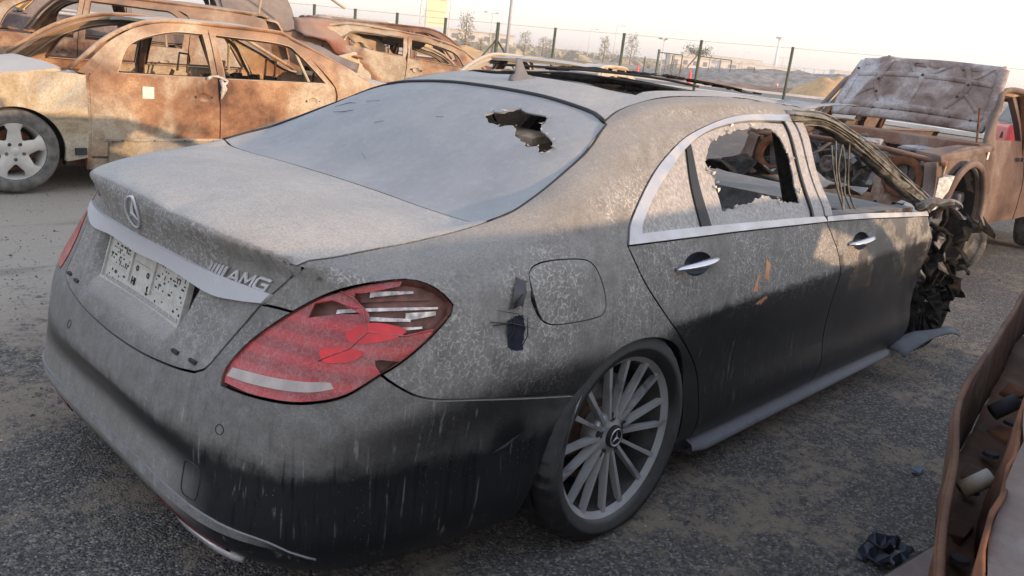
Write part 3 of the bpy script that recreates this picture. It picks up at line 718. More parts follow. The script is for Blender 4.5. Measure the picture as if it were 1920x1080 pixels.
# ---------------- tail lights
def lens_surf(off):
    return off
def lamp(mr):
    full = [LAMP_L, LAMP_T, LAMP_R, LAMP_B]; D = (-.72, -.60, .25)
    base = skin('tail_light', full, D, M['lamp_inner'] if not mr else M['red_lens'], car, S, sp=.02, off=-.022 if not mr else .002, gap=.004, flange=-.03 if not mr else .01, mirror=mr)
    if mr: return
    brk = [[(-1.096, -.55, .592), (-1.080, -.54, .623), (-1.036, -.565, .688), (-.972, -.634, .768), (-.930, -.677, .810), (-.897, -.714, .836)],
           [(-.897, -.714, .836), (-.868, -.745, .853)], [(-.868, -.745, .853), (-.868, -.735, .822), (-.862, -.760, .805)], [(-.862, -.760, .805), (-.855, -.775, .79), (-.862, -.785, .755)],
           [(-.862, -.785, .755), (-.835, -.815, .745), (-.80, -.84, .752), (-.745, -.872, .768)], [(-.745, -.872, .768), (-.767, -.874, .744), (-.830, -.860, .699)],
           [(-.830, -.860, .699), (-.875, -.828, .70), (-.87, -.846, .673)], [(-.870, -.846, .673), (-.940, -.816, .628), (-.987, -.782, .609), (-1.034, -.725, .596), (-1.075, -.636, .590), (-1.096, -.55, .592)]]
    notch = [(-.925, -.66, .795), (-.905, -.70, .812), (-.88, -.725, .80), (-.865, -.76, .79), (-.90, -.715, .782), (-.945, -.665, .765)]
    skin('lens', brk, D, M['red_lens'], base, S, holes=[notch], sp=.016, off=.002, gap=.0005, flange=.006)
    # top edge of the lens that is still in place
    skin('lens_shard', [[(-.897, -.714, .836), (-.847, -.767, .862), (-.79, -.80, .871)], [(-.79, -.80, .871), (-.80, -.805, .862), (-.868, -.750, .838), (-.897, -.714, .836)]], D, M['red_lens'], base, S, sp=.015, off=.001, gap=0, flange=.004)
    # reversing light band low in the lens, and three bright internal bars behind the broken part
    skin('reversing_light', [[(-1.088, -.550, .606), (-1.06, -.62, .604), (-1.02, -.70, .608), (-.985, -.755, .618), (-.955, -.79, .634)], [(-.955, -.79, .634), (-.962, -.785, .648), (-1.0, -.735, .640), (-1.04, -.66, .633), (-1.083, -.555, .630)], [(-1.083, -.555, .630), (-1.088, -.550, .606)]], D, M['lens_grey'], base, S, sp=.014, off=.004, gap=0, flange=.003)
    def bar(a, b, h, off, mat='reflector', nm='reflector'):
        pa, pb = Vector(a), Vector(b); seg = [[pa, pb], [pb, pb+Vector((0, 0, -h*.5))], [pb+Vector((0, 0, -h*.5)), pa+Vector((0, 0, -h))], [pa+Vector((0, 0, -h)), pa]]
        skin(nm, seg, D, M[mat], base, S, sp=.012, off=off, gap=0, flange=.012)
    bar((-.858, -.768, .846), (-.775, -.83, .858), .014, -.012)
    bar((-.905, -.715, .792), (-.73, -.872, .822), .011, -.008)
    bar((-.905, -.718, .776), (-.79, -.84, .791), .014, -.006); bar((-.80, -.835, .806), (-.735, -.872, .812), .020, -.010)
    bar((-.868, -.775, .758), (-.77, -.862, .776), .011, -.006)
    bar((-.87, -.75, .824), (-.74, -.862, .843), .009, -.014, 'lamp_inner', 'housing_rib')
    skin('bright_lens_fold', [[(-.895, -.75, .742), (-.855, -.785, .772), (-.80, -.835, .765), (-.835, -.825, .742), (-.895, -.77, .722), (-.895, -.75, .742)]], D, M['bright_red'], base, S, sp=.012, off=.004, gap=0, flange=.004)
    skin('bright_lens_fold', [[(-.955, -.73, .707), (-.91, -.775, .715), (-.885, -.80, .712), (-.91, -.79, .690), (-.955, -.75, .683), (-.955, -.73, .707)]], D, M['bright_red'], base, S, sp=.012, off=.0045, gap=0, flange=.003)
    mb = MB()                                            # cracked edges of the lens standing proud
    def dl(p, o_=.005):
        h = S(Vector(p)+Vector((-.72, -.60, .25)).normalized()*2, -Vector((-.72, -.60, .25)).normalized()); return h[0]+h[1]*o_
    for P_ in ([(-.897, -.714, .836), (-.868, -.735, .822), (-.862, -.760, .805), (-.862, -.785, .755), (-.90, -.77, .715), (-.955, -.73, .683)], [(-.862, -.785, .755), (-.80, -.84, .752), (-.745, -.872, .768)], [(-.945, -.665, .765), (-.925, -.66, .795), (-.905, -.70, .812), (-.868, -.745, .800)]):
        mb.tube([dl(p) for p in P_], .0022, 5)
    mb.build('cracked_edge', M['red_lens'], base)
both(lamp)

# ---------------- roof with its open sunroof
HR_ = [(.52, -.41, 1.31), (.60, -.43, 1.315), (.9, -.44, 1.33), (1.2, -.44, 1.33), (1.50, -.42, 1.31), (1.55, -.38, 1.31)]
sr = outline([HR_+mir(HR_)[::-1]+[HR_[0]]], .03)
def roof_disp(p, nn):
    d = rng_noise(p, 4, 1)*.004
    if p.x > 1.3: d += rng_noise(p, 8, 5)*.012*min(1, (p.x-1.3)/.3)
    return p+nn*d
roof_front = [(1.80, -.53, 1.26), (1.83, -.3, 1.26), (1.84, 0, 1.262)]
dit = [p for p in DITCH if p[0] < 1.75]+[(1.80, -.53, 1.26)]
skin('roof_panel', [HDR[::-1], dit, roof_front, mir(roof_front)[::-1], mir(dit)[::-1], mir(HDR)], (0, 0, 1), M['roofpaint'], car, S, holes=[sr], sp=.025, gap=.004, flange=.015, disp=roof_disp)
mb = MB()                                                # frame and melted remains round the sunroof opening
for s_ in (1, -1):
    mb.tube([(.50, s_*.43, 1.298), (.8, s_*.445, 1.312), (1.2, s_*.45, 1.315), (1.56, s_*.43, 1.29)], .018, 6)
mb.tube([(.51, -.43, 1.300), (.50, 0, 1.312), (.51, .43, 1.300)], .016, 6); mb.tube([(1.57, -.4, 1.29), (1.59, 0, 1.30), (1.57, .4, 1.29)], .02, 6); mb.tube([(1.02, -.43, 1.318), (1.02, 0, 1.335), (1.02, .43, 1.318)], .016, 6)
mb.jit(.005, 3).build('sunroof_frame', M['char'], car, smooth=True)
mb = MB(); rn = random.Random(8)
mb.box((1.05, 0, 1.235), (1.1, .86, .012)); mb.jit(.012, 2).build('sunroof_tray', M['char'], car)
mb = MB()
mb.tube(crom([(.56, .30, 1.352), (.78, .10, 1.366), (1.0, -.13, 1.368), (1.12, -.30, 1.352)], .05), .006, 6)
mb.tube(crom([(.50, .12, 1.335), (.60, -.05, 1.352), (.72, -.28, 1.346), (.86, -.42, 1.335)], .05), .005, 6)
mb.build('deflector_bow', M['blacktrim'], car, smooth=True)
mb = MB(); sheet = crom([(.70, .12, 1.358), (1.0, .02, 1.376), (1.35, -.12, 1.374), (1.66, -.30, 1.345)], .05)
for i, p in enumerate(sheet[:-1]):
    q = sheet[i+1]; wv = Vector((.04, .12+rn.uniform(-.02, .02), .006)); wq = Vector((.04, .12+rn.uniform(-.02, .02), .006))
    mb.add([p, q, q+wq, p+wv, p-Vector((0, 0, .006)), q-Vector((0, 0, .006)), q+wq-Vector((0, 0, .012)), p+wv-Vector((0, 0, .012))], [(0, 1, 2, 3), (7, 6, 5, 4), (0, 4, 5, 1), (2, 6, 7, 3)])
mb.jit(.004, 6).build('melted_sunroof_blind', M['char'], car)
# roof sheet curled up at the front corner
mb = MB(); nx, ny = 10, 5; vv = []
for i in range(nx):
    for j in range(ny):
        a = i/(nx-1); b = j/(ny-1); vv.append((1.62+a*.52, -.50+b*.16-a*.06, 1.285+.03*math.sin(a*3)+.05*a*a+.02*b*math.sin(a*6)))
mb.add(vv, [(i*ny+j, (i+1)*ny+j, (i+1)*ny+j+1, i*ny+j+1) for i in range(nx-1) for j in range(ny-1)]); o = mb.build('curled_roof_sheet', M['ash'], car, smooth=True)
md = o.modifiers.new('thick', 'SOLIDIFY'); md.thickness = .004
# shark fin
mb = MB(); bx, by, bz = .41, .03, 1.308
secs = [(0.0, .082, .030, 0), (.014, .074, .024, .004), (.022, .036, .010, .020), (.050, .024, .007, .032), (.080, .014, .004, .042)]
vs = []; nn_ = 14
for h_, lx, wy, ox in secs:
    for k in range(nn_):
        a = 2*math.pi*k/nn_; vs.append((bx-ox+math.cos(a)*lx, by+math.sin(a)*wy, bz+h_-(.004 if h_ == 0 else 0)))
fs = [(i*nn_+k, i*nn_+(k+1) % nn_, (i+1)*nn_+(k+1) % nn_, (i+1)*nn_+k) for i in range(len(secs)-1) for k in range(nn_)]+[tuple((len(secs)-1)*nn_+k for k in range(nn_))]
mb.add(vs, fs); o = mb.build('roof_antenna', dusty_paint('dusty_fin', side=.85, top=.6, dust=(.17, .17, .18), veins=0, paint=(.06, .06, .065)), car, smooth=True)

# ---------------- rear window, broken through
hole = [(.019, -.18, 1.199), (.040, -.20, 1.206), (.057, -.23, 1.214), (.101, -.261, 1.23), (.082, -.306, 1.221), (.098, -.36, 1.222), (.088, -.410, 1.217), (.04, -.425, 1.197), (.008, -.455, 1.182), (-.008, -.49, 1.172),
        (-.024, -.532, 1.162), (-.053, -.561, 1.145), (-.085, -.562, 1.132), (-.093, -.549, 1.129), (-.070, -.515, 1.143), (-.085, -.49, 1.137), (-.073, -.443, 1.148), (-.055, -.40, 1.158), (-.014, -.364, 1.179), (-.010, -.335, 1.182), (-.032, -.31, 1.172), (-.028, -.253, 1.178), (-.002, -.21, 1.190)]
rw = skin('rear_window', [HDR[::-1], GLASS_SIDE, GLASS_BASE, mir(GLASS_BASE)[::-1], mir(GLASS_SIDE)[::-1], mir(HDR)], (-.5, 0, .86), M['dusty_glass'], car, S, holes=[jag(hole, .0045, .012, 4)], sp=.03, off=-.003, gap=.006, flange=.005)
mb = MB(); P_ = outline([GLASS_SIDE], .04)
def on_top(p, off): 
    h = S(Vector((p[0]-1, p[1], p[2]+1.72)), Vector((.5, 0, -.86)).normalized()); return h[0]+h[1]*off
for s_ in (1, -1):
    mb.tube([on_top((p[0], p[1]*s_, p[2]), -.001) for p in outline([GLASS_SIDE], .04)], .0045, 5)
mb.tube([on_top(p, -.001) for p in outline([HDR, mir(HDR)[::-1]], .04)], .0085, 6)
mb.build('window_seal', M['blacktrim'], car, smooth=True)
mb = MB(); rn = random.Random(21)                        # flakes and splinters round the hole
M['shard'] = flat_mat('shattered_glass', (.50, .46, .40), .6, var=.3, scale=80)
for k in range(44):
    c0 = Vector(hole[rn.randrange(len(hole))]); c1 = Vector((-.01, -.38, 1.18)); c_ = c0+(c0-c1).normalized()*rn.uniform(-.004, .014)
    p = on_top(c_, .001); r_ = rn.uniform(.004, .013)
    mb.add([p+Vector((rn.uniform(-r_, r_), rn.uniform(-r_, r_), rn.uniform(0, .005))) for _ in range(4)], [(0, 1, 2), (0, 2, 3), (0, 3, 1), (1, 3, 2)])
tag(mb.build('glass_splinters', M['shard'], rw), kind='stuff')
mb = MB()
for P_ in ([(-.06, .55), (-.02, .50), (-.02, .46)], [(-.10, .50), (-.09, .44), (-.07, .40)], [(.0, .42), (.02, .36)], [(-.02, -.02), (-.01, -.05)], [(-.30, .0), (-.28, .05)], [(-.12, .2), (-.10, .17)]):
    mb.tube([on_top((x, y, 1.1+x*.45), .001) for x, y in P_], .002, 4, rs=[.0006]+[.0013]*(len(P_)-2)+[.0006])
tag(mb.build('blistered_film', M['blacktrim'], rw), kind='stuff')
# ---------------- doors
def door_disp(front):
    def f(p, nn):
        d = 0
        if front and p.x > 2.0: d += rng_noise(p, 6, 3)*.018*(p.x-2.0)/.45
        d += rng_noise(p, 3, 7)*.002
        return p+nn*d
    return f
R_BOT = [(.476, -.90, .165), (.9, -.90, .17), (1.405, -.915, .18)]
F_BOT = [(1.405, -.915, .18), (1.9, -.91, .18), (2.41, -.90, .185)]
F_FRONT = [(2.41, -.90, .185), (2.43, -.91, .33), (2.475, -.92, .48), (2.485, -.93, .60), (2.47, -.93, .74), (2.42, -.90, .845)]
M['paint_front'] = dusty_paint('scorched_door_paint', side=.42, char=.5, zlo=.628, zhi=.668, slope=.038)
def handle(parent, cx, cz, mr):
    s_ = 1 if mr else -1
    def P(x, z, o_):
        h = on_side(x, z, o_); return Vector((h.x, -h.y if mr else h.y, h.z))
    L = .245
    cup = MB(); n_ = 20; vs = []
    for rr, o_ in ((.96, -.001), (.86, -.014), (.5, -.024), (.0, -.028)):
        for k in range(n_):
            a = 2*math.pi*k/n_; x_, z_ = cx+.02+math.cos(a)*.088*rr, cz+.002+math.sin(a)*.040*rr
            vs.append(P(x_, z_, o_))
    cup.add(vs, [(i*n_+k, i*n_+(k+1) % n_, (i+1)*n_+(k+1) % n_, (i+1)*n_+k) for i in range(3) for k in range(n_)])
    cup.build('handle_cup', M['wiped'], parent, smooth=True)
    mb = MB(); pts = [P(cx-.115, cz-.002, .006), P(cx-.09, cz, .024), P(cx-.03, cz+.002, .034), P(cx+.04, cz+.006, .032), P(cx+.10, cz+.010, .018), P(cx+.118, cz+.011, .004)]
    q = crom(pts, .015); k_ = len(q)
    mb.tube(q, .0, 10, rs=[.006+.012*math.sin(math.pi*min(1, (i+.6)/(k_+.2)))**.6 for i in range(k_)], flat=.62, up=(0, 0, 1))
    mb.build('door_handle', M['chrome_clean'], parent, smooth=True)
def cup_hole(cx, cz): return [on_side(cx+.02+math.cos(2*math.pi*k/24)*.082, cz+.002+math.sin(2*math.pi*k/24)*.037) for k in range(24)]
def side_doors(mr):
    rd = skin('rear_door', [BELT_BOT, GAPB_LO, R_BOT[::-1], GAP_RR[::-1]], (0, -1, 0), M['paint'], car, S, holes=[cup_hole(.285, .825)], sp=.026, gap=.003, flange=.02, mirror=mr, disp=door_disp(False))
    fd = skin('front_door', [BELT_BOT_F, F_FRONT[::-1], F_BOT[::-1], GAPB_LO[::-1]], (0, -1, 0), M['paint_front'], car, S, holes=[cup_hole(1.555, .795)], sp=.026, gap=.003, flange=.02, mirror=mr, disp=door_disp(True))
    handle(rd, .285, .825, mr); handle(fd, 1.555, .795, mr)
    # chrome surround of the side windows
    d_in = [(.034, -.874, .938), (.058, -.855, .966), (.150, -.816, 1.028), (.290, -.765, 1.095), (.445, -.712, 1.158), (.63, -.673, 1.212), (.85, -.648, 1.242), (1.02, -.64, 1.252), (1.345, -.63, 1.258)]
    bt_in = [(.034, -.874, .938), (.37, -.878, .936), (.714, -.882, .930), (1.036, -.886, .924), (1.235, -.89, .918)]
    D_ = (0, -1, .25)
    skin('window_surround', [DLO, [DLO[-1], d_in[-1]], d_in[::-1], bt_in, [bt_in[-1], (1.255, -.895, .896)], BELT_BOT[::-1]], D_, M['chrome'], rd, S, sp=.016, off=.006, gap=.001, flange=.014, mirror=mr)
    bf_in = [(1.262, -.89, .916), (1.6, -.893, .908), (2.05, -.90, .888), (2.42, -.895, .868)]
    skin('window_trim', [bf_in, [bf_in[-1], BELT_BOT_F[-1]], BELT_BOT_F[::-1], [BELT_BOT_F[0], bf_in[0]]], D_, M['chrome'], fd, S, sp=.02, off=.006, gap=.001, flange=.014, mirror=mr)
    # B pillar covers
    pr = [[(1.262, -.625, 1.258), (1.352, -.63, 1.258)], [(1.352, -.63, 1.258), (1.29, -.763, 1.076), (1.237, -.89, .918)], [(1.237, -.89, .918), (1.135, -.89, .919)], [(1.135, -.89, .919), (1.20, -.763, 1.08), (1.262, -.625, 1.258)]]
    skin('pillar_cover', pr, D_, M['side_glass'], rd, S, sp=.03, off=.003, gap=.001, flange=.02, mirror=mr)
    skin('pillar_groove', [[(1.262, -.625, 1.258), (1.275, -.625, 1.258)], [(1.275, -.625, 1.258), (1.215, -.763, 1.08), (1.148, -.89, .919)], [(1.148, -.89, .919), (1.133, -.89, .919)], [(1.133, -.89, .919), (1.20, -.763, 1.08), (1.262, -.625, 1.258)]], D_, M['blacktrim'], rd, S, sp=.03, off=.005, gap=0, flange=.01, mirror=mr)
    pf = [[(1.375, -.63, 1.258), (1.455, -.63, 1.262)], [(1.455, -.63, 1.262), (1.37, -.763, 1.078), (1.315, -.89, .915)], [(1.315, -.89, .915), (1.250, -.89, .917)], [(1.250, -.89, .917), (1.305, -.763, 1.076), (1.375, -.63, 1.258)]]
    skin('pillar_cover', pf, D_, M['side_glass'], fd, S, sp=.03, off=.003, gap=.001, flange=.02, mirror=mr)
    if mr:
        skin('rear_side_window', [d_in[:8], [d_in[7], (1.262, -.64, 1.255)], [(1.262, -.64, 1.255), (1.20, -.763, 1.08), (1.133, -.89, .921)], [(1.133, -.89, .921)]+bt_in[:4][::-1]], D_, M['side_glass'], rd, S, sp=.04, off=-.004, gap=.001, flange=.005, mirror=True)
    if not mr:
        full = [d_in[:8], [d_in[7], (1.262, -.64, 1.255)], [(1.262, -.64, 1.255), (1.20, -.763, 1.08), (1.133, -.89, .921)], [(1.133, -.89, .921)]+bt_in[:4][::-1]]
        h2 = [(.545, 1.128), (.61, 1.172), (.70, 1.20), (.83, 1.222), (.98, 1.232), (1.12, 1.228), (1.165, 1.19), (1.175, 1.12), (1.135, 1.04), (1.09, .972), (1.03, .978), (.98, .976), (.93, .99), (.88, 1.0), (.82, 1.003), (.75, .99), (.67, .988), (.60, .976), (.525, .972), (.545, 1.02), (.555, 1.07), (.545, 1.10)]
        H = [on_side(x, z) for x, z in h2]
        g_ = skin('rear_side_window', full, D_, M['side_glass'], rd, S, holes=[jag([Vector(h) for h in H], .007, .016, 9)], sp=.028, off=-.004, gap=.001, flange=.005)
        skin('quarter_window_bar', [[(.452, -.712, 1.16), (.49, -.70, 1.172)], [(.49, -.70, 1.172), (.435, -.80, 1.04), (.415, -.877, .934)], [(.415, -.877, .934), (.355, -.877, .934)], [(.355, -.877, .934), (.385, -.80, 1.04), (.452, -.712, 1.16)]], D_, M['blacktrim'], rd, S, sp=.03, off=.003, gap=0, flange=.01)
        rn = random.Random(31); mb = MB()
        for k in range(46):                                            # crazed, curling flakes of laminate round the hole
            i = rn.randrange(len(h2)); a, b = h2[i], h2[(i+1) % len(h2)]; t = rn.random(); x, z = a[0]+(b[0]-a[0])*t, a[1]+(b[1]-a[1])*t
            dx, dz = x-.85, z-1.09; L_ = math.hypot(dx, dz); x += dx/L_*rn.uniform(-.012, .02); z += dz/L_*rn.uniform(-.012, .02)
            p = on_side(x, z, .002); r_ = rn.uniform(.005, .014)
            mb.add([p+Vector((rn.uniform(-r_, r_), rn.uniform(-.01, .004), rn.uniform(-r_, r_))) for _ in range(4)], [(0, 1, 2), (0, 2, 3), (0, 3, 1), (1, 3, 2)])
        tag(mb.build('glass_flakes', M['shard'], g_), kind='stuff')
    # inner door card, sill ledge
    s_ = 1 if mr else -1
    for nm, x0, x1, par in (('rear', .30, 1.22, rd), ('front', 1.30, 2.38, fd)):
        mb = MB(); mb.hull8([(x0, s_*.83, .22), (x1, s_*.83, .22), (x1, s_*.80, .22), (x0, s_*.80, .22), (x0, s_*.84, .90), (x1, s_*.84, .88), (x1, s_*.76, .88), (x0, s_*.76, .90)])
        mb.build('door_lining', M['char_grey'], par)
    return rd, fd
side_doors(False); side_doors(True)
scuff([(.66, .69), (.68, .75), (.70, .75), (.69, .69)], flat_mat('bare_primer', (.50, .25, .13), .8), off=.001, seed=6, name='bare_primer_patch')
scuff([(.735, .73), (.75, .80), (.775, .79), (.77, .72)], bpy.data.materials['bare_primer'], off=.001, seed=7, name='bare_primer_patch')
scuff([(.68, .645), (.74, .67), (.78, .66), (.73, .64)], bpy.data.materials['bare_primer'], off=.001, seed=8, name='bare_primer_patch')
# sill trims
M['sill'] = dusty_paint('dusty_sill', side=1.0, dust=(.17, .17, .18), veins=.2, zlo=-.2, zhi=.0)
for s_ in (-1, 1):
    mb = MB(); xs = [.50, .56, .8, 1.2, 1.6, 2.0, 2.3, 2.40]; vs = []
    for x in xs:
        e = .55 if x in (.50, 2.40) else 1; zc = .115+(x-.5)*.018
        vs += [(x, s_*.87, zc-.022), (x, s_*(.885+.035*e), zc-.018), (x, s_*(.885+.045*e), zc-.006), (x, s_*(.885+.034*e), zc+.016), (x, s_*.87, zc+.028)]
    mb.add(vs, [(i*5+k, i*5+k+1, (i+1)*5+k+1, (i+1)*5+k) for i in range(len(xs)-1) for k in range(4)])
    mb.build('sill_trim', M['sill'], car, smooth=True)
    mb = MB(); mb.hull8([(.38, s_*.86, .10), (2.45, s_*.86, .13), (2.45, s_*.60, .13), (.38, s_*.60, .10), (.38, s_*.895, .19), (2.45, s_*.895, .21), (2.45, s_*.6, .21), (.38, s_*.6, .19)])
    mb.build('sill', M['paint_low'], car)
    # wheel housings, dark inside
    mb = MB(); mb.lathe([(.385, s_*.905), (.405, s_*.80), (.41, s_*.62), (.30, s_*.58), (.05, s_*.58)], 28, c=(.02, 0, .29), a0=R(-20), a1=R(200))
    mb.build('wheel_housing', M['inner_dark'], car, smooth=True)
# ---------------- cabin: floor, shelf, seats, pillars seen from inside
mb = MB(); mb.box((1.0, 0, .20), (2.9, 1.66, .06)); mb.build('floor_pan', M['char'], car)
mb = MB(); mb.hull8([(-.95, -.62, .25), (-.40, -.62, .25), (-.40, .62, .25), (-.95, .62, .25), (-1.0, -.5, .80), (-.40, -.62, .92), (-.40, .62, .92), (-1.0, .5, .80)]); mb.build('boot_lining', M['inner_dark'], car)
mb = MB(); mb.hull8([(-.45, -.66, .88), (.10, -.70, .88), (.10, .70, .88), (-.45, .66, .88), (-.45, -.66, .915), (.10, -.70, .925), (.10, .70, .925), (-.45, .66, .915)]); mb.build('parcel_shelf', M['char_grey'], car)
def seat(cx, cy, w_, mat, zb=.25, lean=.28, head=True):
    mb = MB(); mb.hull8([(cx-.25, cy-w_/2, zb), (cx+.28, cy-w_/2, zb+.03), (cx+.28, cy+w_/2, zb+.03), (cx-.25, cy+w_/2, zb), (cx-.22, cy-w_/2+.03, zb+.20), (cx+.27, cy-w_/2+.03, zb+.24), (cx+.27, cy+w_/2-.03, zb+.24), (cx-.22, cy+w_/2-.03, zb+.20)])
    mb.hull8([(cx-.28, cy-w_/2, zb+.15), (cx-.12, cy-w_/2, zb+.15), (cx-.12, cy+w_/2, zb+.15), (cx-.28, cy+w_/2, zb+.15), (cx-.28-lean, cy-w_/2+.05, zb+.74), (cx-.18-lean, cy-w_/2+.05, zb+.74), (cx-.18-lean, cy+w_/2-.05, zb+.74), (cx-.28-lean, cy+w_/2-.05, zb+.74)])
    if head: mb.hull8([(cx-.27-lean, cy-.12, zb+.75), (cx-.18-lean, cy-.12, zb+.75), (cx-.18-lean, cy+.12, zb+.75), (cx-.27-lean, cy+.12, zb+.75), (cx-.30-lean, cy-.10, zb+.90), (cx-.22-lean, cy-.10, zb+.90), (cx-.22-lean, cy+.10, zb+.90), (cx-.30-lean, cy+.10, zb+.90)])
    return mb
M['headrest'] = flat_mat('scorched_beige_leather', (.30, .22, .15), .8, var=.4, scale=16)
mb = MB(); mb.hull8([(.12, -.68, .5), (.34, -.68, .5), (.34, .68, .5), (.12, .68, .5), (.02, -.62, 1.04), (.16, -.62, 1.06), (.16, .62, 1.06), (.02, .62, 1.04)]); mb.jit(.012, 7).build('rear_seat_back', M['char'], car, bevel=.03)
for cy in (-.36, .36): seat(.55, cy, .56, None, zb=.05, head=False).jit(.02, int(cy*10)).build('rear_seat', M['char_grey'], car, bevel=.02)
for cy in (-.40, .40): seat(1.75, cy, .5, None, zb=.12, lean=.42, head=False).jit(.03, int(cy*10)+3).build('front_seat', M['char_grey'], car, bevel=.02)
MB().box((.12, -.24, 1.09), (.12, .26, .13)).jit(.01, 4).build('headrest', M['headrest'], car, bevel=.03)
MB().box((.16, .10, 1.09), (.12, .30, .16)).jit(.01, 5).build('headrest', M['headrest'], car, bevel=.03)
for s_ in (-1, 1):
    mb = MB(); mb.hull8([(1.26, s_*.84, .25), (1.45, s_*.84, .25), (1.45, s_*.72, .25), (1.26, s_*.72, .25), (1.20, s_*.80, .93), (1.32, s_*.80, .93), (1.32, s_*.73, .93), (1.20, s_*.73, .93)])
    mb.hull8([(1.19, s_*.80, .93), (1.33, s_*.80, .93), (1.33, s_*.73, .93), (1.19, s_*.73, .93), (1.27, s_*.60, 1.26), (1.38, s_*.60, 1.26), (1.38, s_*.56, 1.26), (1.27, s_*.56, 1.26)])
    mb.jit(.008, 3).build('centre_pillar', M['char'], car)
    M['pillar'] = rust_paint('burnt_pillar', ((.025, .025, .022), (.055, .052, .042), (.13, .12, .10), (.22, .21, .19)), dust=(.28, .27, .25), dtop=.7, scale=12)
    # the burnt front pillar: a bundle of warped strands from the roof to the scuttle
    rn = random.Random(40+s_)
    base = [(1.36, .60, 1.268), (1.62, .62, 1.262), (1.86, .655, 1.20), (2.08, .70, 1.115), (2.28, .765, 1.01), (2.42, .84, .93), (2.47, .875, .885)]
    mb = MB(); P_ = crom([(x, s_*(y-.015), z) for x, y, z in base], .06); mb.tube(P_, .028, 8, rs=[.026+.014*min(1, i/9) for i in range(len(P_))], flat=1.0); mb.jit(.004, 5).build('front_pillar', M['pillar'], car, smooth=True)
    for k in range(6):
        o1, o2 = rn.uniform(-.03, .03), rn.uniform(-.03, .035)
        Q = crom([(x+rn.uniform(-.012, .012), s_*(y+.022+o1*.4+rn.uniform(-.006, .006)), z+o2+rn.uniform(-.006, .006)) for x, y, z in base], .05)
        mb = MB(); mb.tube(Q, .006, 5, rs=[rn.uniform(.002, .0045) for _ in Q]); mb.build('scorched_strip', M['strand'] if k % 3 == 0 else M['pillar'], car, smooth=True)
# hanging strands of melted trim in the front window
rn = random.Random(77)
for k in range(5):
    x0 = 1.72+rn.uniform(-.06, .10); mb = MB()
    mb.tube(crom([(x0+rn.uniform(0, .08), -.66, 1.19+rn.uniform(-.04, .02)), (x0-.02+rn.uniform(-.03, .03), -.70+rn.uniform(-.01, .01), 1.06), (x0-.03+rn.uniform(-.03, .03), -.74+rn.uniform(-.01, .01), .96), (x0+rn.uniform(-.05, .05), -.78, .87)], .04), .0042, 5)
    mb.build('melted_strand', M['strand'], car, smooth=True)
mb = MB(); mb.tube([(.72, .58, 1.22), (.86, .60, 1.06), (.95, .62, .92)], .006, 5); mb.build('hanging_wire', M['char'], car)
mb = MB(); rn = random.Random(14)                      # crumpled lining fallen across the far doors
for k in range(7):
    x0, z0 = .55+k*.11, .98+.05*math.sin(k*1.3)
    mb.add([(x0, .70, z0), (x0+.22, .66, z0+rn.uniform(-.02, .05)), (x0+.25, .50, z0-.05), (x0+.02, .45, z0+rn.uniform(-.05, .03)), (x0+.12, .58, z0+rn.uniform(.03, .09))], [(0, 1, 4), (1, 2, 4), (2, 3, 4), (3, 0, 4), (0, 3, 2, 1)])
tag(mb.jit(.015, 8).build('fallen_lining', M['char'], car), kind='stuff')
mb = MB(); mb.hull8([(1.9, -.72, .55), (2.35, -.74, .55), (2.35, .74, .55), (1.9, .72, .55), (2.05, -.70, .84), (2.42, -.72, .86), (2.42, .72, .86), (2.05, .70, .84)]); mb.jit(.02, 6).build('dashboard', M['char_grey'], car)
mb = MB(); mb.lathe([(.175, -.012), (.19, 0), (.175, .012), (.165, 0), (.175, -.012)], 28, axis='z'); mb.xf(Matrix.Translation((1.98, .38, .82)) @ Matrix.Rotation(R(-65), 4, 'Y')); mb.build('steering_wheel', M['char'], car, smooth=True)
for s_ in (-1, 1):
    mb = MB(); mb.hull8([(2.42, s_*.84, .22), (2.60, s_*.80, .25), (2.60, s_*.62, .25), (2.42, s_*.6, .22), (2.40, s_*.84, .84), (2.56, s_*.78, .80), (2.56, s_*.62, .80), (2.40, s_*.6, .84)]); mb.jit(.02, 9).build('scuttle_end', M['char_grey'], car)
mb = MB(); mb.hull8([(2.42, -.6, .25), (2.5, -.6, .25), (2.5, .6, .25), (2.42, .6, .25), (2.42, -.6, .80), (2.5, -.6, .80), (2.5, .6, .80), (2.42, .6, .80)]); mb.jit(.02, 10).build('bulkhead', M['char_grey'], car)
# what is left of the engine bay, buckled and under ash
def crumple(name, x0, x1, y0, y1, z, amp, mat, seed, nx=16, ny=12):
    mb = MB(); vs = []
    for i in range(nx):
        for j in range(ny):
            X, Y = x0+(x1-x0)*i/(nx-1), y0+(y1-y0)*j/(ny-1); vs.append((X, Y, z+amp*noise.noise(Vector((X*4+seed, Y*4, 0)))+amp*.5*noise.noise(Vector((X*11, Y*11, seed)))))
    mb.add(vs, [(i*ny+j, (i+1)*ny+j, (i+1)*ny+j+1, i*ny+j+1) for i in range(nx-1) for j in range(ny-1)]); o = mb.jit(.006, seed).build(name, mat, car); o.modifiers.new('t', 'SOLIDIFY').thickness = .008; return o
crumple('ash_bed', 2.1, 3.35, -.45, .50, .70, .07, M['ash'], 3); crumple('crumpled_bonnet', 2.55, 3.45, .28, .78, .86, .11, M['char'], 7, 10, 7); crumple('crumpled_bonnet', 2.9, 3.7, -.1, .5, .80, .09, M['char_grey'], 9, 10, 7)
for P_ in ([(2.5, .1, .78), (2.9, .0, .74), (3.3, -.1, .68)], [(2.4, .35, .84), (2.9, .25, .80), (3.4, .15, .74)]): MB().tube(P_, .012, 6).build('burnt_brace', M['rust_bar'] if 'rust_bar' in M else M['char'], car)
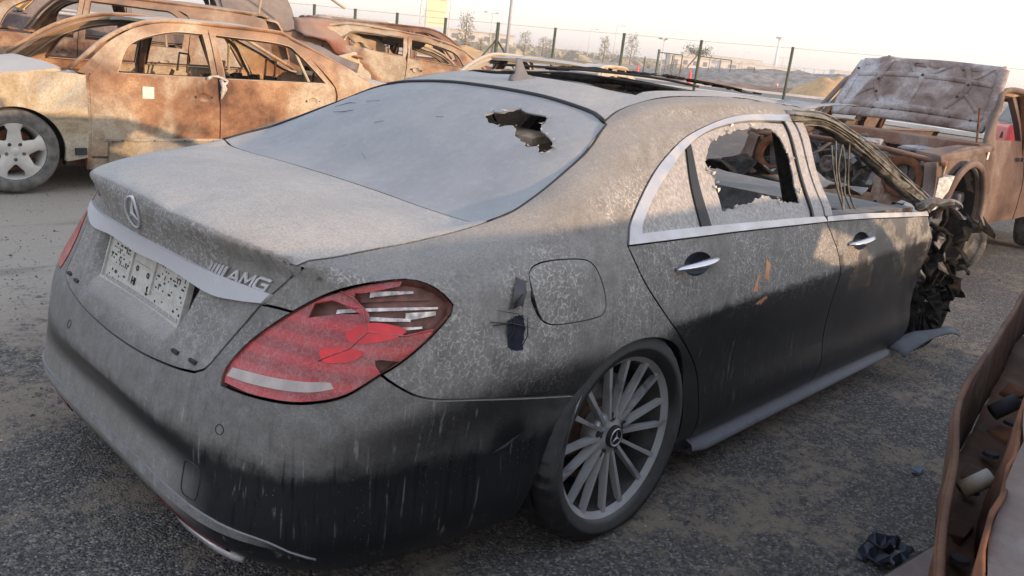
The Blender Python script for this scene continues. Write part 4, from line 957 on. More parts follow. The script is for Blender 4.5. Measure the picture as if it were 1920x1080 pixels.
# door mirror stump
mb = MB(); mb.tube(crom([(2.26, -.89, .90), (2.34, -.95, .93), (2.42, -1.0, .935), (2.46, -1.03, .92)], .03), .04, 7, rs=[.02, .03, .034, .03, .024][:5]+[.018]*9, flat=.8); mb.jit(.008, 2).build('melted_mirror', M['char_grey'], car)
# front end: bare rails, strut tower, melted lump of engine, hanging strips
for s_ in (-1, 1):
    mb = MB(); mb.hull8([(2.5, s_*.62, .30), (3.75, s_*.55, .36), (3.75, s_*.45, .36), (2.5, s_*.5, .30), (2.5, s_*.62, .44), (3.75, s_*.55, .48), (3.75, s_*.45, .48), (2.5, s_*.5, .44)]); mb.jit(.015, 12).build('chassis_rail', M['char_grey'], car)
    mb = MB(); mb.lathe([(.17, .35), (.16, .50), (.13, .68), (.09, .76), (.02, .77)], 14, c=(3.12, s_*.60, 0), axis='z'); mb.jit(.005, 13).build('strut_tower', M['char_grey'], car)
mb = MB(); rn = random.Random(3)
for k in range(9): mb.box((2.75+rn.uniform(0, .6), rn.uniform(-.3, .3), .5+rn.uniform(-.1, .15)), (rn.uniform(.15, .4), rn.uniform(.1, .3), rn.uniform(.1, .25)))
tag(mb.jit(.03, 4).build('engine_remains', M['char_grey'], car), kind='stuff')
for k, P_ in enumerate([[(2.45, -.90, .84), (2.52, -.94, .90), (2.60, -.93, .82), (2.62, -.90, .70)], [(2.46, -.92, .80), (2.56, -.98, .76), (2.58, -.96, .66)], [(2.44, -.86, .88), (2.60, -.80, .93), (2.75, -.78, .86)], [(2.48, -.90, .62), (2.58, -.93, .52), (2.66, -.90, .45)], [(2.5, -.7, .86), (2.7, -.72, .84), (2.86, -.70, .72)]]):
    MB().tube(crom(P_, .03), .012, 6, rs=None).jit(.006, k).build('burnt_hose', M['char'], car, smooth=True)
M['liner'] = rust_paint('blue_grey_plastic', ((.03, .035, .045), (.06, .07, .085), (.10, .115, .13), (.13, .14, .15)), dust=(.16, .165, .17), dtop=.5, scale=8)
rn = random.Random(33)
for k in range(22):                                                   # torn black sheet and lining hanging round the front wheel
    c_ = Vector((2.55+rn.uniform(0, .75), -.86+rn.uniform(-.10, .14), .42+rn.uniform(-.10, .36))); mb = MB(); g_ = []
    ux = Vector((rn.uniform(-1, 1), rn.uniform(-.5, .5), rn.uniform(-1, 1))).normalized(); uy = ux.cross(Vector((rn.uniform(-1, 1), 1, rn.uniform(-.6, .6)))).normalized(); L_ = rn.uniform(.10, .24)
    for i in range(7):
        for j in range(5): g_.append(c_+ux*(i/6-.5)*L_+uy*(j/4-.5)*L_*(.34+.2*math.sin(i*1.3+k))+Vector((0, 1, .3))*.03*math.sin(i*1.7+j*1.1+k)+Vector((rn.uniform(-.004, .004), rn.uniform(-.004, .004), rn.uniform(-.004, .004))))
    mb.add(g_, [(i*5+j, (i+1)*5+j, (i+1)*5+j+1, i*5+j+1) for i in range(6) for j in range(4)]); o = mb.build('torn_sheet', M['char'] if k % 5 else M['char_grey'], car, smooth=True); md = o.modifiers.new('t', 'SOLIDIFY'); md.thickness = .004
mb = MB(); nx, ny = 9, 4; vv = []; rn = random.Random(2)     # sheet of torn wing liner pointing out at knee height
for i in range(nx):
    for j in range(ny):
        a, b = i/(nx-1), j/(ny-1); vv.append((2.30+a*.52, -.90-.16*a-b*.10*(1-.6*a)+.012*math.sin(a*7), .175+.085*math.sin(a*2.4)-b*.02+.008*math.sin(a*8+b*3)))
mb.add(vv, [(i*ny+j, (i+1)*ny+j, (i+1)*ny+j+1, i*ny+j+1) for i in range(nx-1) for j in range(ny-1)]); o = mb.jit(.002, 1).build('torn_wing_liner', M['liner'], car, smooth=True); md = o.modifiers.new('thick', 'SOLIDIFY'); md.thickness = .005
mb = MB(); mb.hull8([(2.52, -.80, .60), (2.60, -.86, .58), (2.62, -.70, .58), (2.54, -.66, .60), (2.50, -.80, .83), (2.60, -.86, .85), (2.64, -.70, .87), (2.54, -.66, .84)]); mb.jit(.012, 5).build('hinge_post', M['ash'], car)

# ---------------- wheels
def star3(mb, r, y):
    for k in range(3):
        a = math.pi/2+k*2*math.pi/3; d = Vector((math.cos(a), 0, math.sin(a))); e = Vector((-d.z, 0, d.x))
        mb.add([d*r+Vector((0, y, 0)), e*r*.16+Vector((0, y, 0)), -e*r*.16+Vector((0, y, 0)), Vector((0, y-.004, 0))], [(0, 1, 3), (0, 3, 2)])
def multi_spoke(root, flat_z, seed=0, side=-1, tyre=True, rimmat='alloy'):
    """wheel at the origin of root, outer face towards -y"""
    if tyre:
        def wob(v, t):
            f = flat_z+.004
            if v.z < f:
                k = min(1, (f-v.z)/.05); v = Vector((v.x*(1+.05*k), v.y*(1+.05*k)-.012*k*(1 if v.y < 0 else -1), f+(f-v.z)*.03))
            return v
        mb = MB(); nseg = 168
        def pat(prof):
            vs = []; rows = []
            for r_, h_, g in prof:
                row = []
                for k in range(nseg):
                    t = 2*math.pi*k/nseg; rr = r_-(g if (k+int(abs(h_)*60)) % 4 == 0 else 0); row.append(wob(Vector((math.cos(t)*rr, h_, math.sin(t)*rr)), t))
                rows.append(row)
            vs = [v for r_ in rows for v in r_]; m = nseg
            mb.add(vs, [(i*m+k, i*m+(k+1) % m, (i+1)*m+(k+1) % m, (i+1)*m+k) for i in range(len(rows)-1) for k in range(nseg)])
        g = .007
        pat([(.262, -.005, 0), (.272, -.018, 0), (.290, -.026, 0), (.300, -.0275, 0), (.303, -.0255, 0), (.322, -.020, 0), (.334, -.008, g*.6), (.341, .008, g), (.345, .03, g), (.345, .058, g), (.336, .060, 0), (.336, .066, 0), (.345, .068, 0), (.345, .10, g*.5), (.336, .102, 0), (.336, .108, 0), (.346, .11, 0), (.346, .15, g*.5), (.336, .152, 0), (.336, .158, 0),
             (.345, .16, 0), (.345, .19, g), (.338, .215, g), (.322, .232, 0), (.29, .24, 0), (.262, .225, 0)])
        mb.build('tyre', M['rubber'], root, smooth=True)
    rim = MB(); rim.lathe([(.244, .012), (.252, .004), (.262, -.004), (.268, -.010), (.2685, -.004), (.266, .012)], 72)
    rim = rim.build('rim', M[rimmat], root, smooth=True)
    mb = MB(); mb.lathe([(.250, .225), (.238, .20), (.232, .10), (.234, .04), (.244, .0125)], 72); mb.build('rim_barrel', M['barrel'], rim, smooth=True)
    NS = 16
    for k in range(NS):
        pair = 1 if k % 2 else -1; a = (k//2)*2*math.pi/(NS//2)+pair*.175+.1; a0 = (k//2)*2*math.pi/(NS//2)+pair*.175+.1
        def pt(r_, ang, y): return Vector((math.cos(ang)*r_, y, math.sin(ang)*r_))
        mb = MB(); secs = []
        for j, t in enumerate((0, .25, .5, .75, 1.0)):
            r_ = .058+t*.192; ang = a0+(a-a0)*min(1, t*1.4); y = .022-.018*t; wf = .0052+.003*t*t; wb = .0070-.0005*t; dp = .030-.010*t
            T = Vector((-math.sin(ang), 0, math.cos(ang)))
            c_ = pt(r_, ang, y); secs.append([c_-T*wf, c_+T*wf, c_+T*(wf*1.0)+Vector((0, .010, 0)), c_+T*wb+Vector((0, dp, 0)), c_-T*wb+Vector((0, dp, 0)), c_-T*wf+Vector((0, .010, 0))])
        vs = [v for s2 in secs for v in s2]; m = 6
        mb.add(vs, [(i*m+q, i*m+(q+1) % m, (i+1)*m+(q+1) % m, (i+1)*m+q) for i in range(4) for q in range(m)]); mb.build('spoke', M[rimmat], rim, auto=R(40))
    mb = MB(); n_ = 40; vs = []                                        # dished hub
    mb.lathe([(.036, .018), (.050, .024), (.066, .026), (.080, .034), (.082, .06), (.07, .09)], 40); mb.build('hub', M[rimmat], rim, smooth=True)
    for k in range(5):
        a = k*2*math.pi/5+.35; mb = MB(); mb.lathe([(0, .0235), (.012, .0235), (.0145, .022), (.0145, .03)], 14, c=(math.cos(a)*.060, 0, math.sin(a)*.060)); mb.build('bolt_hole', M['slot'], rim)
    mb = MB(); mb.lathe([(0, .006), (.028, .006), (.030, .004), (.034, .004), (.036, .008), (.036, .03)], 32); mb.build('hub_cap', M['blacktrim'], rim, smooth=True)
    mb = MB(); star3(mb, .024, .003); mb.lathe([(.0245, .004), (.0275, .002), (.0295, .004)], 28); tag(mb.build('cap_star', M['chrome'], rim), kind='stuff')
    mb = MB(); mb.lathe([(.05, .10), (.17, .105), (.172, .115)], 36); mb.build('brake_disc', flat_mat('brake_disc_rust', (.10, .05, .03), .7, var=.5, scale=20) if 'brake_disc_rust' not in bpy.data.materials else bpy.data.materials['brake_disc_rust'], root)
    mb = MB(); mb.lathe([(.10, .085), (.185, .085), (.185, .13)], 12, a0=R(20), a1=R(110)); mb.build('brake_caliper', M['char_grey'], root)
wr = thing('x', 'x', 'x'); wr.name = 'rear_wheel'; del wr['label']; del wr['category']; wr.parent = car
wr.location = (-.003, -.925, .307); multi_spoke(wr, -.307); wr.rotation_euler = (R(-2), 0, R(0))
wl = bpy.data.objects.new('rear_wheel', None); COL.objects.link(wl); wl.parent = car; wl.location = (-.003, .925, .307); wl.rotation_euler = (R(2), 0, R(180))
for ch in wr.children:
    c_ = ch.copy(); COL.objects.link(c_); c_.parent = wl
    for g_ in ch.children: d_ = g_.copy(); COL.objects.link(d_); d_.parent = c_
wf = bpy.data.objects.new('front_wheel', None); COL.objects.link(wf); wf.parent = car; wf.location = (3.13, -.80, .262); wf.rotation_euler = (R(-4), 0, R(-8))
multi_spoke(wf, -.255, tyre=False, rimmat='char')
rn = random.Random(19)
for k in range(11):                                                   # curled pieces of carcass left on the bare rim
    a0 = R(rn.uniform(-30, 190)); da = R(rn.uniform(22, 55)); r0 = rn.uniform(.268, .30); y0 = rn.uniform(-.06, .06); wd = rn.uniform(.08, .18); lift = rn.uniform(.0, .10); mb = MB(); vs = []
    for i in range(8):
        for j in range(5):
            a = a0+da*i/7; rr = r0+lift*(i/7)**2+rn.uniform(-.004, .004)+.012*math.sin(j*1.6+k); vs.append((math.cos(a)*rr, y0+wd*(j/4-.5)+rn.uniform(-.012, .012), math.sin(a)*rr))
    mb.add(vs, [(i*5+j, (i+1)*5+j, (i+1)*5+j+1, i*5+j+1) for i in range(7) for j in range(4)]); o = mb.build('tyre_shred', M['char'], wf, smooth=True); o.modifiers.new('t', 'SOLIDIFY').thickness = .008
wfl = bpy.data.objects.new('front_wheel', None); COL.objects.link(wfl); wfl.parent = car; wfl.location = (3.13, .80, .262); wfl.rotation_euler = (R(4), 0, R(180))
for ch in wf.children:
    c_ = ch.copy(); COL.objects.link(c_); c_.parent = wfl
    for g_ in ch.children: d_ = g_.copy(); COL.objects.link(d_); d_.parent = c_
# ================================================================== THE OTHER WRECKS
RUST = ((.10, .045, .022), (.22, .105, .050), (.36, .20, .11), (.45, .36, .26))
M['rust_ochre'] = rust_paint('burnt_ochre_body', ((.10, .055, .038), (.25, .135, .08), (.42, .27, .16), (.48, .42, .32)), dust=(.42, .34, .26), dtop=.55, scale=1.7)
M['rust_wing'] = rust_paint('ash_streaked_wing', ((.12, .115, .11), (.38, .30, .19), (.48, .44, .35), (.20, .205, .21)), dust=(.42, .40, .37), dtop=.7, scale=2.4)
M['rust_brown'] = rust_paint('rusty_brown_body', ((.075, .032, .022), (.15, .072, .048), (.24, .135, .095), (.28, .22, .19)), dust=(.24, .16, .11), dtop=.5, scale=1.8)
M['rust_inner'] = rust_paint('rusty_inner_panel', ((.030, .012, .008), (.070, .028, .016), (.12, .055, .030), (.13, .09, .065)), dust=(.10, .062, .042), dtop=.3, scale=4)
M['rust_grey'] = rust_paint('scorched_grey_frame', ((.055, .042, .045), (.12, .095, .095), (.20, .165, .155), (.24, .19, .16)), dust=(.24, .22, .20), dtop=.6, scale=2.5)
M['rust_sand'] = rust_paint('burnt_sand_body', ((.30, .20, .10), (.45, .34, .20), (.52, .44, .30), (.40, .38, .34)), dust=(.45, .42, .39), dtop=.9, scale=1.5)
M['rust_hood'] = rust_paint('scorched_bonnet', ((.12, .075, .065), (.25, .19, .17), (.42, .38, .37), (.58, .59, .61)), dust=(.35, .28, .24), dtop=.2, scale=2.6)
M['rust_maroon'] = rust_paint('maroon_panel', ((.085, .022, .016), (.14, .042, .03), (.20, .075, .05), (.24, .17, .13)), dust=(.36, .25, .19), dtop=.7, scale=1.2)
M['rust_deep'] = flat_mat('deep_rust', (.12, .045, .02), .9, var=.5, scale=14, bump=.5)

class Body:
    """side and top surfaces of a simple car body in its own frame: rear axle at x=0, nose at +x, left side +y"""
    def __init__(s, W=.90, belt=.95, roof=1.45, x0=-1.1, x1=3.8, tum=.42, prof=None, taper=(.10, .08)):
        s.W, s.belt, s.roof, s.x0, s.x1, s.tum, s.prof, s.tp = W, belt, roof, x0, x1, tum, prof, taper
    def y(s, x, z):
        w_ = s.W*(1-s.tp[0]*max(0, (x-(s.x1-1.1))/1.1)**2.2-s.tp[1]*max(0, (s.x0+.9-x)/.9)**2.2)
        b = s.belt
        if z <= b: return w_-.045*abs((z-.62)/.40)**2.2+.006*math.exp(-((z-.74)/.03)**2)
        t = z-b; return w_-.045*abs((b-.62)/.40)**2.2-t*s.tum-t*t*.28
    def side(s):
        def f(o, d):
            x, z = o.x, o.z; y = s.y(x, z); e = .01
            nx = -(s.y(x+e, z)-s.y(x-e, z))/(2*e); nz = -(s.y(x, z+e)-s.y(x, z-e))/(2*e)
            n_ = Vector((nx, 1, nz)).normalized(); return Vector((x, y, z)), n_
        return f
    def zt(s, x, y):
        P = s.prof
        for i in range(len(P)-1):
            if P[i][0] <= x <= P[i+1][0]:
                t = (x-P[i][0])/(P[i+1][0]-P[i][0]); z = P[i][1]+(P[i+1][1]-P[i][1])*t; break
        else: z = P[0][1] if x < P[0][0] else P[-1][1]
        return z-.045*(abs(y)/.7)**2.4
    def top(s):
        def f(o, d):
            x, y = o.x, o.y; e = .02; z = s.zt(x, y)
            return Vector((x, y, z)), Vector((-(s.zt(x+e, y)-s.zt(x-e, y))/(2*e), -(s.zt(x, y+e)-s.zt(x, y-e))/(2*e), 1)).normalized()
        return f
def xz(pts): return [(x, 0, z) for x, z in pts]
def arc(cx, cz, r, a0, a1, n=12): return [(cx+r*math.cos(R(a0+(a1-a0)*i/n)), cz+r*math.sin(R(a0+(a1-a0)*i/n))) for i in range(n+1)]
def dents(amp, seed):
    return lambda p, nn: p+nn*(rng_noise(p, 2.6, seed)*amp+rng_noise(p, 8, seed)*amp*.35)

def five_spoke(par, loc, rz, mat_r, mat_t, r=.33, w_=.21, sink=0.0):
    root = bpy.data.objects.new('wheel', None); COL.objects.link(root); root.parent = par; root.location = loc; root.rotation_euler = (0, 0, rz)
    if mat_t:
        mb = MB(); mb.lathe([(r*.68, -.005), (r*.74, -.02), (r*.86, -.028), (r*.97, -.012), (r, .02), (r*1.005, w_/2), (r, w_-.02), (r*.95, w_+.01), (r*.7, w_)], 48, wob=lambda v, t: Vector((v.x*(1.04 if v.z < -r*.9 else 1), v.y, max(v.z, -r+sink+.004)))); mb.build('tyre', mat_t, root, smooth=True)
    rm = MB(); rm.lathe([(r*.62, w_), (r*.60, .08), (r*.64, .02), (r*.69, -.004), (r*.715, -.014), (r*.72, 0)], 48); rm = rm.build('rim', mat_r, root, smooth=True)
    for k in range(5):
        a = R(90+72*k); d = Vector((math.cos(a), 0, math.sin(a))); t = Vector((-d.z, 0, d.x)); vs = []; m = 6
        for rr, hw, y in ((.10, .34, .012), (.28, .17, .004), (.5, .135, -.002), (.68, .24, .004)):
            c_ = d*r*rr+Vector((0, y, 0)); h = hw*r
            vs += [c_-t*h+Vector((0, .008, 0)), c_-t*h*.6-Vector((0, .006, 0)), c_+t*h*.6-Vector((0, .006, 0)), c_+t*h+Vector((0, .008, 0)), c_+t*h*.8+Vector((0, .04, 0)), c_-t*h*.8+Vector((0, .04, 0))]
        mb = MB(); mb.add(vs, [(i*m+q, i*m+(q+1) % m, (i+1)*m+(q+1) % m, (i+1)*m+q) for i in range(3) for q in range(m)]); mb.build('spoke', mat_r, rm, auto=R(45))
        mb = MB(); b = R(54+72*k); mb.lathe([(0, -.001), (.013, -.001), (.016, .004)], 10, c=(math.cos(b)*r*.20, 0, math.sin(b)*r*.20)); mb.build('wheel_nut', M['char_grey'], rm)
    mb = MB(); mb.lathe([(0, .0), (r*.075, .0), (r*.10, .006), (r*.26, .008), (r*.30, .03)], 20); mb.build('hub', mat_r, rm, smooth=True)
    mb = MB(); mb.lathe([(.02, .09), (r*.5, .095), (r*.5, .11)], 24); mb.build('brake_disc', M['rust_deep'], root)
    return root

def seat_frame(par, x, y, mat, seed=0, w_=.44):
    rn = random.Random(seed); mb = MB(); zb = .32
    for s_ in (-1, 1):
        mb.tube([(x+.25, y+s_*w_/2, zb), (x-.2, y+s_*w_/2, zb-.02), (x-.30, y+s_*w_/2, zb+.2), (x-.48, y+s_*w_/2*.9, zb+.62)], .016, 6)
    for t in (0, .3, .6, .9): mb.tube([(x-.24-.24*t, y-w_/2, zb+.05+.57*t), (x-.24-.24*t, y+w_/2, zb+.05+.57*t)], .010, 5)
    for t in (0, .33, .66, 1): mb.tube([(x+.25-.45*t, y-w_/2, zb), (x+.25-.45*t, y+w_/2, zb)], .008, 5)
    mb.tube([(x-.48, y-.1, zb+.62), (x-.50, y-.1, zb+.80), (x-.50, y+.1, zb+.80), (x-.48, y+.1, zb+.62)], .012, 5)
    mb.jit(.006, seed); mb.build('seat_frame', mat, par)

def saloon(name, label, loc, yaw, sc, mats, sp=.05, wb=2.9, x0=-1.15, x1=3.8, roof=1.44, belt=.95, xa=2.42, xat=1.66, xb=1.2, xct=.15, xc=-.62, tipx=-.04, wag=False,
           hood='on', boot='on', wheels=(1, 1, 1, 1), tyres=True, sun=None, group='burnt out cars', W=.90, handles=True, tilt=(0, 0), doors=True, detail=True, arch_r=.37, raise_=0.0, boot_open=0, amp=.006):
    body, wing, inner, roofm = mats
    root = thing(name, label, 'car', loc, group); root.rotation_euler = (tilt[0], tilt[1], yaw); root.scale = (sc, sc, sc)
    zr = roof-.055; tailz = belt+.06
    if wag: prof = [(x0, roof-.10), (x0+.3, roof-.03), (.2, roof), (1.1, roof), (xat, roof-.04), (xa, belt+.08), (xa+.02, belt+.07), (x1-.6, belt-.05), (x1, belt-.22)]
    else: prof = [(x0, tailz-.05), (x0+.12, tailz+.01), (xc, tailz+.03), (xct, roof-.03), (.6, roof), (1.1, roof), (xat, roof-.04), (xa, belt+.08), (xa+.02, belt+.07), (x1-.6, belt-.04), (x1, belt-.20)]
    B = Body(W, belt, roof, x0, x1, prof=prof); SF, TF = B.side(), B.top(); dp = dents(amp, len(name)+int(loc[0]*3))
    xg = xa-.08                                                     # front door to wing gap
    if wag: outer = [(xa, belt+.01), ((xa+xat)/2+.02, (belt+zr)/2+.07), (xat, zr-.01), (1.0, zr+.02), (.2, zr+.01), (x0+.28, zr-.03), (x0+.10, zr-.12), (x0+.0, belt+.02)]
    else: outer = [(xa, belt+.01), ((xa+xat)/2+.02, (belt+zr)/2+.07), (xat, zr-.01), (1.0, zr+.02), (.45, zr), (xct, zr-.06), ((xct+xc)/2-.02, (zr+belt)/2+.0), (xc, belt+.055), (x0+.1, belt+.02)]
    dl = [(xg-.06, belt+.005), ((xg+xat)/2-.03, (belt+zr)/2+.045), (xat-.06, zr-.055), (1.0, zr-.045), (.45, zr-.065)]
    dl += ([(.1, zr-.07), (tipx+.02, zr-.2), (tipx, belt+.0)] if wag else [(.22, zr-.15), (tipx, belt+.02)])
    for s_ in (1, -1):
        mr = s_ < 0
        dr_lo = [(tipx, belt+.0), (tipx-.02, belt-.1), (tipx+.04, belt-.22), (.22, .58), (.37, .42), (.42, .25)]
        hole_ = xz(dl[:1])+xz([(xg, belt-.02), (xg-.01, .26), (.42, .25)])+xz(dr_lo[::-1][1:])+xz(dl[::-1][1:-1])
        hp = outline([crom(xz([(xg-.01, belt+.005), (xg-.01, .26)]), .08), xz([(xg-.01, .26), (.42, .25)]), xz(dr_lo[::-1]), xz(dl[::-1][:]), xz([dl[0], (xg-.01, belt+.005)])], .06)
        segs = [xz(outer), xz([outer[-1], (x0-.0, .70), (x0+.03, .36)]), xz([(x0+.03, .36), (-arch_r-.02, .24)]), xz(arc(0, .31, arch_r, 190, 0)), xz([(arch_r, .31), (arch_r+.02, .17), (xg+.02, .17)]), xz([(xg+.02, .17), (xg+.02, belt)]), xz([(xg+.02, belt), (xa, belt+.01)])]
        skin('side_frame', segs, (0, 1, 0), body, root, SF, holes=[hp], sp=sp, gap=0, flange=.05, mirror=mr, disp=dp)
        wingo = [xz([(xg+.012, belt-.005), (xg+.012, .27)]), xz([(xg+.012, .27), (wb-arch_r-.02, .24)]), xz(arc(wb, .31, arch_r, 190, 0)), xz([(wb+arch_r, .31), (x1-.1, .34), (x1-.02, .50)]), xz([(x1-.02, .50), (x1-.04, belt-.24)]), xz([(x1-.04, belt-.24), (x1-.6, belt-.09), (xa+.3, belt+.0), (xg+.012, belt-.005)])]
        skin('front_wing', wingo, (0, 1, 0), wing, root, SF, sp=sp, gap=.004, flange=.03, mirror=mr, disp=dp)
        mb = MB(); mb.lathe([(arch_r+.01, s_*(W-.03)), (arch_r+.03, s_*(W-.3)), (.05, s_*(W-.32))], 18, c=(wb, 0, .31), a0=R(-15), a1=R(195)); mb.build('wheel_housing', M['inner_dark'], root)
        mb = MB(); mb.lathe([(arch_r+.01, s_*(W-.03)), (arch_r+.03, s_*(W-.3)), (.05, s_*(W-.32))], 18, c=(0, 0, .31), a0=R(-15), a1=R(195)); mb.build('wheel_housing', M['inner_dark'], root)
        if not doors: continue
        rsd = zr-.005
        fd = [xz([(xg, belt-.01), ((xg+xat)/2+.0, (belt+zr)/2+.055), (xat-.04, zr-.03), (xb, zr-.012)]), xz([(xb, zr-.012), (xb+.01, belt), (xb, .28)]), xz([(xb, .28), (xg, .28)]), xz([(xg, .28), (xg, belt-.01)])]
        hr = lambda hx: [(hx+.054*math.cos(2*math.pi*k/16), 0, belt-.15+.039*math.sin(2*math.pi*k/16)) for k in range(16)]
        fh = outline([xz([(xg-.24, belt+.02), ((xg+xat)/2-.06, (belt+zr)/2+.03), (xat-.08, zr-.075), (xb+.06, zr-.06)]), xz([(xb+.06, zr-.06), (xb+.06, belt+.02)]), xz([(xb+.06, belt+.02), (xg-.24, belt+.02)])], .05)
        f_ = skin('front_door', fd, (0, 1, 0), body, root, SF, holes=[fh]+([hr(xb+.16)] if handles else []), sp=sp, gap=.005, off=.004, flange=.04, mirror=mr, disp=dp)
        if wag: rd = [xz([(xb, zr-.012), (.45, zr-.03), (.2, zr-.04), (tipx+.03, zr-.19), (tipx+.01, belt)])]; rh = [xz([(xb-.06, zr-.06), (.45, zr-.075), (.22, zr-.09), (tipx+.09, zr-.24), (tipx+.08, belt+.03)]), xz([(tipx+.08, belt+.03), (xb-.06, belt+.02)])]
        else: rd = [xz([(xb, zr-.012), (.45, zr-.035), (.24, zr-.12), (tipx+.015, belt+.0)])]; rh = [xz([(xb-.06, zr-.06), (.46, zr-.085), (.29, zr-.17), (tipx+.11, belt+.03)]), xz([(tipx+.11, belt+.03), (xb-.06, belt+.02)])]
        rd += [xz([(tipx+.015, belt+.0), (tipx-.0, belt-.1), (tipx+.06, belt-.22), (.24, .58), (.39, .42), (.43, .28)]), xz([(.43, .28), (xb, .28)]), xz([(xb, .28), (xb+.01, belt), (xb, zr-.012)])]
        rh = outline(rh+[xz([(xb-.06, belt+.02), (xb-.06, zr-.06)])], .05)
        r_ = skin('rear_door', rd, (0, 1, 0), body, root, SF, holes=[rh]+([hr(.22)] if handles else []), sp=sp, gap=.005, off=.004, flange=.04, mirror=mr, disp=dp)
        if detail:
            for par, hh in ((f_, fh), (r_, rh)):
                mb = MB(); q = [Vector((p[0], s_*(B.y(p[0], p[2])-.012), p[2])) for p in hh]; mb.tube(q+[q[0]], .010, 5, cap=False); mb.build('window_lip', inner, par, smooth=True)
                mb = MB(); q = [Vector((p[0], s_*(B.y(p[0], p[2])+.002), p[2]+.0)) for p in hh]; mb.tube(q+[q[0]], .004, 4, cap=False); mb.build('window_edge', roofm, par, smooth=True)
        if handles:
            for par, hx in ((f_, xb+.16), (r_, .22)):
                mb = MB(); n_ = 14; vs = []
                for rr, o_ in ((1, .002), (.7, -.016), (0, -.022)):
                    for k in range(n_):
                        a = 2*math.pi*k/n_; x_, z_ = hx+math.cos(a)*.055*rr, belt-.15+math.sin(a)*.04*rr; vs.append((x_, s_*(B.y(x_, z_)+.004+o_), z_))
                mb.add(vs, [(i*n_+k, i*n_+(k+1) % n_, (i+1)*n_+(k+1) % n_, (i+1)*n_+k) for i in range(2) for k in range(n_)]); mb.build('handle_recess', body, par, smooth=True)
                for dx in (-.075, .075):
                    mb = MB(); mb.lathe([(0, .001), (.012, .001), (.014, -.004)], 10, c=(hx+dx, s_*(B.y(hx+dx, belt-.15)+.006), belt-.15)); mb.build('handle_hole', M['slot'], par)
        if detail:
            mb = MB(); q = [(xg, B.y(xg, belt)-.01, belt+.0), (1.3, B.y(1.3, belt)-.01, belt+.0)]
            mb.hull8([(xb+.1, s_*(W-.10), .35), (xg-.1, s_*(W-.10), .35), (xg-.1, s_*(W-.13), .35), (xb+.1, s_*(W-.13), .35), (xb+.1, s_*(W-.09), .88), (xg-.1, s_*(W-.09), .88), (xg-.1, s_*(W-.13), .88), (xb+.1, s_*(W-.13), .88)]); mb.build('door_inner', inner, f_)
            mb = MB(); mb.tube([(xb, s_*(W-.07), .25), (xb, s_*(W-.07), belt), (xb+.04, s_*(B.y(xb, zr)-.05), zr-.02)], .05, 6, flat=.6); mb.build('centre_pillar', inner, root)
            mb = MB(); mb.tube([(.22, s_*(B.y(.22, belt)-.03), belt), (.30, s_*(B.y(.3, zr-.15)-.03), zr-.17)], .014, 6); mb.build('window_divider', roofm, r_)
    # top panels
    hw = lambda x: B.y(min(max(x, xct), xat), zr)-.02
    rp = [[(xat, 0, 0), (xat-.02, -hw(1)*.7, 0), (xat-.06, -hw(1), 0)], [(xat-.06, -hw(1), 0), (1.0, -hw(1), 0), (xct if not wag else x0+.25, -hw(1)*.97, 0)]]
    xe = xct if not wag else x0+.25
    rp += [[(xe, -hw(1)*.97, 0), (xe+.03, 0, 0), (xe, hw(1)*.97, 0)], [(xe, hw(1)*.97, 0), (1.0, hw(1), 0), (xat-.06, hw(1), 0)], [(xat-.06, hw(1), 0), (xat-.02, hw(1)*.7, 0), (xat, 0, 0)]]
    hs = []
    if sun: hs = [outline([[(sun[0], -.36, 0), (sun[1], -.36, 0)], [(sun[1], -.36, 0), (sun[1], .36, 0)], [(sun[1], .36, 0), (sun[0], .36, 0)], [(sun[0], .36, 0), (sun[0], -.36, 0)]], .06)]
    skin('roof_panel', rp, (0, 0, 1), roofm, root, TF, holes=hs, sp=sp*1.2, gap=0, flange=.03, disp=dents(amp*1.6, 4))
    for s_ in (1, -1):                                             # screen pillars and cant rails
        mb = MB(); P = [(xa+.04, s_*(B.y(xa, belt)-.05), belt+.03), ((xa+xat)/2+.04, s_*(B.y(xat, (belt+zr)/2+.07)-.03), (belt+zr)/2+.09), (xat, s_*(hw(1)+.0), zr+.01), (1.0, s_*(hw(1)+.015), zr+.03), (.45, s_*(hw(1)+.015), zr+.02)]
        P += [(x0+.3, s_*hw(1), zr+.0)] if wag else [(xct, s_*(hw(1)-.0), zr-.03), (xc, s_*(B.y(xc, belt)-.12), belt+.07)]
        mb.tube(crom(P, .12), .024, 8, flat=.8); mb.build('cant_rail', body, root, smooth=True)
    mb = MB(); mb.hull8([(xa-.30, -.72, .60), (xa-.02, -.72, .60), (xa-.02, .72, .60), (xa-.30, .72, .60), (xa-.20, -.70, belt-.06), (xa+.04, -.72, belt+.0), (xa+.04, .72, belt+.0), (xa-.20, .70, belt-.06)]); mb.jit(.015, 3).build('dashboard_frame', inner, root)
    mb = MB(); mb.box(((x0+x1)/2, 0, .22), (x1-x0-.5, W*1.7, .05)); mb.build('floor_pan', inner, root)
    if detail:
        for y_ in (-.38, .38): seat_frame(root, 1.45, y_, inner, 3+int(y_*9)); seat_frame(root, .45, y_, inner, 9+int(y_*9), .5)
        mb = MB(); rn = random.Random(5)
        for k in range(60):
            c_ = (rn.uniform(-.1, .75), rn.uniform(-.6, .65), rn.uniform(.75, .92)); mb.box(c_, (rn.uniform(.06, .16), rn.uniform(.05, .12), rn.uniform(.05, .14)), Matrix.Rotation(rn.uniform(0, 3), 3, 'Z') @ Matrix.Rotation(rn.uniform(-.6, .6), 3, 'X'))
        tag(mb.jit(.01, 5).build('charred_debris', M['char'], root), kind='stuff')
        mb = MB(); mb.hull8([(-.2, -.7, .3), (.9, -.7, .3), (.9, .7, .3), (-.2, .7, .3), (-.2, -.68, .76), (.85, -.68, .76), (.85, .68, .76), (-.2, .68, .76)]); mb.build('rear_bench', M['char'], root)
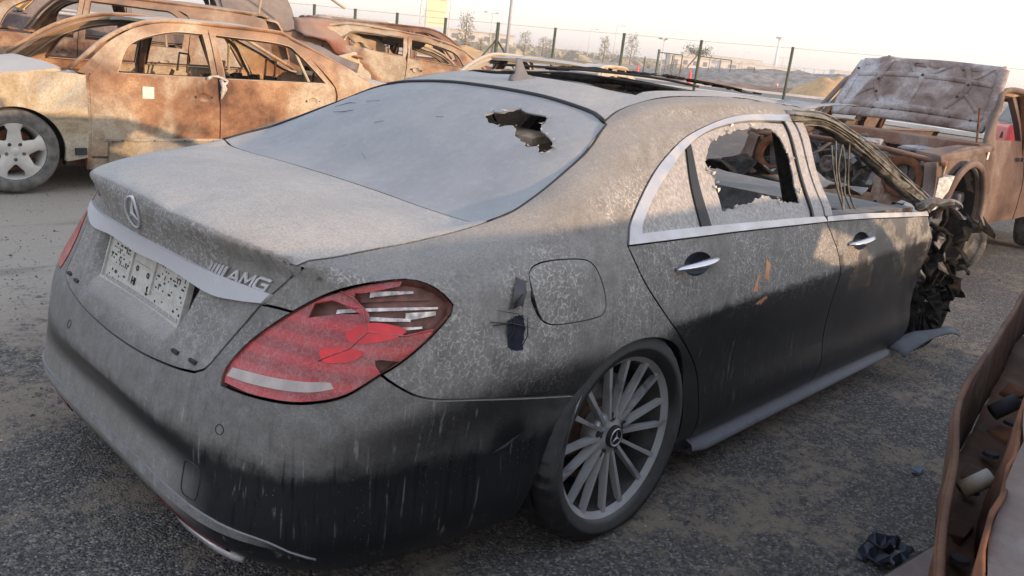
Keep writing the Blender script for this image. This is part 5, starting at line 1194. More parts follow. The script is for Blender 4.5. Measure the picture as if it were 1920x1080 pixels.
    if hood == 'on':
        hp_ = [[(xa+.06, -.70, 0), (x1-.6, -.66, 0), (x1-.06, -.55, 0)], [(x1-.06, -.55, 0), (x1, 0, 0), (x1-.06, .55, 0)], [(x1-.06, .55, 0), (x1-.6, .66, 0), (xa+.06, .70, 0)], [(xa+.06, .70, 0), (xa+.13, 0, 0), (xa+.06, -.70, 0)]]
        skin('bonnet', hp_, (0, 0, 1), roofm, root, TF, sp=sp*1.3, gap=.0, flange=.03, disp=dents(amp*2, 8))
        for s_ in (1, -1):
            mb = MB(); mb.hull8([(xa-.02, s_*.70, belt-.06), (x1-.12, s_*.56, belt-.25), (x1-.12, s_*(B.y(x1-.12, belt-.2)-.0), belt-.27), (xa-.02, s_*(B.y(xa, belt)-.005), belt-.04), (xa-.02, s_*.68, belt+.015), (x1-.10, s_*.55, belt-.19), (x1-.10, s_*(B.y(x1-.1, belt-.2)-.03), belt-.22), (xa-.02, s_*(B.y(xa, belt)-.02), belt-.0)])
            mb.build('wing_top', wing, root, bevel=.012)
    if boot == 'on' and not wag:
        bp = [[(xc, -.66, 0), (x0+.12, -.62, 0), (x0, -.52, 0)], [(x0, -.52, 0), (x0-.03, 0, 0), (x0, .52, 0)], [(x0, .52, 0), (x0+.12, .62, 0), (xc, .66, 0)], [(xc, .66, 0), (xc-.05, 0, 0), (xc, -.66, 0)]]
        skin('boot_lid', bp, (0, 0, 1), roofm, root, TF, sp=sp*1.3, gap=0, flange=.05, disp=dents(amp*2, 6))
    mb = MB(); mb.hull8([(x0-.02, -W*.84, .32), (x0+.06, -W*.9, .32), (x0+.06, W*.9, .32), (x0-.02, W*.84, .32), (x0-.02, -W*.82, belt-.02), (x0+.08, -W*.85, belt-.02), (x0+.08, W*.85, belt-.02), (x0-.02, W*.82, belt-.02)]); mb.build('tail_panel', body, root, bevel=.02)
    mb = MB(); mb.hull8([(x1-.12, -.72, .32), (x1-.04, -.66, .32), (x1-.04, .66, .32), (x1-.12, .72, .32), (x1-.12, -.72, belt-.24), (x1-.05, -.66, belt-.26), (x1-.05, .66, belt-.26), (x1-.12, .72, belt-.24)]); mb.build('front_panel', inner, root)
    for i, (x_, s_) in enumerate(((wb, 1), (0, 1), (wb, -1), (0, -1))):
        if wheels[i]: five_spoke(root, (x_, s_*(W-.03), .33), 0 if s_ < 0 else math.pi, M['wheel_pale'] if tyres else M['rust_grey'], M['tyre_grey'] if tyres else None)
    return root, B
M['wheel_pale'] = flat_mat('pale_alloy', (.50, .49, .45), .5, var=.12, scale=9, metal=.25)
M['tyre_grey'] = flat_mat('dusty_tyre', (.12, .115, .105), .9, var=.4, scale=14, bump=.3)

# ---- the ochre saloon on the left
saloonA, BA = saloon('rusted_sedan', 'ochre burnt out sedan with pale star spoke front wheel, nearest wreck on the left', (2.60, 5.47, 0), R(180.5), .935,
                     (M['rust_ochre'], M['rust_wing'], M['rust_inner'], M['rust_sand']), sp=.035, roof=1.47, belt=.96, xa=2.42, xb=1.2, tipx=-.06, xct=.30, xc=-.55)
# its sill cover, open access slot, jacking flap, knotted rag and paper tag
def sidep(B, x, z, o_=.0): return Vector((x, B.y(x, z)+o_, z))
mb = MB(); mb.hull8([(.45, .90, .235), (2.20, .90, .235), (2.20, .86, .235), (.45, .86, .235), (.45, .925, .42), (2.20, .925, .42), (2.20, .87, .42), (.45, .87, .42)]); mb.build('sill_cover', M['rust_wing'], saloonA, bevel=.01)
mb = MB(); mb.box((1.30, .934, .432), (1.85, .02, .022)); mb.build('sill_moulding', M['rust_wing'], saloonA, bevel=.004)
mb = MB(); mb.box((2.42, .898, .33), (.085, .03, .055)); mb.build('access_slot', M['slot'], saloonA)
for k in range(7): MB().box((2.1-k*.27, .946, .425), (.012, .004, .012)).build('clip_hole', M['slot'], saloonA)
mb = MB(); mb.tube(crom([sidep(BA, 1.33, .97, .02), sidep(BA, 1.27, 1.0, .05), sidep(BA, 1.20, .99, .05), sidep(BA, 1.14, .96, .03), sidep(BA, 1.18, .93, .04), sidep(BA, 1.20, .87, .03), sidep(BA, 1.19, .82, .025)], .02), .012, 7, rs=None); mb.tube([sidep(BA, 1.20, .98, .03), sidep(BA, 1.18, .90, .05), sidep(BA, 1.205, .80, .03)], .02, 6, rs=[.012, .026, .008]); mb.jit(.006, 3)
M['rag'] = flat_mat('grey_rag', (.42, .40, .37), .95, var=.3, scale=60, bump=.6)
o = mb.build('knotted_rag', M['rag'], None, smooth=True); tag(o, 'grey rag knotted through the window frame between the doors of the ochre sedan', 'rag'); o.matrix_world = Matrix.Translation(saloonA.location) @ Matrix.Rotation(R(180.5), 4, 'Z') @ Matrix.Scale(.935, 4)
# the glue-on tag (its printed code is left out)
mb = MB(); c_ = sidep(BA, 1.86, .83, .008); mb.box(c_, (.10, .003, .10)); o = mb.build('paper_tag', flat_mat('white_paper', (.55, .54, .51), .8, var=.05, bump=0), None)
tag(o, 'small white square paper label stuck on the front door of the ochre sedan', 'label'); o.matrix_world = Matrix.Translation(saloonA.location) @ Matrix.Rotation(R(180.5), 4, 'Z') @ Matrix.Scale(.935, 4)

# ---- the wagon behind it, the grey frame further left, the crushed car, the sand coloured saloon
saloon('burnt_wagon', 'burnt golden brown estate car with empty window openings, standing behind the ochre sedan', (3.15, 8.45, 0), R(142), 1.0,
       (M['rust_ochre'], M['rust_ochre'], M['rust_inner'], M['rust_ochre']), sp=.07, wag=True, roof=1.56, belt=.98, x0=-1.0, x1=3.7, xat=1.75, tyres=False)
saloon('scorched_van', 'grey scorched van frame with bare upright ribs at the far left', (5.0, 11.9, 0), R(161), 1.15,
       (M['rust_grey'], M['rust_grey'], M['rust_inner'], M['rust_grey']), sp=.08, wag=True, roof=1.72, belt=1.02, x0=-1.1, x1=3.9, tyres=False, detail=False)
saloon('burnt_sedan', 'sand coloured burnt sedan with a black roof opening, beyond the black sedan roof', (6.0, 4.45, 0), R(206), .97,
       (M['rust_sand'], M['rust_sand'], M['rust_inner'], M['rust_sand']), sp=.06, sun=(.62, 1.35), roof=1.43, tyres=False)
cr, BC = saloon('crushed_sedan', 'crushed brown sedan with folded maroon boot panel and open filler flap', (5.4, 9.28, .2), R(-30), 1.0,
       (M['rust_ochre'], M['rust_ochre'], M['rust_inner'], M['rust_sand']), sp=.06, tilt=(R(-5), R(4)), tyres=False, boot='off', roof=1.36, amp=.055)
def away(p, k=1.13): return Vector((-1.97+(p[0]+1.97)*k, -2.25+(p[1]+2.25)*k, 1.41+(p[2]-1.41)*k))
bpy.context.view_layer.update(); CI = (Matrix.Translation(cr.location) @ cr.rotation_euler.to_matrix().to_4x4()).inverted()
def sheet4(name, A_, B_, C_, D_, mat, amp, seed, th=.02, n_=11):
    mb = MB(); vs = []
    for i in range(n_):
        for j in range(n_):
            a, b = i/(n_-1), j/(n_-1); q = away(A_).lerp(away(B_), a).lerp(away(D_).lerp(away(C_), a), b); f_ = noise.noise(q*2.4+Vector((seed, 0, 0)))*amp+noise.noise(q*7)*amp*.3
            vs.append(CI @ (q+Vector((f_*.5, -f_, f_*.7))))
    mb.add(vs, [(i*n_+j, (i+1)*n_+j, (i+1)*n_+j+1, i*n_+j+1) for i in range(n_-1) for j in range(n_-1)]); o = mb.build(name, mat, cr, smooth=True); o.modifiers.new('t', 'SOLIDIFY').thickness = th
sheet4('folded_boot_panel', (4.00, 7.68, 1.54), (4.62, 7.54, 1.54), (4.60, 6.99, 1.10), (3.95, 7.34, 1.30), M['rust_maroon'], .14, 1)
sheet4('crumpled_roof_sheet', (4.36, 7.70, 1.60), (5.6, 7.95, 1.50), (5.3, 7.25, 1.18), (4.75, 7.22, 1.27), M['rust_ochre'], .16, 4)
sheet4('grey_side_sheet', (3.80, 7.22, 1.27), (4.45, 6.84, 1.04), (4.38, 6.76, .90), (3.76, 7.1, 1.17), M['rust_grey'], .06, 6)
sheet4('crumpled_tail_sheet', (4.2, 7.1, 1.1), (4.85, 7.02, 1.25), (4.9, 7.0, .6), (4.3, 6.95, .6), M['rust_sand'], .12, 8)
mb = MB(); mb.lathe([(0, .02), (.06, .02), (.075, 0), (.08, -.03)], 16, c=(0, 0, 0)); mb.xf(Matrix.Translation(CI @ away((4.66, 7.15, 1.24)))); mb.build('filler_cap', M['rust_sand'], cr, smooth=True)
mb = MB(); mb.tube(crom([(-1.0, .6, 1.2), (-.9, .5, 1.72), (-.3, .3, 1.86), (.3, .2, 1.62)], .1), .022, 6); mb.build('bent_frame_rail', M['rust_sand'], cr, smooth=True); mb = MB(); mb.tube(crom([(2.9, -.9, 1.05), (3.3, -1.2, 1.1), (3.5, -1.25, .95), (3.2, -1.1, .82), (2.8, -.9, .86)], .08), .02, 6); mb.build('bent_frame_rail', M['rust_sand'], cr, smooth=True)
saloon('burnt_suv', 'brown burnt off-roader roof showing behind the crushed sedan', (8.6, 13.2, 0), R(-25), 1.05,
       (M['rust_brown'], M['rust_brown'], M['rust_inner'], M['rust_ochre']), sp=.09, wag=True, roof=1.62, belt=1.0, tyres=False, detail=False)
# two off-roaders added out of view, right and behind the viewpoint, to cast shade
saloon('burnt_suv', 'rust brown off-roader added outside the picture on the right to shade the shell and sedan', (.35, -4.25, 0), R(3), 1.0,
       (M['rust_brown'], M['rust_brown'], M['rust_inner'], M['rust_brown']), sp=.08, wag=True, roof=1.50, belt=.98, x0=-.9, x1=3.7, tyres=False, detail=False, hood='on')
saloon('burnt_suv', 'rust brown off-roader added outside the picture behind the viewpoint to shade the ground', (-3.9, -6.4, 0), R(10), 1.05,
       (M['rust_brown'], M['rust_brown'], M['rust_inner'], M['rust_brown']), sp=.09, wag=True, roof=1.62, belt=1.02, tyres=False, detail=False)

# ---- yellow truck cab at the far left
tk = thing('yellow_truck', 'yellow truck cab with dark doorway at the far left edge', 'truck', (3.1, 18.2, 0), 'burnt out cars', R(-38)); del tk['group']
M['yellow'] = flat_mat('yellow_paint', (.62, .36, .03), .5, var=.12, scale=3, bump=.05)
MB().hull8([(-1.2, -1.2, .5), (1.0, -1.2, .5), (1.0, 1.2, .5), (-1.2, 1.2, .5), (-1.2, -1.15, 2.5), (.8, -1.15, 2.5), (.8, 1.15, 2.5), (-1.2, 1.15, 2.5)]).build('cab', M['yellow'], tk, bevel=.08)
MB().box((.15, -1.20, 1.75), (.9, .04, .8)).build('window', flat_mat('dusty_cab_glass', (.30, .36, .36), .3, bump=0), tk)
MB().box((-1.0, -1.22, 1.2), (.8, .06, 1.7)).build('doorway', M['rust_deep'], tk); MB().box((-3.4, 0, 1.5), (3.8, 2.4, 2.2)).build('box_body', M['rust_brown'], tk, bevel=.05)
for x_ in (.3, -3.0, -4.2):
    for s_ in (-1, 1): MB().lathe([(0, -.02), (.25, -.03), (.3, .0), (.48, .0), (.50, .08), (.50, .25), (.45, .28), (0, .28)], 24, c=(x_, s_*1.05, .5)).build('wheel', M['tyre_grey'], tk, smooth=True)

# ================================================================== the brown pickup on the right, bonnet up, front stripped
pk = thing('burnt_pickup', 'rusty brown burnt pickup with raised bonnet and stripped open engine bay', 'pickup', (8.155, .565, 0), 'burnt out cars', R(178.3)); pk.scale = (.946,)*3
profP = [(-1.0, 1.15), (.3, 1.15), (.8, 1.56), (1.1, 1.66), (1.9, 1.65), (2.4, 1.18), (3.6, 1.08)]
BP = Body(.92, 1.15, 1.66, -1.1, 3.6, tum=.26, prof=profP, taper=(.05, .02)); SP_, TP_ = BP.side(), BP.top(); dp = dents(.008, 5)
M['rust_truck'] = rust_paint('rusty_pickup_body', ((.055, .032, .026), (.105, .066, .052), (.17, .115, .09), (.21, .17, .15)), dust=(.24, .165, .12), dtop=.5, scale=1.6)
for s_ in (1, -1):
    mr = s_ < 0
    skin('front_wing', [xz([(2.38, 1.12), (2.38, .42)]), xz([(2.38, .42), (2.50, .42)]), xz(arc(2.97, .50, .47, 190, -8)), xz([(3.44, .43), (3.55, .55), (3.52, .80)]), xz([(3.52, .80), (3.52, 1.00)]), xz([(3.52, 1.00), (3.2, 1.09), (2.8, 1.13), (2.38, 1.12)])], (0, 1, 0), M['rust_truck'], pk, SP_, sp=.045, gap=.003, off=.012, flange=.10, mirror=mr, disp=dp)
    MB().hull8([(2.38, s_*.66, 1.06), (3.45, s_*.64, 1.0), (3.50, s_*.885, 1.0), (2.38, s_*.92, 1.10), (2.38, s_*.66, 1.13), (3.45, s_*.64, 1.07), (3.48, s_*.86, 1.06), (2.38, s_*.90, 1.155)]).build('wing_top', M['rust_truck'], pk, bevel=.02)
    mb = MB(); mb.tube(crom([(2.97+.50*math.cos(R(a)), s_*.955, .50+.50*math.sin(R(a))) for a in range(190, -10, -12)], .06), .03, 7, flat=1.0); mb.build('arch_flare', M['rust_truck'], pk, smooth=True)
    mb = MB(); mb.lathe([(.47, s_*.90), (.48, s_*.55), (.05, s_*.52)], 20, c=(2.97, 0, .50), a0=R(-15), a1=R(195)); mb.build('wheel_housing', M['inner_dark'], pk)
    hole_ = outline([xz([(2.14, 1.19), (1.86, 1.56), (1.45, 1.58)]), xz([(1.45, 1.58), (1.38, 1.18)]), xz([(1.38, 1.18), (2.14, 1.19)])], .06)
    d_ = skin('front_door', [xz([(2.36, 1.14), (2.05, 1.50), (1.90, 1.61), (1.30, 1.63)]), xz([(1.30, 1.63), (1.30, .42)]), xz([(1.30, .42), (2.36, .42)]), xz([(2.36, .42), (2.36, 1.14)])], (0, 1, 0), M['rust_truck'], pk, SP_, holes=[hole_], sp=.05, gap=.005, flange=.05, mirror=mr, disp=dp)
    mb = MB(); mb.box((1.48, s_*.93, 1.02), (.16, .02, .035)); mb.build('door_handle', M['slot'], d_)
    skin('cab_side', [xz([(1.28, 1.63), (.85, 1.60), (.72, 1.2)]), xz([(.72, 1.2), (.72, .42)]), xz([(.72, .42), (1.28, .42)]), xz([(1.28, .42), (1.28, 1.63)])], (0, 1, 0), M['rust_truck'], pk, SP_, holes=[outline([xz([(1.16, 1.56), (.93, 1.54), (.86, 1.25)]), xz([(.86, 1.25), (1.16, 1.24)]), xz([(1.16, 1.24), (1.16, 1.56)])], .06)], sp=.06, gap=.003, flange=.05, mirror=mr, disp=dp)
    skin('bed_side', [xz([(.70, 1.10), (-1.05, 1.10)]), xz([(-1.05, 1.10), (-1.05, .5)]), xz([(-1.05, .5), (-.47, .5)]), xz(arc(0, .5, .47, 180, 0)), xz([(.47, .5), (.70, .5)]), xz([(.70, .5), (.70, 1.10)])], (0, 1, 0), M['rust_truck'], pk, SP_, sp=.07, gap=0, flange=.06, mirror=mr, disp=dp)
    for x_, y_ in ((1.32, .85), (1.28, .80), (.75, .82)): MB().tube([(x_, s_*y_, .5), (x_, s_*y_, 1.15), (x_-.02, s_*(y_-.13), 1.60)], .03, 6).build('cab_pillar', M['rust_deep'], pk)
    MB().tube(crom([(2.45, s_*.84, 1.12), (2.12, s_*.78, 1.45), (1.9, s_*.73, 1.62), (1.3, s_*.72, 1.64), (.85, s_*.72, 1.58)], .1), .026, 8).build('cant_rail', M['rust_truck'], pk, smooth=True)
skin('roof_panel', [[(1.92, 0, 0), (1.88, -.68, 0)], [(1.88, -.68, 0), (.85, -.68, 0)], [(.85, -.68, 0), (.85, .68, 0)], [(.85, .68, 0), (1.88, .68, 0)], [(1.88, .68, 0), (1.92, 0, 0)]], (0, 0, 1), M['rust_ochre'], pk, TP_, sp=.09, gap=0, flange=.03, disp=dp)
for x_, y_ in ((0, 1), (0, -1)): MB().lathe([(0, -.01), (.2, -.02), (.24, .0), (.34, .0), (.36, .06), (.36, .2), (.3, .24), (0, .24)], 24, c=(x_, y_*.70, .36)).build('wheel', M['char_grey'], pk, smooth=True)
MB().box((1.2, 0, .45), (4.4, 1.3, .12)).build('chassis', M['rust_deep'], pk)
# scuttle, bulkhead, inner wings, radiator support with its lamp rings
mb = MB(); mb.hull8([(2.40, -.86, 1.06), (2.58, -.84, 1.04), (2.58, .84, 1.04), (2.40, .86, 1.06), (2.38, -.86, 1.16), (2.56, -.84, 1.15), (2.56, .84, 1.15), (2.38, .86, 1.16)]); mb.build('scuttle', M['rust_brown'], pk, bevel=.015)
mb = MB(); mb.hull8([(2.42, -.84, .45), (2.50, -.84, .45), (2.50, .84, .45), (2.42, .84, .45), (2.42, -.84, 1.06), (2.50, -.84, 1.06), (2.50, .84, 1.06), (2.42, .84, 1.06)]); mb.build('bulkhead', M['rust_inner'], pk)
for s_ in (-1, 1):
    mb = MB(); mb.hull8([(2.5, s_*.62, .55), (3.40, s_*.60, .50), (3.40, s_*.57, .50), (2.5, s_*.59, .55), (2.5, s_*.72, 1.06), (3.40, s_*.70, .98), (3.40, s_*.62, .98), (2.5, s_*.64, 1.06)]); mb.jit(.01, 4).build('inner_wing', M['rust_grey'], pk)
# the front panel is a plate with a big round lamp opening on each side
def ysurf_front(o, d): return Vector((3.46-.03*(o.y/.7)**2, o.y, o.z)), Vector((1, 0, 0))
ringh = lambda cy: [(3.46, cy+.135*math.cos(2*math.pi*k/28), .84+.135*math.sin(2*math.pi*k/28)) for k in range(28)]
M['rust_panel'] = rust_paint('dusty_front_panel', ((.14, .07, .045), (.26, .17, .12), (.38, .31, .25), (.42, .39, .36)), dust=(.4, .34, .28), dtop=.3, scale=5)
slot_ = [(3.46, .845, .70), (3.46, .875, .70), (3.46, .875, .80), (3.46, .845, .80)]
skin('front_panel', [[(3.46, -.88, .58), (3.46, -.40, .52)], [(3.46, -.40, .52), (3.46, .40, .52)], [(3.46, .40, .52), (3.46, .88, .58)], [(3.46, .88, .58), (3.46, .89, .98)], [(3.46, .89, .98), (3.46, .5, 1.02), (3.46, .36, 1.0)], [(3.46, .36, 1.0), (3.46, .36, .66)], [(3.46, .36, .66), (3.46, -.36, .66)], [(3.46, -.36, .66), (3.46, -.36, 1.0)], [(3.46, -.36, 1.0), (3.46, -.5, 1.02), (3.46, -.89, .98)], [(3.46, -.89, .98), (3.46, -.88, .58)]], (1, 0, 0), M['rust_panel'], pk, ysurf_front, holes=[ringh(-.60), ringh(.60)], sp=.05, gap=0, flange=.03, disp=dents(.01, 3))
for s_ in (-1, 1):
    mb = MB(); mb.lathe([(.105, .0), (.11, .022), (.155, .028), (.172, .02), (.175, .0), (.105, -.02), (.105, .0)], 30, axis='x', c=(3.465, s_*.60, .84)); mb.jit(.002, 2).build('lamp_ring', M['rust_deep'], pk, smooth=True)
    for a in (45, 135, 225, 315): MB().box((3.475, s_*.60+.19*math.cos(R(a)), .84+.19*math.sin(R(a))), (.02, .035, .035)).build('lamp_bracket', M['rust_brown'], pk)
mb = MB(); mb.tube([(3.44, -.9, 1.0), (3.47, -.4, 1.045), (3.48, 0, 1.05), (3.47, .4, 1.045), (3.44, .9, 1.0)], .035, 6, flat=.7); mb.build('slam_panel', M['rust_brown'], pk, smooth=True)
for k in range(14): MB().lathe([(0, .012), (.011, .012), (.012, 0)], 8, axis='x', c=(3.462, (-1)**k*(.42+.44*((k*37 % 10)/10)), .60+.36*((k*53 % 10)/10))).build('rivet_hole', M['slot'], pk)
mb = MB(); rn = random.Random(3); mb.hull8([(3.47, .80, .62), (3.50, .93, .60), (3.40, .95, .60), (3.38, .82, .62), (3.48, .80, .86), (3.51, .92, .90), (3.41, .95, .92), (3.38, .82, .88)]); mb.jit(.03, 8).build('torn_wing_corner', flat_mat('flaked_white_paint', (.60, .58, .54), .8, var=.3, scale=30, bump=.5), pk)
# engine: block, pulleys, pipes, manifold, battery tray
MB().hull8([(2.65, -.26, .48), (3.18, -.24, .48), (3.18, .24, .48), (2.65, .26, .48), (2.68, -.20, .98), (3.12, -.18, .96), (3.12, .18, .96), (2.68, .20, .98)]).jit(.02, 5).build('engine_block', M['char_grey'], pk, bevel=.02)
MB().box((2.9, -.05, 1.02), (.5, .22, .10)).jit(.015, 6).build('rocker_cover', M['ash'], pk, bevel=.02)
def pulley(x, y, z, r_):
    mb = MB(); mb.lathe([(0, .03), (r_*.25, .035), (r_*.3, .02), (r_*.75, .012), (r_*.86, .035), (r_, .035), (r_*.94, .015), (r_, -.005), (r_*.8, -.02)], 26, axis='x', c=(x, y, z)); mb.build('pulley', M['rust_grey'], pk, smooth=True)
    for k in range(5): a = R(72*k+15); MB().lathe([(0, .004), (r_*.13, .004), (r_*.14, -.01)], 8, axis='x', c=(x+.013, y+r_*.52*math.cos(a), z+r_*.52*math.sin(a))).build('pulley_hole', M['slot'], pk)
for a in ((3.22, -.02, .60, .115), (3.22, .17, .80, .085), (3.22, -.17, .82, .075), (3.22, .03, .84, .06), (3.22, .26, .62, .07), (3.20, -.30, .62, .085)): pulley(*a)
rn = random.Random(12)
for k in range(12):
    y0 = rn.uniform(-.55, .55); x_ = rn.uniform(2.55, 3.1); P = [(x_, y0, rn.uniform(.95, 1.05)), (x_+rn.uniform(.1, .25), y0+rn.uniform(-.15, .2), rn.uniform(1.0, 1.10)), (x_+rn.uniform(.2, .4), y0+rn.uniform(-.2, .3), rn.uniform(.9, 1.06)), (x_+rn.uniform(.1, .4), y0+rn.uniform(-.3, .3), rn.uniform(.75, .95))]
    MB().tube(crom(P, .05), rn.choice([.008, .012, .02]), 6).build('engine_pipe', rn.choice([M['rust_brown'], M['rust_grey'], M['ash'], M['char_grey']]), pk, smooth=True)
mb = MB()
for k in range(110): mb.box((rn.uniform(2.55, 3.42), rn.uniform(-.6, .6), rn.uniform(.55, .95)), (rn.uniform(.04, .16), rn.uniform(.04, .14), rn.uniform(.04, .12)), Matrix.Rotation(rn.uniform(0, 3), 3, 'X') @ Matrix.Rotation(rn.uniform(0, 3), 3, 'Z'))
tag(mb.jit(.01, 8).build('engine_clutter', M['char_grey'], pk), kind='stuff')
MB().hull8([(2.55, .28, .85), (2.95, .28, .85), (2.95, .5, .85), (2.55, .5, .85), (2.56, .30, 1.06), (2.94, .30, 1.05), (2.94, .48, 1.05), (2.56, .48, 1.06)]).jit(.02, 3).build('air_cleaner', M['ash'], pk, bevel=.02)
# bonnet, propped right back: outer skin, raised inner frame with its punched holes
hz = thing('x', 'x', 'x'); hz.name = 'bonnet'; del hz['label']; del hz['category']; hz.parent = pk; hz.location = (2.20, 0, 1.19); hz.rotation_euler = (0, R(-123), 0)
def hd(u, v, o_=0.0):     # u along the bonnet 0..1, v across -1..1
    crump = (.035*math.sin(v*5+1)+.02*math.sin(v*13))*max(0, u-.75)/.25
    return Vector((.06+u*.68-.03*v*v*u+.0*o_, v*(.74-.04*u), -.02-.015*math.cos(v*1.5)+crump+.03*u*u*0+o_))
mb = MB(); nu_, nv_ = 18, 26
hl = [(.95, -.5), (.93, .05), (.97, .45)]
vv = [hd(i/(nu_-1), j/(nv_-1)*2-1) for i in range(nu_) for j in range(nv_)]
fs = []
for i in range(nu_-1):
    for j in range(nv_-1):
        u, v = (i+.5)/(nu_-1), (j+.5)/(nv_-1)*2-1
        if u > .86 and u < .96 and (-.22 < v < -.04 or .10 < v < .22 or .42 < v < .62): continue
        fs.append((i*nv_+j, (i+1)*nv_+j, (i+1)*nv_+j+1, i*nv_+j+1))
mb.add(vv, fs); o = mb.build('bonnet_skin', M['rust_hood'], hz, smooth=True); md = o.modifiers.new('thick', 'SOLIDIFY'); md.thickness = .012; md.offset = 1
def rib(P, w_, h_=.022, nm='bonnet_rib'):
    mb = MB(); pts = crom([hd(u, v, -.0).to_tuple() for u, v in P], .04)
    n2 = []
    for p in pts: n2.append(p+Vector((0, 0, -.012)))
    mb.tube(n2, w_, 8, flat=.58, up=(0, 0, 1)); mb.build(nm, M['rust_hood'], hz, smooth=True)
rib([(.03, -.98), (.05, 0), (.03, .98)], .055); rib([(.17, -.93), (.19, 0), (.17, .93)], .045); rib([(.03, -.97), (.5, -.97), (.97, -.95)], .05); rib([(.03, .97), (.5, .97), (.97, .95)], .05); rib([(.96, -.95), (.98, 0), (.96, .95)], .05)
rib([(.72, -.93), (.74, -.3), (.74, .3), (.72, .93)], .03)
rib([(.18, -.06), (.45, -.03), (.72, -.02)], .028); rib([(.18, -.34), (.42, -.52), (.60, -.60), (.95, -.52)], .03); rib([(.18, .36), (.42, .52), (.62, .60), (.95, .50)], .03); rib([(.20, -.88), (.40, -.72), (.50, -.58)], .022); rib([(.20, .88), (.40, .72), (.52, .60)], .022)
rib([(.97, -.30), (.74, -.05), (.96, .25)], .022); rib([(.97, .85), (.80, .66), (.74, .4)], .022)
for u, v in ((.10, -.7), (.11, -.45), (.115, -.2), (.12, .05), (.115, .3), (.11, .55), (.10, .8), (.3, -.96), (.55, -.96), (.8, -.95), (.3, .96), (.55, .96), (.8, .95), (.62, -.58), (.66, .6), (.4, -.52), (.45, .53), (.74, -.02)):
    p = hd(u, v, -.034); mb = MB(); mb.lathe([(0, -.002), (.013, -.002), (.015, .006)], 10, axis='z', c=p); mb.build('bonnet_hole', M['slot'], hz)
MB().tube([(2.5, .80, 1.08), (2.36, .70, 1.45)], .010, 6).build('bonnet_strut', M['rust_deep'], pk)
tg = MB().box((2.42, BP.y(2.42, 1.05)+.016, 1.04), (.045, .004, .10)).build('door_tag', bpy.data.materials['white_paper'], pk)

# the bare wheel rim standing between the two fronts
br = thing('bare_wheel_rim', 'bare scorched wheel rim standing upright between the black sedan and the pickup', 'wheel rim', (5.72, -.10, .27), None, R(-68)); br.rotation_euler = (R(6), 0, R(66)); br.scale = (1.2, 1.25, 1.2)
mb = MB(); mb.lathe([(.205, -.10), (.222, -.095), (.225, -.085), (.20, -.07), (.175, -.02), (.17, .04), (.20, .085), (.225, .095), (.222, .105), (.195, .10), (.16, .04), (.165, -.02), (.19, -.075), (.205, -.10)], 44); mb.build('rim_barrel', M['char_grey'], br, smooth=True)
mb = MB(); mb.lathe([(.03, -.02), (.08, -.03), (.10, -.01), (.168, .0), (.168, .012), (.10, .004), (.03, .0), (.03, -.02)], 36); mb.build('wheel_disc', M['char_grey'], br, smooth=True)
o = MB().hull8([(-.10, -.12, .0), (.16, -.10, .0), (.16, .12, .0), (-.1, .12, .0), (-.07, -.08, .16), (.10, -.10, .22), (.12, .10, .18), (-.08, .08, .15)]).jit(.03, 5).build('charred_lump', M['ash'], None, bevel=.02); o.location = (5.72, -.02, .50); tag(o, 'blue grey charred lump lying on top of the bare wheel rim', 'scrap')
o = MB().box((0, 0, .11), (.5, .35, .20)).jit(.04, 9).build('rubble_block', M['char_grey'], None, bevel=.03); o.location = (5.1, .05, 0); tag(o, 'grey charred block on the ground behind the torn wing liner', 'scrap')

# ================================================================== the rusty body shell cutting in at the right edge
fw = thing('rusty_body_shell', 'rusty brown body shell edge with dusty grey panel, cropped by the right edge', 'car body')
EDGE = [(-1.45, -2.24, .80), (-1.25, -2.145, .85), (-1.08, -2.088, .88), (-.90, -2.03, .90), (-.70, -1.98, .91), (-.50, -1.92, .935), (-.17, -1.872, .945), (.25, -1.81, .94), (.67, -1.745, .925), (1.15, -1.70, .88), (1.7, -1.68, .82)]
E_ = crom(EDGE, .05)
def strip_(name, mat, A, Bp, th=.006, seed=1, j=.003, sm=True):
    mb = MB(); n_ = len(A); vs = []
    K = 5
    for i in range(n_):
        for k in range(K+1): vs.append(A[i].lerp(Bp[i], k/K))
    mb.add(vs, [(i*(K+1)+k, (i+1)*(K+1)+k, (i+1)*(K+1)+k+1, i*(K+1)+k+1) for i in range(n_-1) for k in range(K)])
    if j: mb.jit(j, seed)
    o = mb.build(name, mat, fw, smooth=sm); md = o.modifiers.new('thick', 'SOLIDIFY'); md.thickness = th; return o
off = lambda L, d: [p+Vector(d) for p in L]
strip_('outer_skin', M['rust_inner'], off(E_, (.01, -.015, -.155)), off(E_, (.34, -.26, -.58)))
mb = MB(); mb.tube(E_, .0055, 7); mb.build('rolled_edge', M['rust_inner'], fw, smooth=True)
def wd(x): return .03+.125*min(1, max(0, (x+1.05)/1.3))**.8
C1 = [p+Vector((.0, -wd(p.x)*.9, -.17)) for i, p in enumerate(E_)]
strip_('channel_wall', M['rust_inner'], E_, off(E_, (0, -.012, -.15)), j=.002)
strip_('channel_floor', M['rust_inner'], off(E_, (0, -.012, -.15)), C1, j=.004)
C2 = [p+Vector((.0, -wd(p.x), .045)) for p in E_]
strip_('inner_wall', M['rust_deep'], C1, C2, j=.004)
C3 = [p+Vector((-.02, -.75, .10)) for p in C2]
M['rust_pale'] = rust_paint('dusty_brown_panel', ((.07, .04, .03), (.13, .085, .07), (.19, .15, .135), (.22, .20, .19)), dust=(.20, .17, .155), dtop=.65, scale=5)
strip_('dusty_panel', M['rust_pale'], C2, C3, th=.012, j=.004)
rn = random.Random(9)
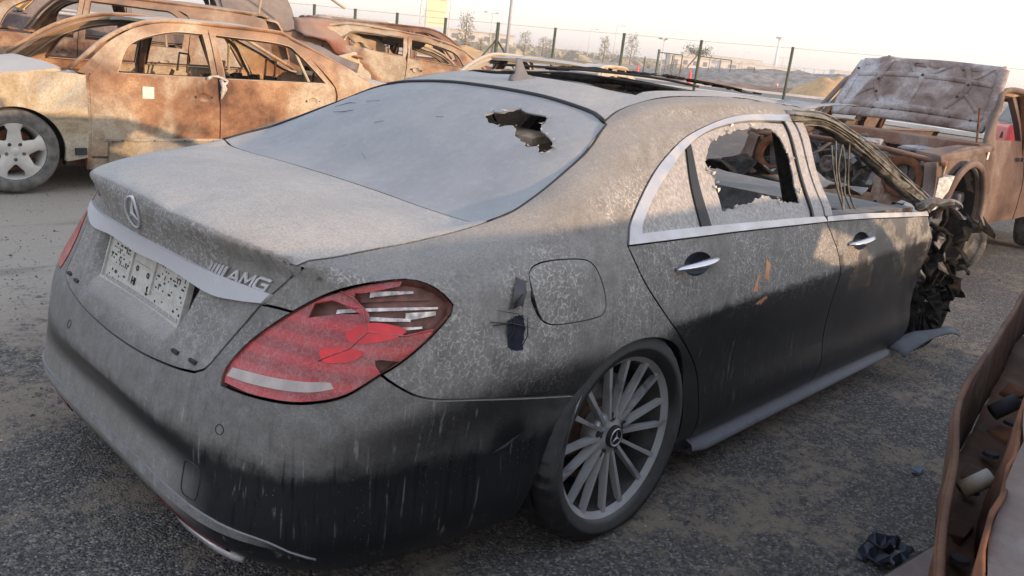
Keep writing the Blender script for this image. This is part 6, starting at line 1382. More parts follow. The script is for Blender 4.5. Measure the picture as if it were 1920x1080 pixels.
for k, (i, t) in enumerate(((10, .5), (15, .55), (19, .5), (23, .5), (28, .5), (33, .4), (40, .5))):
    if i >= len(E_): continue
    p = E_[i].lerp(C1[i], t)+Vector((0, 0, -.055)); mb = MB()
    mb.hull8([p+Vector((-.035, -.02, -.03)), p+Vector((.03, -.025, -.03)), p+Vector((.035, .02, -.03)), p+Vector((-.03, .022, -.03)), p+Vector((-.03, -.02, -.012)), p+Vector((.02, -.025, -.008)), p+Vector((.025, .010, -.004)), p+Vector((-.02, .015, -.014))]); mb.jit(.006, k).build('bracket', rn.choice([M['rust_deep'], M['rust_inner'], M['rust_brown']]), fw, bevel=.006)
for i, m_, r_ in ((20, 'rust_sand', .014), (28, 'slot', .016)):
    p = E_[i]+Vector((.0, -.035, -.12)); mb = MB(); mb.tube([p, p+Vector((.03, -.03, .03))], r_, 14); mb.build('round_boss', M[m_], fw, smooth=True)
mb = MB(); mb.tube(crom([E_[3]+Vector((0, -.06, -.10)), E_[7]+Vector((0, -.07, -.05)), E_[12]+Vector((0, -.05, -.10)), E_[16]+Vector((0, -.07, -.08))], .03), .007, 6); mb.build('burnt_cable', M['char'], fw, smooth=True)
MB().hull8([(-.4, -2.5, .0), (1.6, -2.1, .0), (1.6, -3.0, .0), (-.4, -3.0, .0), (-.5, -2.45, .60), (1.6, -2.05, .60), (1.6, -3.0, .60), (-.5, -3.0, .60)]).build('lower_body', M['rust_inner'], fw)
for k, i in enumerate(range(5, len(E_)-3, 4)):                         # punched holes down the outer flange and on the channel floor
    p = E_[i].lerp(C1[i], .62)+Vector((0, 0, -.045+.004)); mb = MB(); mb.lathe([(0, .006), (.012, .006), (.015, .0)], 12, axis='z', c=p); mb.build('punched_hole', M['slot'], fw)
    p = C2[i]+Vector((0, -.05, .012)); MB().lathe([(0, .003), (.008, .003), (.010, 0)], 10, axis='z', c=p).build('rivet', M['rust_deep'], fw)
# ================================================================== scrap on the ground
rn = random.Random(4); mb = MB(); nx, ny = 12, 8
mb.add([((i/(nx-1)-.5)*.20, (j/(ny-1)-.5)*.13+.015*math.sin(i*.9), .022+.020*math.sin(i*1.1+j*.8)+.016*math.sin(j*1.7-i*.5)) for i in range(nx) for j in range(ny)], [(i*ny+j, (i+1)*ny+j, (i+1)*ny+j+1, i*ny+j+1) for i in range(nx-1) for j in range(ny-1)])
mb.add([(.02+(i/5-.5)*.13, .03+(j/4-.5)*.09, .045+.022*math.sin(i*1.9+j)+.012*math.cos(j*2.3)) for i in range(6) for j in range(5)], [(i*5+j, (i+1)*5+j, (i+1)*5+j+1, i*5+j+1) for i in range(5) for j in range(4)])
o = mb.jit(.006, 7).build('plastic_scrap', flat_mat('dark_blue_plastic', (.016, .022, .034), .35, var=.4, bump=.3), None); o.modifiers.new('t', 'SOLIDIFY').thickness = .004; o.location = (.62, -1.58, 0); o.scale = (.85, .85, .75); tag(o, 'crumpled dark blue black plastic scrap on the gravel by the rusty shell', 'scrap')
def ground_sheet(name, label, P, mat, z=.02, th=.004):
    mb = MB(); rn = random.Random(len(name)); n_ = len(P); vs = [(x, y, z+rn.uniform(0, .012)) for x, y in P]; mb.add(vs, [tuple(range(n_))]); o = mb.build(name, mat, None); md = o.modifiers.new('t', 'SOLIDIFY'); md.thickness = th; tag(o, label, 'sheet'); return o
ground_sheet('metal_sheet', 'flat grey metal sheet lying under the rusty shell at the bottom right', [(.10, -1.78), (.25, -1.62), (.62, -1.66), (1.1, -1.72), (1.1, -2.0), (.2, -2.1)], M['rust_pale'], z=.03)
# ================================================================== ground and the far side of the yard
CX, CY = -1.97, -2.25
def ter(x, y): return max(0., min(math.hypot(x-CX, y-CY), 620)-22)*.0108
n = N('gravel_ground'); P = n.pos(); big = n.noise(.45, 5, rough=.6); mid = n.noise(2.2, 6, rough=.65); fine = n.noise(70, 5, rough=.75); fine2 = n.noise(24, 4, rough=.7)
st = n.vor(120, 'F1', P, 0); stc = n.vor(120, 'F1', P, 1); cs = n.sep(stc)[0]
stone = n.ramp(cs, (.0, (.06, .058, .058)), (.45, (.10, .093, .088)), (.80, (.15, .135, .122)), (.98, (.26, .24, .22)))
sand = n.mix(fine, (.17, .138, .105), (.28, .23, .175)); lane = n.mix(fine, (.26, .225, .185), (.40, .35, .29))
far = n.sep(P)
trk = n.noise(1, 5, n.pos((.5, 2.6, 1)), rough=.6)
mk = n.math('ADD', n.math('MULTIPLY', mid, .75), n.math('MULTIPLY', big, .5)); mk = n.math('ADD', mk, n.math('MULTIPLY', n.math('SUBTRACT', fine2, .5), .55))
left = n.mapr(n.math('SUBTRACT', far[1], n.math('MULTIPLY', far[0], .55)), 1.0, 3.4, 0, .30)      # the lane between the rows is worn to dust
mk = n.math('ADD', mk, left)
sm = n.mapr(mk, .62, .80); sand = n.mix(n.mapr(left, .05, .28), sand, lane); 
c = n.mix(sm, stone, sand); c = n.mix(n.mapr(fine, .50, .72, 0, .55), c, (.045, .043, .043)); c = n.mix(n.mapr(fine2, .62, .74, 0, .45), c, (.30, .27, .23))
dist = n.new('ShaderNodeVectorMath', operation='LENGTH'); n.t.links.new(P, dist.inputs[0])
c = n.mix(n.mapr(dist.outputs['Value'], 14, 45), c, n.mix(n.mapr(big, .4, .6), (.26, .20, .15), (.36, .29, .22)))
c = n.mix(n.math('MULTIPLY', n.mapr(trk, .55, .68), n.mapr(left, .05, .15, 0, .5)), c, (.13, .115, .10))
n.set(color=c, rough=.95, spec=.12)
hgt = n.math('ADD', n.math('MULTIPLY', n.mapr(st, 0, .7, 1, 0), n.math('SUBTRACT', 1.0, n.math('MULTIPLY', sm, .75))), n.math('MULTIPLY', fine, .8)); n.bump(hgt, .85, .006)
M['gravel'] = n.m
mb = MB(); radii = [.0]+[.35*1.09**k for k in range(110)]; radii = [r_ for r_ in radii if r_ < 1750]; na = 160; vs = []
for r_ in radii:
    for k in range(na):
        a = 2*math.pi*k/na; x, y = CX+math.cos(a)*r_, CY+math.sin(a)*r_
        z = ter(x, y)+(noise.noise(Vector((x*.5, y*.5, 0)))*.012 if r_ < 60 else 0)+(noise.noise(Vector((x*.05, y*.05, 3)))*.25*min(1, max(0, (r_-50)/60)))
        vs.append((x, y, z-.012))
mb.add(vs, [(i*na+k, i*na+(k+1) % na, (i+1)*na+(k+1) % na, (i+1)*na+k) for i in range(len(radii)-1) for k in range(na)])
tag(mb.build('ground', M['gravel'], smooth=True), kind='structure')
# loose stones: real pebbles in front of the lens, one object
rn = random.Random(2); mb = MB(); base = [Vector(v) for v in ((1, 0, 0), (-1, 0, 0), (0, 1, 0), (0, -1, 0), (0, 0, 1), (0, 0, -.6))]; tf = [(0, 2, 4), (2, 1, 4), (1, 3, 4), (3, 0, 4), (2, 0, 5), (1, 2, 5), (3, 1, 5), (0, 3, 5)]
vs_all = []; fs_all = []
for k in range(42000):
    u = rn.random(); d = 1.2+9.5*u**1.5; a = 0.75+rn.uniform(-.68, .68); x, y = CX+math.cos(a)*d, CY+math.sin(a)*d
    if -1.0 < x < 2.4 and abs(y) < .7: continue
    q = noise.noise(Vector((x*1.7, y*1.7, 1)))
    if rn.random() < .5+q*.9: continue
    s_ = rn.uniform(.0018, .0048)*(1.9 if rn.random() < .035 else 1)*(1+d*.05); rz = rn.uniform(0, 6.28); cz, sz = math.cos(rz), math.sin(rz); sx, sy, sc_ = s_*rn.uniform(.7, 1.5), s_*rn.uniform(.6, 1.1), s_*rn.uniform(.4, .85)
    zz = noise.noise(Vector((x*.5, y*.5, 0)))*.012-.012+sc_*.35; k0 = len(vs_all)
    for v in base:
        vx, vy = v.x*sx*rn.uniform(.8, 1.2), v.y*sy*rn.uniform(.8, 1.2); vs_all.append((x+vx*cz-vy*sz, y+vx*sz+vy*cz, zz+v.z*sc_))
    fs_all += [(a_+k0, b_+k0, c_+k0) for a_, b_, c_ in tf]
n = N('pebbles'); isl = n.new('ShaderNodeNewGeometry').outputs['Random Per Island']
n.set(color=n.ramp(isl, (0, (.045, .045, .05)), (.35, (.10, .09, .085)), (.7, (.16, .145, .13)), (.93, (.23, .21, .19)), (1.0, (.42, .40, .38))), rough=.9, spec=.2)
me = bpy.data.meshes.new('loose_gravel'); me.from_pydata(vs_all, [], fs_all); tag(link(bpy.data.objects.new('loose_gravel', me), None, n.m), kind='stuff')
# a few single bits of litter
for x, y, s_, lab, col_ in [(-1.62, .28, .028, 'white flat chip of stone at the left edge of the gravel', (.45, .45, .44)), (4.05, -1.55, .05, 'pale flake of scrap on the ground right of the torn wing liner', (.30, .27, .24)), (1.36, -1.42, .03, 'bluish crushed scrap on the gravel between the sill and the rusty shell', (.10, .13, .18))]:
    o = MB().box((0, 0, 0), (s_*1.6, s_, s_*.3)).jit(s_*.14, int(s_*1000)).build('stone_chip' if 'stone' in lab else 'scrap', flat_mat('chip_%d' % int(x*10), col_, .8, bump=0), None); o.location = (x, y, .004); tag(o, lab, 'stone' if 'stone' in lab else 'scrap')
# ---- roads beyond the fence: sheets a few millimetres above each other, with raised kerbs
M['asphalt'] = flat_mat('asphalt', (.13, .125, .12), .9, var=.2, scale=1, bump=0); M['kerb'] = flat_mat('pale_kerb', (.62, .58, .53), .8, var=.12, scale=1, bump=0)
def band(name, L1, L2, mat, lift, kind='structure', h=0.0):
    n_ = 40; a = [Vector((p[0], p[1], 0)) for p in L1]; b = [Vector((p[0], p[1], 0)) for p in L2]; f = lambda L, t: L[min(int(t*(len(L)-1)), len(L)-2)].lerp(L[min(int(t*(len(L)-1)), len(L)-2)+1], t*(len(L)-1)-min(int(t*(len(L)-1)), len(L)-2))
    mb = MB(); vs = []
    for i in range(n_+1):
        t = i/n_
        for q in (f(a, t), f(b, t)):
            z = ter(q.x, q.y)+noise.noise(Vector((q.x*.05, q.y*.05, 3)))*.25*min(1, max(0, (math.hypot(q.x-CX, q.y-CY)-50)/60))
            vs += [(q.x, q.y, z+lift), (q.x, q.y, z+lift+h)] if h else [(q.x, q.y, z+lift)]
    m = 4 if h else 2
    for i in range(n_):
        if h:
            A, B_ = i*4, (i+1)*4; mb.f += [(A+1, B_+1, B_+3, A+3), (A, B_, B_+1, A+1), (A+2, A+3, B_+3, B_+2)]
        else: mb.f.append((i*2, (i+1)*2, (i+1)*2+1, i*2+1))
    mb.v = [Vector(v) for v in vs]; o = mb.build(name, mat, None); return tag(o, kind=kind) if kind else o
LB = [(22, 76), (33, 61), (42.5, 45.5), (46.5, 38), (50.5, 31), (54.5, 24), (57, 18), (62, 5), (66, -8)]
LC = [(16, 68), (26, 53), (34, 40), (36.9, 33.5), (39.5, 28), (41.3, 22.7), (41.2, 19.2), (42.5, 3), (44, -12)]
LD = [(12, 60), (20, 47), (27, 34), (30, 28), (32, 22), (33.6, 18), (34, 14.3), (33.5, 6), (33, -6)]
sh_ = lambda L, dx, dy: [(x+dx, y+dy) for x, y in L]
band('road', LB, LC, M['asphalt'], .05); band('kerb', LB, sh_(LB, .8, .5), M['kerb'], .02, h=.16); band('kerb', LC, sh_(LC, -.9, -.5), M['kerb'], .02, h=.16)
band('road', sh_(LD, 4.4, 2), LD, M['asphalt'], .054); band('kerb', LD, sh_(LD, -.8, -.4), M['kerb'], .02, h=.16)
def heap(name, label, x, y, rx, ry, h, mat, seed, rot=0):
    mb = MB(); nr_, na_ = 12, 34; vs = []; g_ = ter(x, y)
    for i in range(nr_+1):
        for k in range(na_):
            a = 2*math.pi*k/na_; t = i/nr_; px_, py_ = math.cos(a)*rx*t, math.sin(a)*ry*t; X, Y = x+px_*math.cos(rot)-py_*math.sin(rot), y+px_*math.sin(rot)+py_*math.cos(rot)
            hh = h*(1-t*t)*(1+.22*noise.noise(Vector((X*.35+seed, Y*.35, 0))))+h*.30*(1-t*t)*noise.noise(Vector((X*.9, Y*.9, seed))); vs.append((X, Y, ter(X, Y)-.15*t+max(hh, -.05)))
    mb.add(vs, [(i*na_+k, i*na_+(k+1) % na_, (i+1)*na_+(k+1) % na_, (i+1)*na_+k) for i in range(nr_) for k in range(na_)]); o = mb.build(name, mat, None, smooth=True); return tag(o, label, 'heap')
M['grey_heap'] = flat_mat('grey_rubble', (.20, .19, .18), .95, var=.35, scale=1.5, bump=.4); M['sand_heap'] = flat_mat('orange_sand', (.46, .29, .14), .95, var=.15, scale=2, bump=.2); M['soil'] = flat_mat('brown_soil', (.24, .14, .085), .95, var=.3, scale=1, bump=.3)
heap('gravel_heap', 'long grey gravel bank beyond the road, left of the raised bonnet', 88, 37.5, 24, 7, 1.7, M['grey_heap'], 1, R(-57))
heap('gravel_heap', 'lower grey gravel bank in front of the long one, with rubble on it', 72, 37, 11, 4.5, 1.2, M['grey_heap'], 5, R(-57))
heap('sand_heap', 'small orange sand pile beside the raised bonnet', 63.6, 27.2, 4.0, 3.2, 1.6, M['sand_heap'], 2); heap('soil_strip', 'low strip of brown soil along the far kerb', 63, 31.5, 13, 3.2, .35, M['soil'], 3, R(-60))
heap('sand_heap', 'flat orange sand pile behind the crushed sedan', 36.4, 40.2, 5.5, 3.5, .9, M['sand_heap'], 4, R(120))
# ---- the near fence: green posts, two stays, line wires and faint mesh
M['green_post'] = flat_mat('green_post', (.055, .07, .038), .6, var=.25, scale=6, bump=.1); M['wire'] = flat_mat('galvanised_wire', (.40, .39, .36), .5, var=.2, bump=0, metal=.4)
fence = thing('wire_fence', 'green post wire fence running behind the wrecks', 'fence', (0, 0, 0)); FP = [(12.6, 25.35, 2.16), (13.41, 24.39, 2.18), (14.25, 23.43, 2.21), (15.17, 22.37, 2.21), (16.11, 21.29, 2.23), (17.19, 20.05, 2.24), (18.36, 18.71, 2.28), (19.62, 17.26, 2.31), (21.13, 15.53, 2.38), (22.81, 13.59, 2.43), (24.78, 11.33, 2.53), (26.84, 8.96, 2.6), (29.3, 6.14, 2.65), (31.6, 3.5, 2.68)]
for i, (x, y, z) in enumerate(FP):
    if i == 7: continue
    MB().tube([(x, y, -.1), (x, y, z)], .05 if i not in (6,) else .06, 8).build('post', M['green_post'], fence, smooth=True)
MB().tube([(19.62, 17.26, -.1), (19.62, 17.26, 2.31)], .045, 8).build('post', M['green_post'], fence, smooth=True)
x, y, z = FP[6]
for s_ in (-1, 1): MB().tube([(x, y, z-.55), (x-s_*.85, y+s_*.98, 0)], .035, 6).build('stay', M['green_post'], fence, smooth=True)
for f_ in (.985, .66, .33, .04):
    MB().tube([(x, y, z*f_) for x, y, z in FP], .006 if f_ > .9 else .004, 4).build('line_wire', M['wire'], fence)
mb = MB(); a, b = Vector(FP[0]), Vector(FP[-1]); L = (b-a).length; st_ = .16; k = -2.2
while k < L:
    for s_ in (1, -1):
        t0, t1 = k/L, (k+2.2)/L
        z0, z1 = (.1, 2.2) if s_ > 0 else (2.2, .1)
        if 0 <= t0 and t1 <= 1: p, q = a.lerp(b, t0), a.lerp(b, t1); p.z, q.z = z0, z1+(t1*.35 if s_ > 0 else 0); d_ = Vector((.002, .002, 0)); mb.add([p-d_, p+d_, q+d_, q-d_], [(0, 1, 2, 3)])
    k += st_
tag(mb.build('mesh_wire', M['wire'], fence), kind='stuff')
# ---- far fence on the skyline, field gates
ff = thing('far_fence', 'long low post fence far off along the skyline', 'fence')
for k in range(26):
    t = k/25; x, y = 230+(90)*t, 150+(-45)*t; g_ = ter(x, y); MB().tube([(x, y, g_-.2), (x, y, g_+3.4)], .12, 5).build('post', M['wire'], ff)
MB().tube([(230, 150, ter(230, 150)+3.3), (320, 105, ter(320, 105)+3.3)], .06, 4).build('line_wire', M['wire'], ff)
def gate(name, label, P, h):
    g_ = thing(name, label, 'gate'); z = ter(*P[0]); 
    MB().tube([(P[0][0], P[0][1], z-.1), (P[0][0], P[0][1], z+h*1.12)], .12, 6).build('gate_post', M['green_post'], g_); MB().tube([(P[1][0], P[1][1], z-.1), (P[1][0], P[1][1], z+h)], .06, 6).build('gate_post', M['green_post'], g_)
    a, b = Vector((*P[0], z+h)), Vector((*P[1], z+h)); MB().tube([a, b], .05, 5).build('rail', M['green_post'], g_); MB().tube([a-Vector((0, 0, h*.95)), b-Vector((0, 0, h*.95))], .05, 5).build('rail', M['green_post'], g_)
    for t in (.33, .66): q = a.lerp(b, t); MB().tube([q, q-Vector((0, 0, h*.95))], .03, 5).build('bar', M['green_post'], g_)
gate('field_gate', 'green framed gate left of the leaning thorn tree', [(62.2, 43.0), (64.8, 42.2)], 2.1); gate('field_gate', 'green framed gate right of the leaning thorn tree', [(66.5, 41.5), (70.4, 40.4)], 2.15)
for x, y, h, lab in [(66.15, 47.3, 1.6, 'short green post left of the field gates'), (71.8, 48, 2.0, 'green post between the two field gates'), (76, 41, 1.7, 'thin post right of the field gates')]: o = MB().tube([(0, 0, -.1), (0, 0, h)], .07, 6).build('post', M['green_post'], None); o.location = (x, y, ter(x, y)); tag(o, lab, 'post')
# ---- cones
M['cone'] = flat_mat('cone_red', (.70, .08, .06), .5, var=.1, bump=0); M['white_band'] = flat_mat('cone_white', (.72, .66, .62), .5, var=.05, bump=0)
for x, y, h, lab in [(59.8, 43.3, .95, 'red traffic cone farther left by the kerb'), (47.5, 29.85, 1.1, 'red traffic cone beside the road in front of the thorn tree'), (65.9, 33.0, .75, 'small red cone right of the field gates on the soil'), (71.7, 33.1, .7, 'small red and white cone on the rubble bank')]:
    t_ = thing('traffic_cone', lab, 'cone', (x, y, ter(x, y)+.06), 'traffic cones along the road')
    MB().lathe([(h*.17, .03), (h*.13, h*.30), (h*.10, h*.5)], 14, axis='z').build('cone_body', M['cone'], t_, smooth=True); MB().lathe([(h*.101, h*.5), (h*.072, h*.68)], 14, axis='z').build('band', M['white_band'] if h < .8 else M['cone'], t_, smooth=True); MB().lathe([(h*.071, h*.68), (h*.02, h), (0, h)], 14, axis='z').build('cone_tip', M['cone'], t_, smooth=True); MB().box((0, 0, .015), (h*.42, h*.42, .03)).build('base', M['cone'], t_)
# ---- hoarding on lattice legs
bb = thing('billboard', 'blank pale yellow hoarding on lattice legs beyond the fence', 'billboard', (36.1, 43.2, .38)); M['steel'] = flat_mat('pale_steel', (.55, .53, .50), .5, var=.1, bump=0)
ax = Vector((1.08, -1.22, 0)).normalized(); 
def bp_(u, z, d=0): return ax*u+Vector((.75, .66, 0))*d+Vector((0, 0, z))
for u0, w_ in ((-1.02, .36), (.68, .30)):
    for u in (u0, u0+w_): MB().tube([bp_(u, -.1), bp_(u+.06, 7)], .035, 6).build('leg', M['steel'], bb)
    for k in range(12): MB().tube([bp_(u0+.01+(w_ if k % 2 else 0), k*.58), bp_(u0+.02+(0 if k % 2 else w_), k*.58+.55)], .018, 5).build('lattice_bar', M['steel'], bb)
mb = MB(); mb.hull8([bp_(-.58, 2.05, -.05), bp_(.74, 2.05, -.05), bp_(.74, 2.05, .05), bp_(-.58, 2.05, .05), bp_(-.50, 6.8, -.05), bp_(.82, 6.8, -.05), bp_(.82, 6.8, .05), bp_(-.50, 6.8, .05)]); mb.build('board', flat_mat('pale_yellow_board', (.80, .74, .50), .6, var=.05, bump=0), bb)
for k in range(5): MB().tube([bp_(-.58, 2.3+k*.75, -.08), bp_(.78, 2.3+k*.75, -.08)], .015, 4).build('batten', M['steel'], bb)
# ---- lamp posts and mast
def lamp(x, y, h, lab, twin=False, r_=.09, arm=1.0, mat='steel'):
    t_ = thing('street_lamp', lab, 'lamp post', (x, y, ter(x, y)), 'lamp posts beyond the yard'); MB().tube([(0, 0, -.2), (0, 0, h)], r_, 8, rs=[r_, r_*.6]).build('pole', M[mat], t_, smooth=True); d = Vector((.7, -.7, 0))
    for s_ in ((1, -1) if twin else (1,)):
        MB().tube([(0, 0, h-.1), d*arm*s_*.6+Vector((0, 0, h+.12)), d*arm*s_+Vector((0, 0, h+.1))], r_*.5, 5).build('arm', M[mat], t_); MB().box(d*arm*s_+Vector((0, 0, h+.07)), (.5, .5, .12)).build('lamp_head', M[mat], t_)
M['pole_grey'] = flat_mat('pole_grey', (.33, .33, .34), .5, var=.1, bump=0)
lamp(31.0, 30.9, 5.2, 'tall thick grey lamp post rising out of the top of the picture', r_=.11, mat='pole_grey')
lamp(70.74, 73.85, 4.6, 'twin headed lamp post left of the tall pole', True, .07, .7); lamp(66.06, 45.3, 3.3, 'short lamp post with square head by the field gates', True, .06, .25); lamp(129.8, 101.2, 6.6, 'thin faint lamp post right of the brace post', False, .09, 1.6)
lamp(357.9, 184.1, 7.4, 'twin headed lamp post near the white mast', True, .22, 2.2); lamp(227.9, 138.5, 6.6, 'thin distant lamp post above the second gate', False, .10, 1.6); lamp(271.2, 154.2, 6.6, 'thin distant lamp post left of the white mast', False, .12, 1.8); lamp(123.8, 102.6, 5.4, 'thin faint lamp post left of the bushes', False, .08, 1.4)
ms = thing('mast', 'tall white mast with a small head, on the skyline', 'mast', (296.8, 155.3, 3.3)); MB().tube([(0, 0, -.3), (0, 0, 13.6)], .6, 8, rs=[.75, .45]).build('shaft', flat_mat('white_mast', (.8, .8, .8), .5, var=.05, bump=0), ms, smooth=True); MB().box((0, 0, 13.4), (2.2, 2.2, .7)).build('mast_head', M['steel'], ms)
# ---- small far buildings and vehicles
M['far_wall'] = flat_mat('far_wall', (.60, .55, .50), .8, var=.1, scale=.3, bump=0); M['far_dark'] = flat_mat('far_window', (.18, .18, .19), .6, var=.1, bump=0)
for x, y, w_, h, lab in [(160, 104, 9, 2.6, 'low pale building left of the thorn tree on the skyline'), (255, 139, 26, 2.8, 'long low pale building left of the mast'), (324, 195, 34, 5, 'distant pale block between the gates and the mast'), (140, 150, 16, 3, 'distant low building right of the hoarding'), (120, 170, 14, 3, 'distant pale shed left of the pale poplar'), (380, 150, 40, 4.5, 'distant low white shed right of the mast'), (90, 128, 10, 2.6, 'small pale shed behind the hoarding')]:
    g_ = ter(x, y); b_ = thing('distant_building', lab, 'building', (x, y, g_-.2), 'far buildings on the skyline', R(-45)); MB().box((0, 0, h/2), (w_, 6, h)).build('wall', M['far_wall'], b_); MB().box((0, 0, h+.12), (w_+.6, 6.6, .24)).build('roof', M['steel'], b_)
    for k in range(4): MB().box((-w_*.36+k*w_*.24, -3.02, h*.55), (w_*.10, .08, h*.35)).build('window', M['far_dark'], b_)
def tiny_car(x, y, rz, col_, lab, sc=1.0):
    c_ = thing('distant_car', lab, 'car', (x, y, ter(x, y)+.06), 'vehicles parked beyond the fence', rz); c_.scale = (sc,)*3; m_ = flat_mat('far_paint_%d' % int(x), col_, .35, var=.05, bump=0, spec=.5)
    MB().hull8([(-2.1, -.85, .25), (2.1, -.85, .25), (2.1, .85, .25), (-2.1, .85, .25), (-2.05, -.82, .85), (2.0, -.8, .78), (2.0, .8, .78), (-2.05, .82, .85)]).build('body', m_, c_, bevel=.10); MB().hull8([(-1.5, -.78, .85), (1.0, -.78, .85), (1.0, .78, .85), (-1.5, .78, .85), (-1.1, -.62, 1.35), (.4, -.62, 1.38), (.4, .62, 1.38), (-1.1, .62, 1.35)]).build('cabin', M['far_dark'], c_, bevel=.06); MB().box((-.35, 0, 1.40), (1.5, 1.2, .05)).build('roof', m_, c_, bevel=.02)
    for x_ in (-1.3, 1.3):
        for s_ in (-1, 1): MB().lathe([(0, 0), (.2, 0), (.3, .02), (.31, .18), (0, .18)], 16, c=(x_, s_*.75-.09, .31)).build('wheel', M['char'], c_)
tiny_car(25.6, 4.1, R(22), (.50, .02, .03), 'bright red car seen through the cab of the burnt pickup'); tiny_car(27.8, 1.4, R(22), (.6, .6, .6), 'white car at the right edge behind the burnt pickup')
tiny_car(40.8, 53.8, R(-30), (.65, .62, .55), 'pale car parked beyond the fence left of the hoarding'); tiny_car(45.5, 55.5, R(-40), (.60, .42, .12), 'yellowish car parked beyond the fence by the hoarding leg', 1.1); tiny_car(34.0, 52.6, R(-35), (.45, .06, .05), 'reddish car parked beyond the fence behind the crushed sedan'); tiny_car(82.5, 34.5, R(-50), (.55, .5, .46), 'pale vehicle on the far side of the soil strip')
# ---- trees: trunk, limbs and a crown of small leaf clumps
M['bark'] = flat_mat('bark', (.16, .12, .09), .9, var=.3, bump=0)
def tree(name, lab, x, y, h, w_, kind, leafm, seed, lean=0):
    rn = random.Random(seed); t_ = thing(name, lab, 'tree' if kind != 'bush' else 'bush', (x, y, ter(x, y)-.05)); mb = MB(); tips = []
    if kind == 'thorn':
        mb.tube(crom([(0, 0, 0), (.25+lean, -.25, h*.28), (.7+lean, -.75, h*.55), (.9+lean, -.95, h*.72)], .3), .10, 6, rs=None)
        o0 = Vector((.9+lean, -.95, h*.72))
        for k in range(9): a = k*.7; p = o0+Vector((math.cos(a)*w_*.33, math.sin(a)*w_*.33, h*rn.uniform(.02, .2))); mb.tube([o0-Vector((0, 0, .3)), p], .04, 4, rs=[.05, .02]); tips.append((p, w_*.17, h*.085))
        tips.append((o0+Vector((0, 0, h*.12)), w_*.25, h*.12))
    elif kind == 'bush':
        for k in range(8): a = k*.8; p = Vector((math.cos(a)*w_*.3, math.sin(a)*w_*.3, h*rn.uniform(.3, .75))); mb.tube([(0, 0, 0), p], .03, 4, rs=[.04, .015]); tips.append((p, w_*.26, h*.28))
    else:
        mb.tube([(0, 0, 0), (.05, 0, h*.5), (0, .05, h*.95)], .08, 6, rs=[.09, .06, .02])
        for k in range(16): z = h*(.18+.8*k/16); a = k*2.4; rr = w_*.32*(1-.55*abs(z/h-.45)*1.6); p = Vector((math.cos(a)*rr, math.sin(a)*rr, z)); mb.tube([(0, 0, z-.25), p], .03, 4, rs=[.03, .012]); tips.append((p, w_*.20, h*.075))
    mb.build('trunk', M['bark'], t_, smooth=True); cm = MB(); s_ = h*.020+.02
    for p, rx, rz in tips:
        for q in range(70 if kind != 'pale' else 44):
            d = Vector((rn.gauss(0, .5)*rx, rn.gauss(0, .5)*rx, rn.gauss(0, .5)*rz*1.5)); c_ = p+d; a_ = Vector((rn.uniform(-1, 1), rn.uniform(-1, 1), rn.uniform(-1, 1))).normalized()*s_*rn.uniform(.6, 1.5); b_ = a_.cross(Vector((rn.uniform(-1, 1), rn.uniform(-1, 1), rn.uniform(-1, 1)))).normalized()*s_; cm.add([c_-a_, c_-b_*.5, c_+a_, c_+b_*.5], [(0, 1, 2, 3)])
    tag(cm.build('crown', leafm, t_), kind='stuff')
M['leaf_pale'] = flat_mat('dusty_pale_leaves', (.27, .24, .17), .9, var=.3, scale=2, bump=0); M['leaf_dark'] = flat_mat('dusty_olive_leaves', (.11, .105, .06), .9, var=.3, scale=2, bump=0)
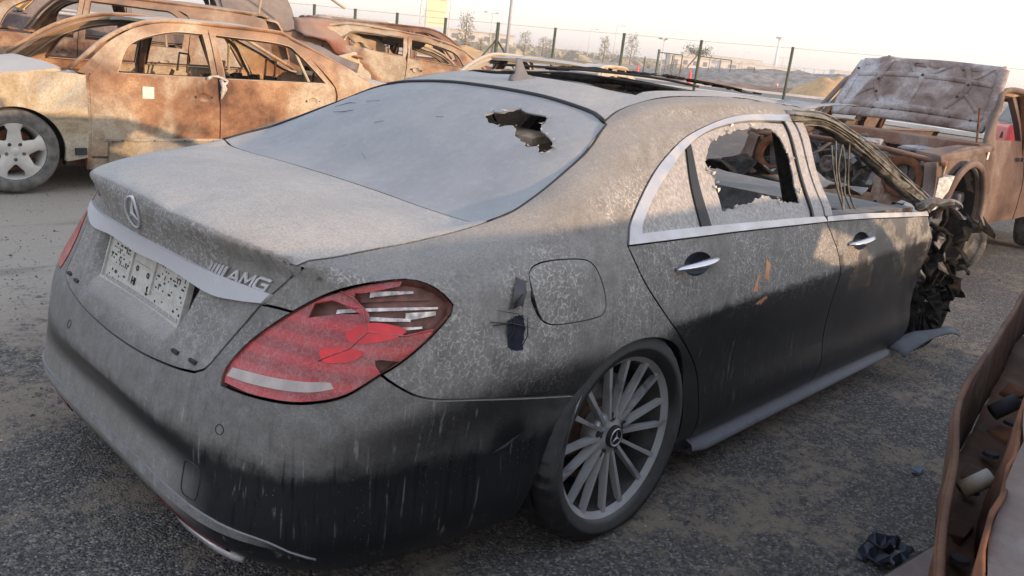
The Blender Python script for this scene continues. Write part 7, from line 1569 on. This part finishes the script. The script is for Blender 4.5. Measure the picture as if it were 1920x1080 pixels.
for i, (x, y, h, w_, lab) in enumerate([(56.96, 63.10, 3.9, 2.0, 'tallest pale dusty poplar left of the braced fence post'), (72.70, 75.43, 2.5, 1.7, 'small pale tree just left of the braced fence post'), (92.60, 89.11, 3.4, 2.6, 'broad pale tree right of the tall grey pole'), (98.36, 90.67, 2.9, 2.1, 'smaller pale tree second from the tall grey pole'), (103.31, 82.25, 3.9, 1.9, 'thin pale tree left of the dark fence post near the middle'), (114.84, 85.75, 5.0, 2.8, 'tall pale tree behind the fence post near the middle'), (67.71, 72.23, 1.7, 1.1, 'little pale sapling beside the tallest poplar'), (108, 98, 2.8, 2.2, 'pale tree third from the tall grey pole')]):
    tree('dusty_tree', lab, x, y, h, w_, 'pale', M['leaf_pale'], i+3)
tree('round_bush', 'dark round bush between the pale trees', 108.34, 93.01, 1.7, 3.0, 'bush', M['leaf_dark'], 21); tree('round_bush', 'low pale brown bush at the foot of the thorn tree', 64.74, 42.81, 1.5, 2.8, 'bush', M['leaf_pale'], 22); tree('round_bush', 'small bush left of the field gates', 100.5, 71.5, 1.5, 2.0, 'bush', M['leaf_pale'], 23); tree('round_bush', 'small dark bush beside the tall pale tree', 117.3, 91.1, 2.0, 2.2, 'bush', M['leaf_dark'], 24)
tree('thorn_tree', 'flat topped leaning thorn tree behind the field gates', 86.4, 56.0, 3.7, 3.6, 'thorn', M['leaf_dark'], 31)
tree('round_bush', 'scrubby brush on the gravel bank', 78.5, 34.3, 1.3, 3.2, 'bush', M['leaf_dark'], 25)
# low far scrub and clutter along the skyline
rn = random.Random(6); mb = MB()
for k in range(900):
    a = R(rn.uniform(20, 66)); d = rn.uniform(110, 420); x, y = CX+math.cos(a)*d, CY+math.sin(a)*d; s_ = rn.uniform(.3, 1.3); z = ter(x, y); mb.box((x, y, z+s_*.3), (s_*rn.uniform(1, 3), s_*2, s_*rn.uniform(.5, 1.0)), Matrix.Rotation(rn.uniform(0, 3), 3, 'Z'), tap=.5)
tag(mb.jit(.15, 2).build('distant_scrub', M['leaf_pale'], None), kind='stuff')

# ---- evening haze
n = bpy.data.materials.new('haze_air'); n.use_nodes = True; n.node_tree.nodes.clear(); o_ = n.node_tree.nodes.new('ShaderNodeOutputMaterial'); pv = n.node_tree.nodes.new('ShaderNodeVolumePrincipled')
pv.inputs['Density'].default_value = .0013; pv.inputs['Color'].default_value = (.95, .93, .92, 1); pv.inputs['Anisotropy'].default_value = .2; n.node_tree.links.new(pv.outputs[0], o_.inputs['Volume'])
tag(MB().box((0, 0, 8.6), (3600, 3600, 20.6)).build('haze', n), kind='stuff')
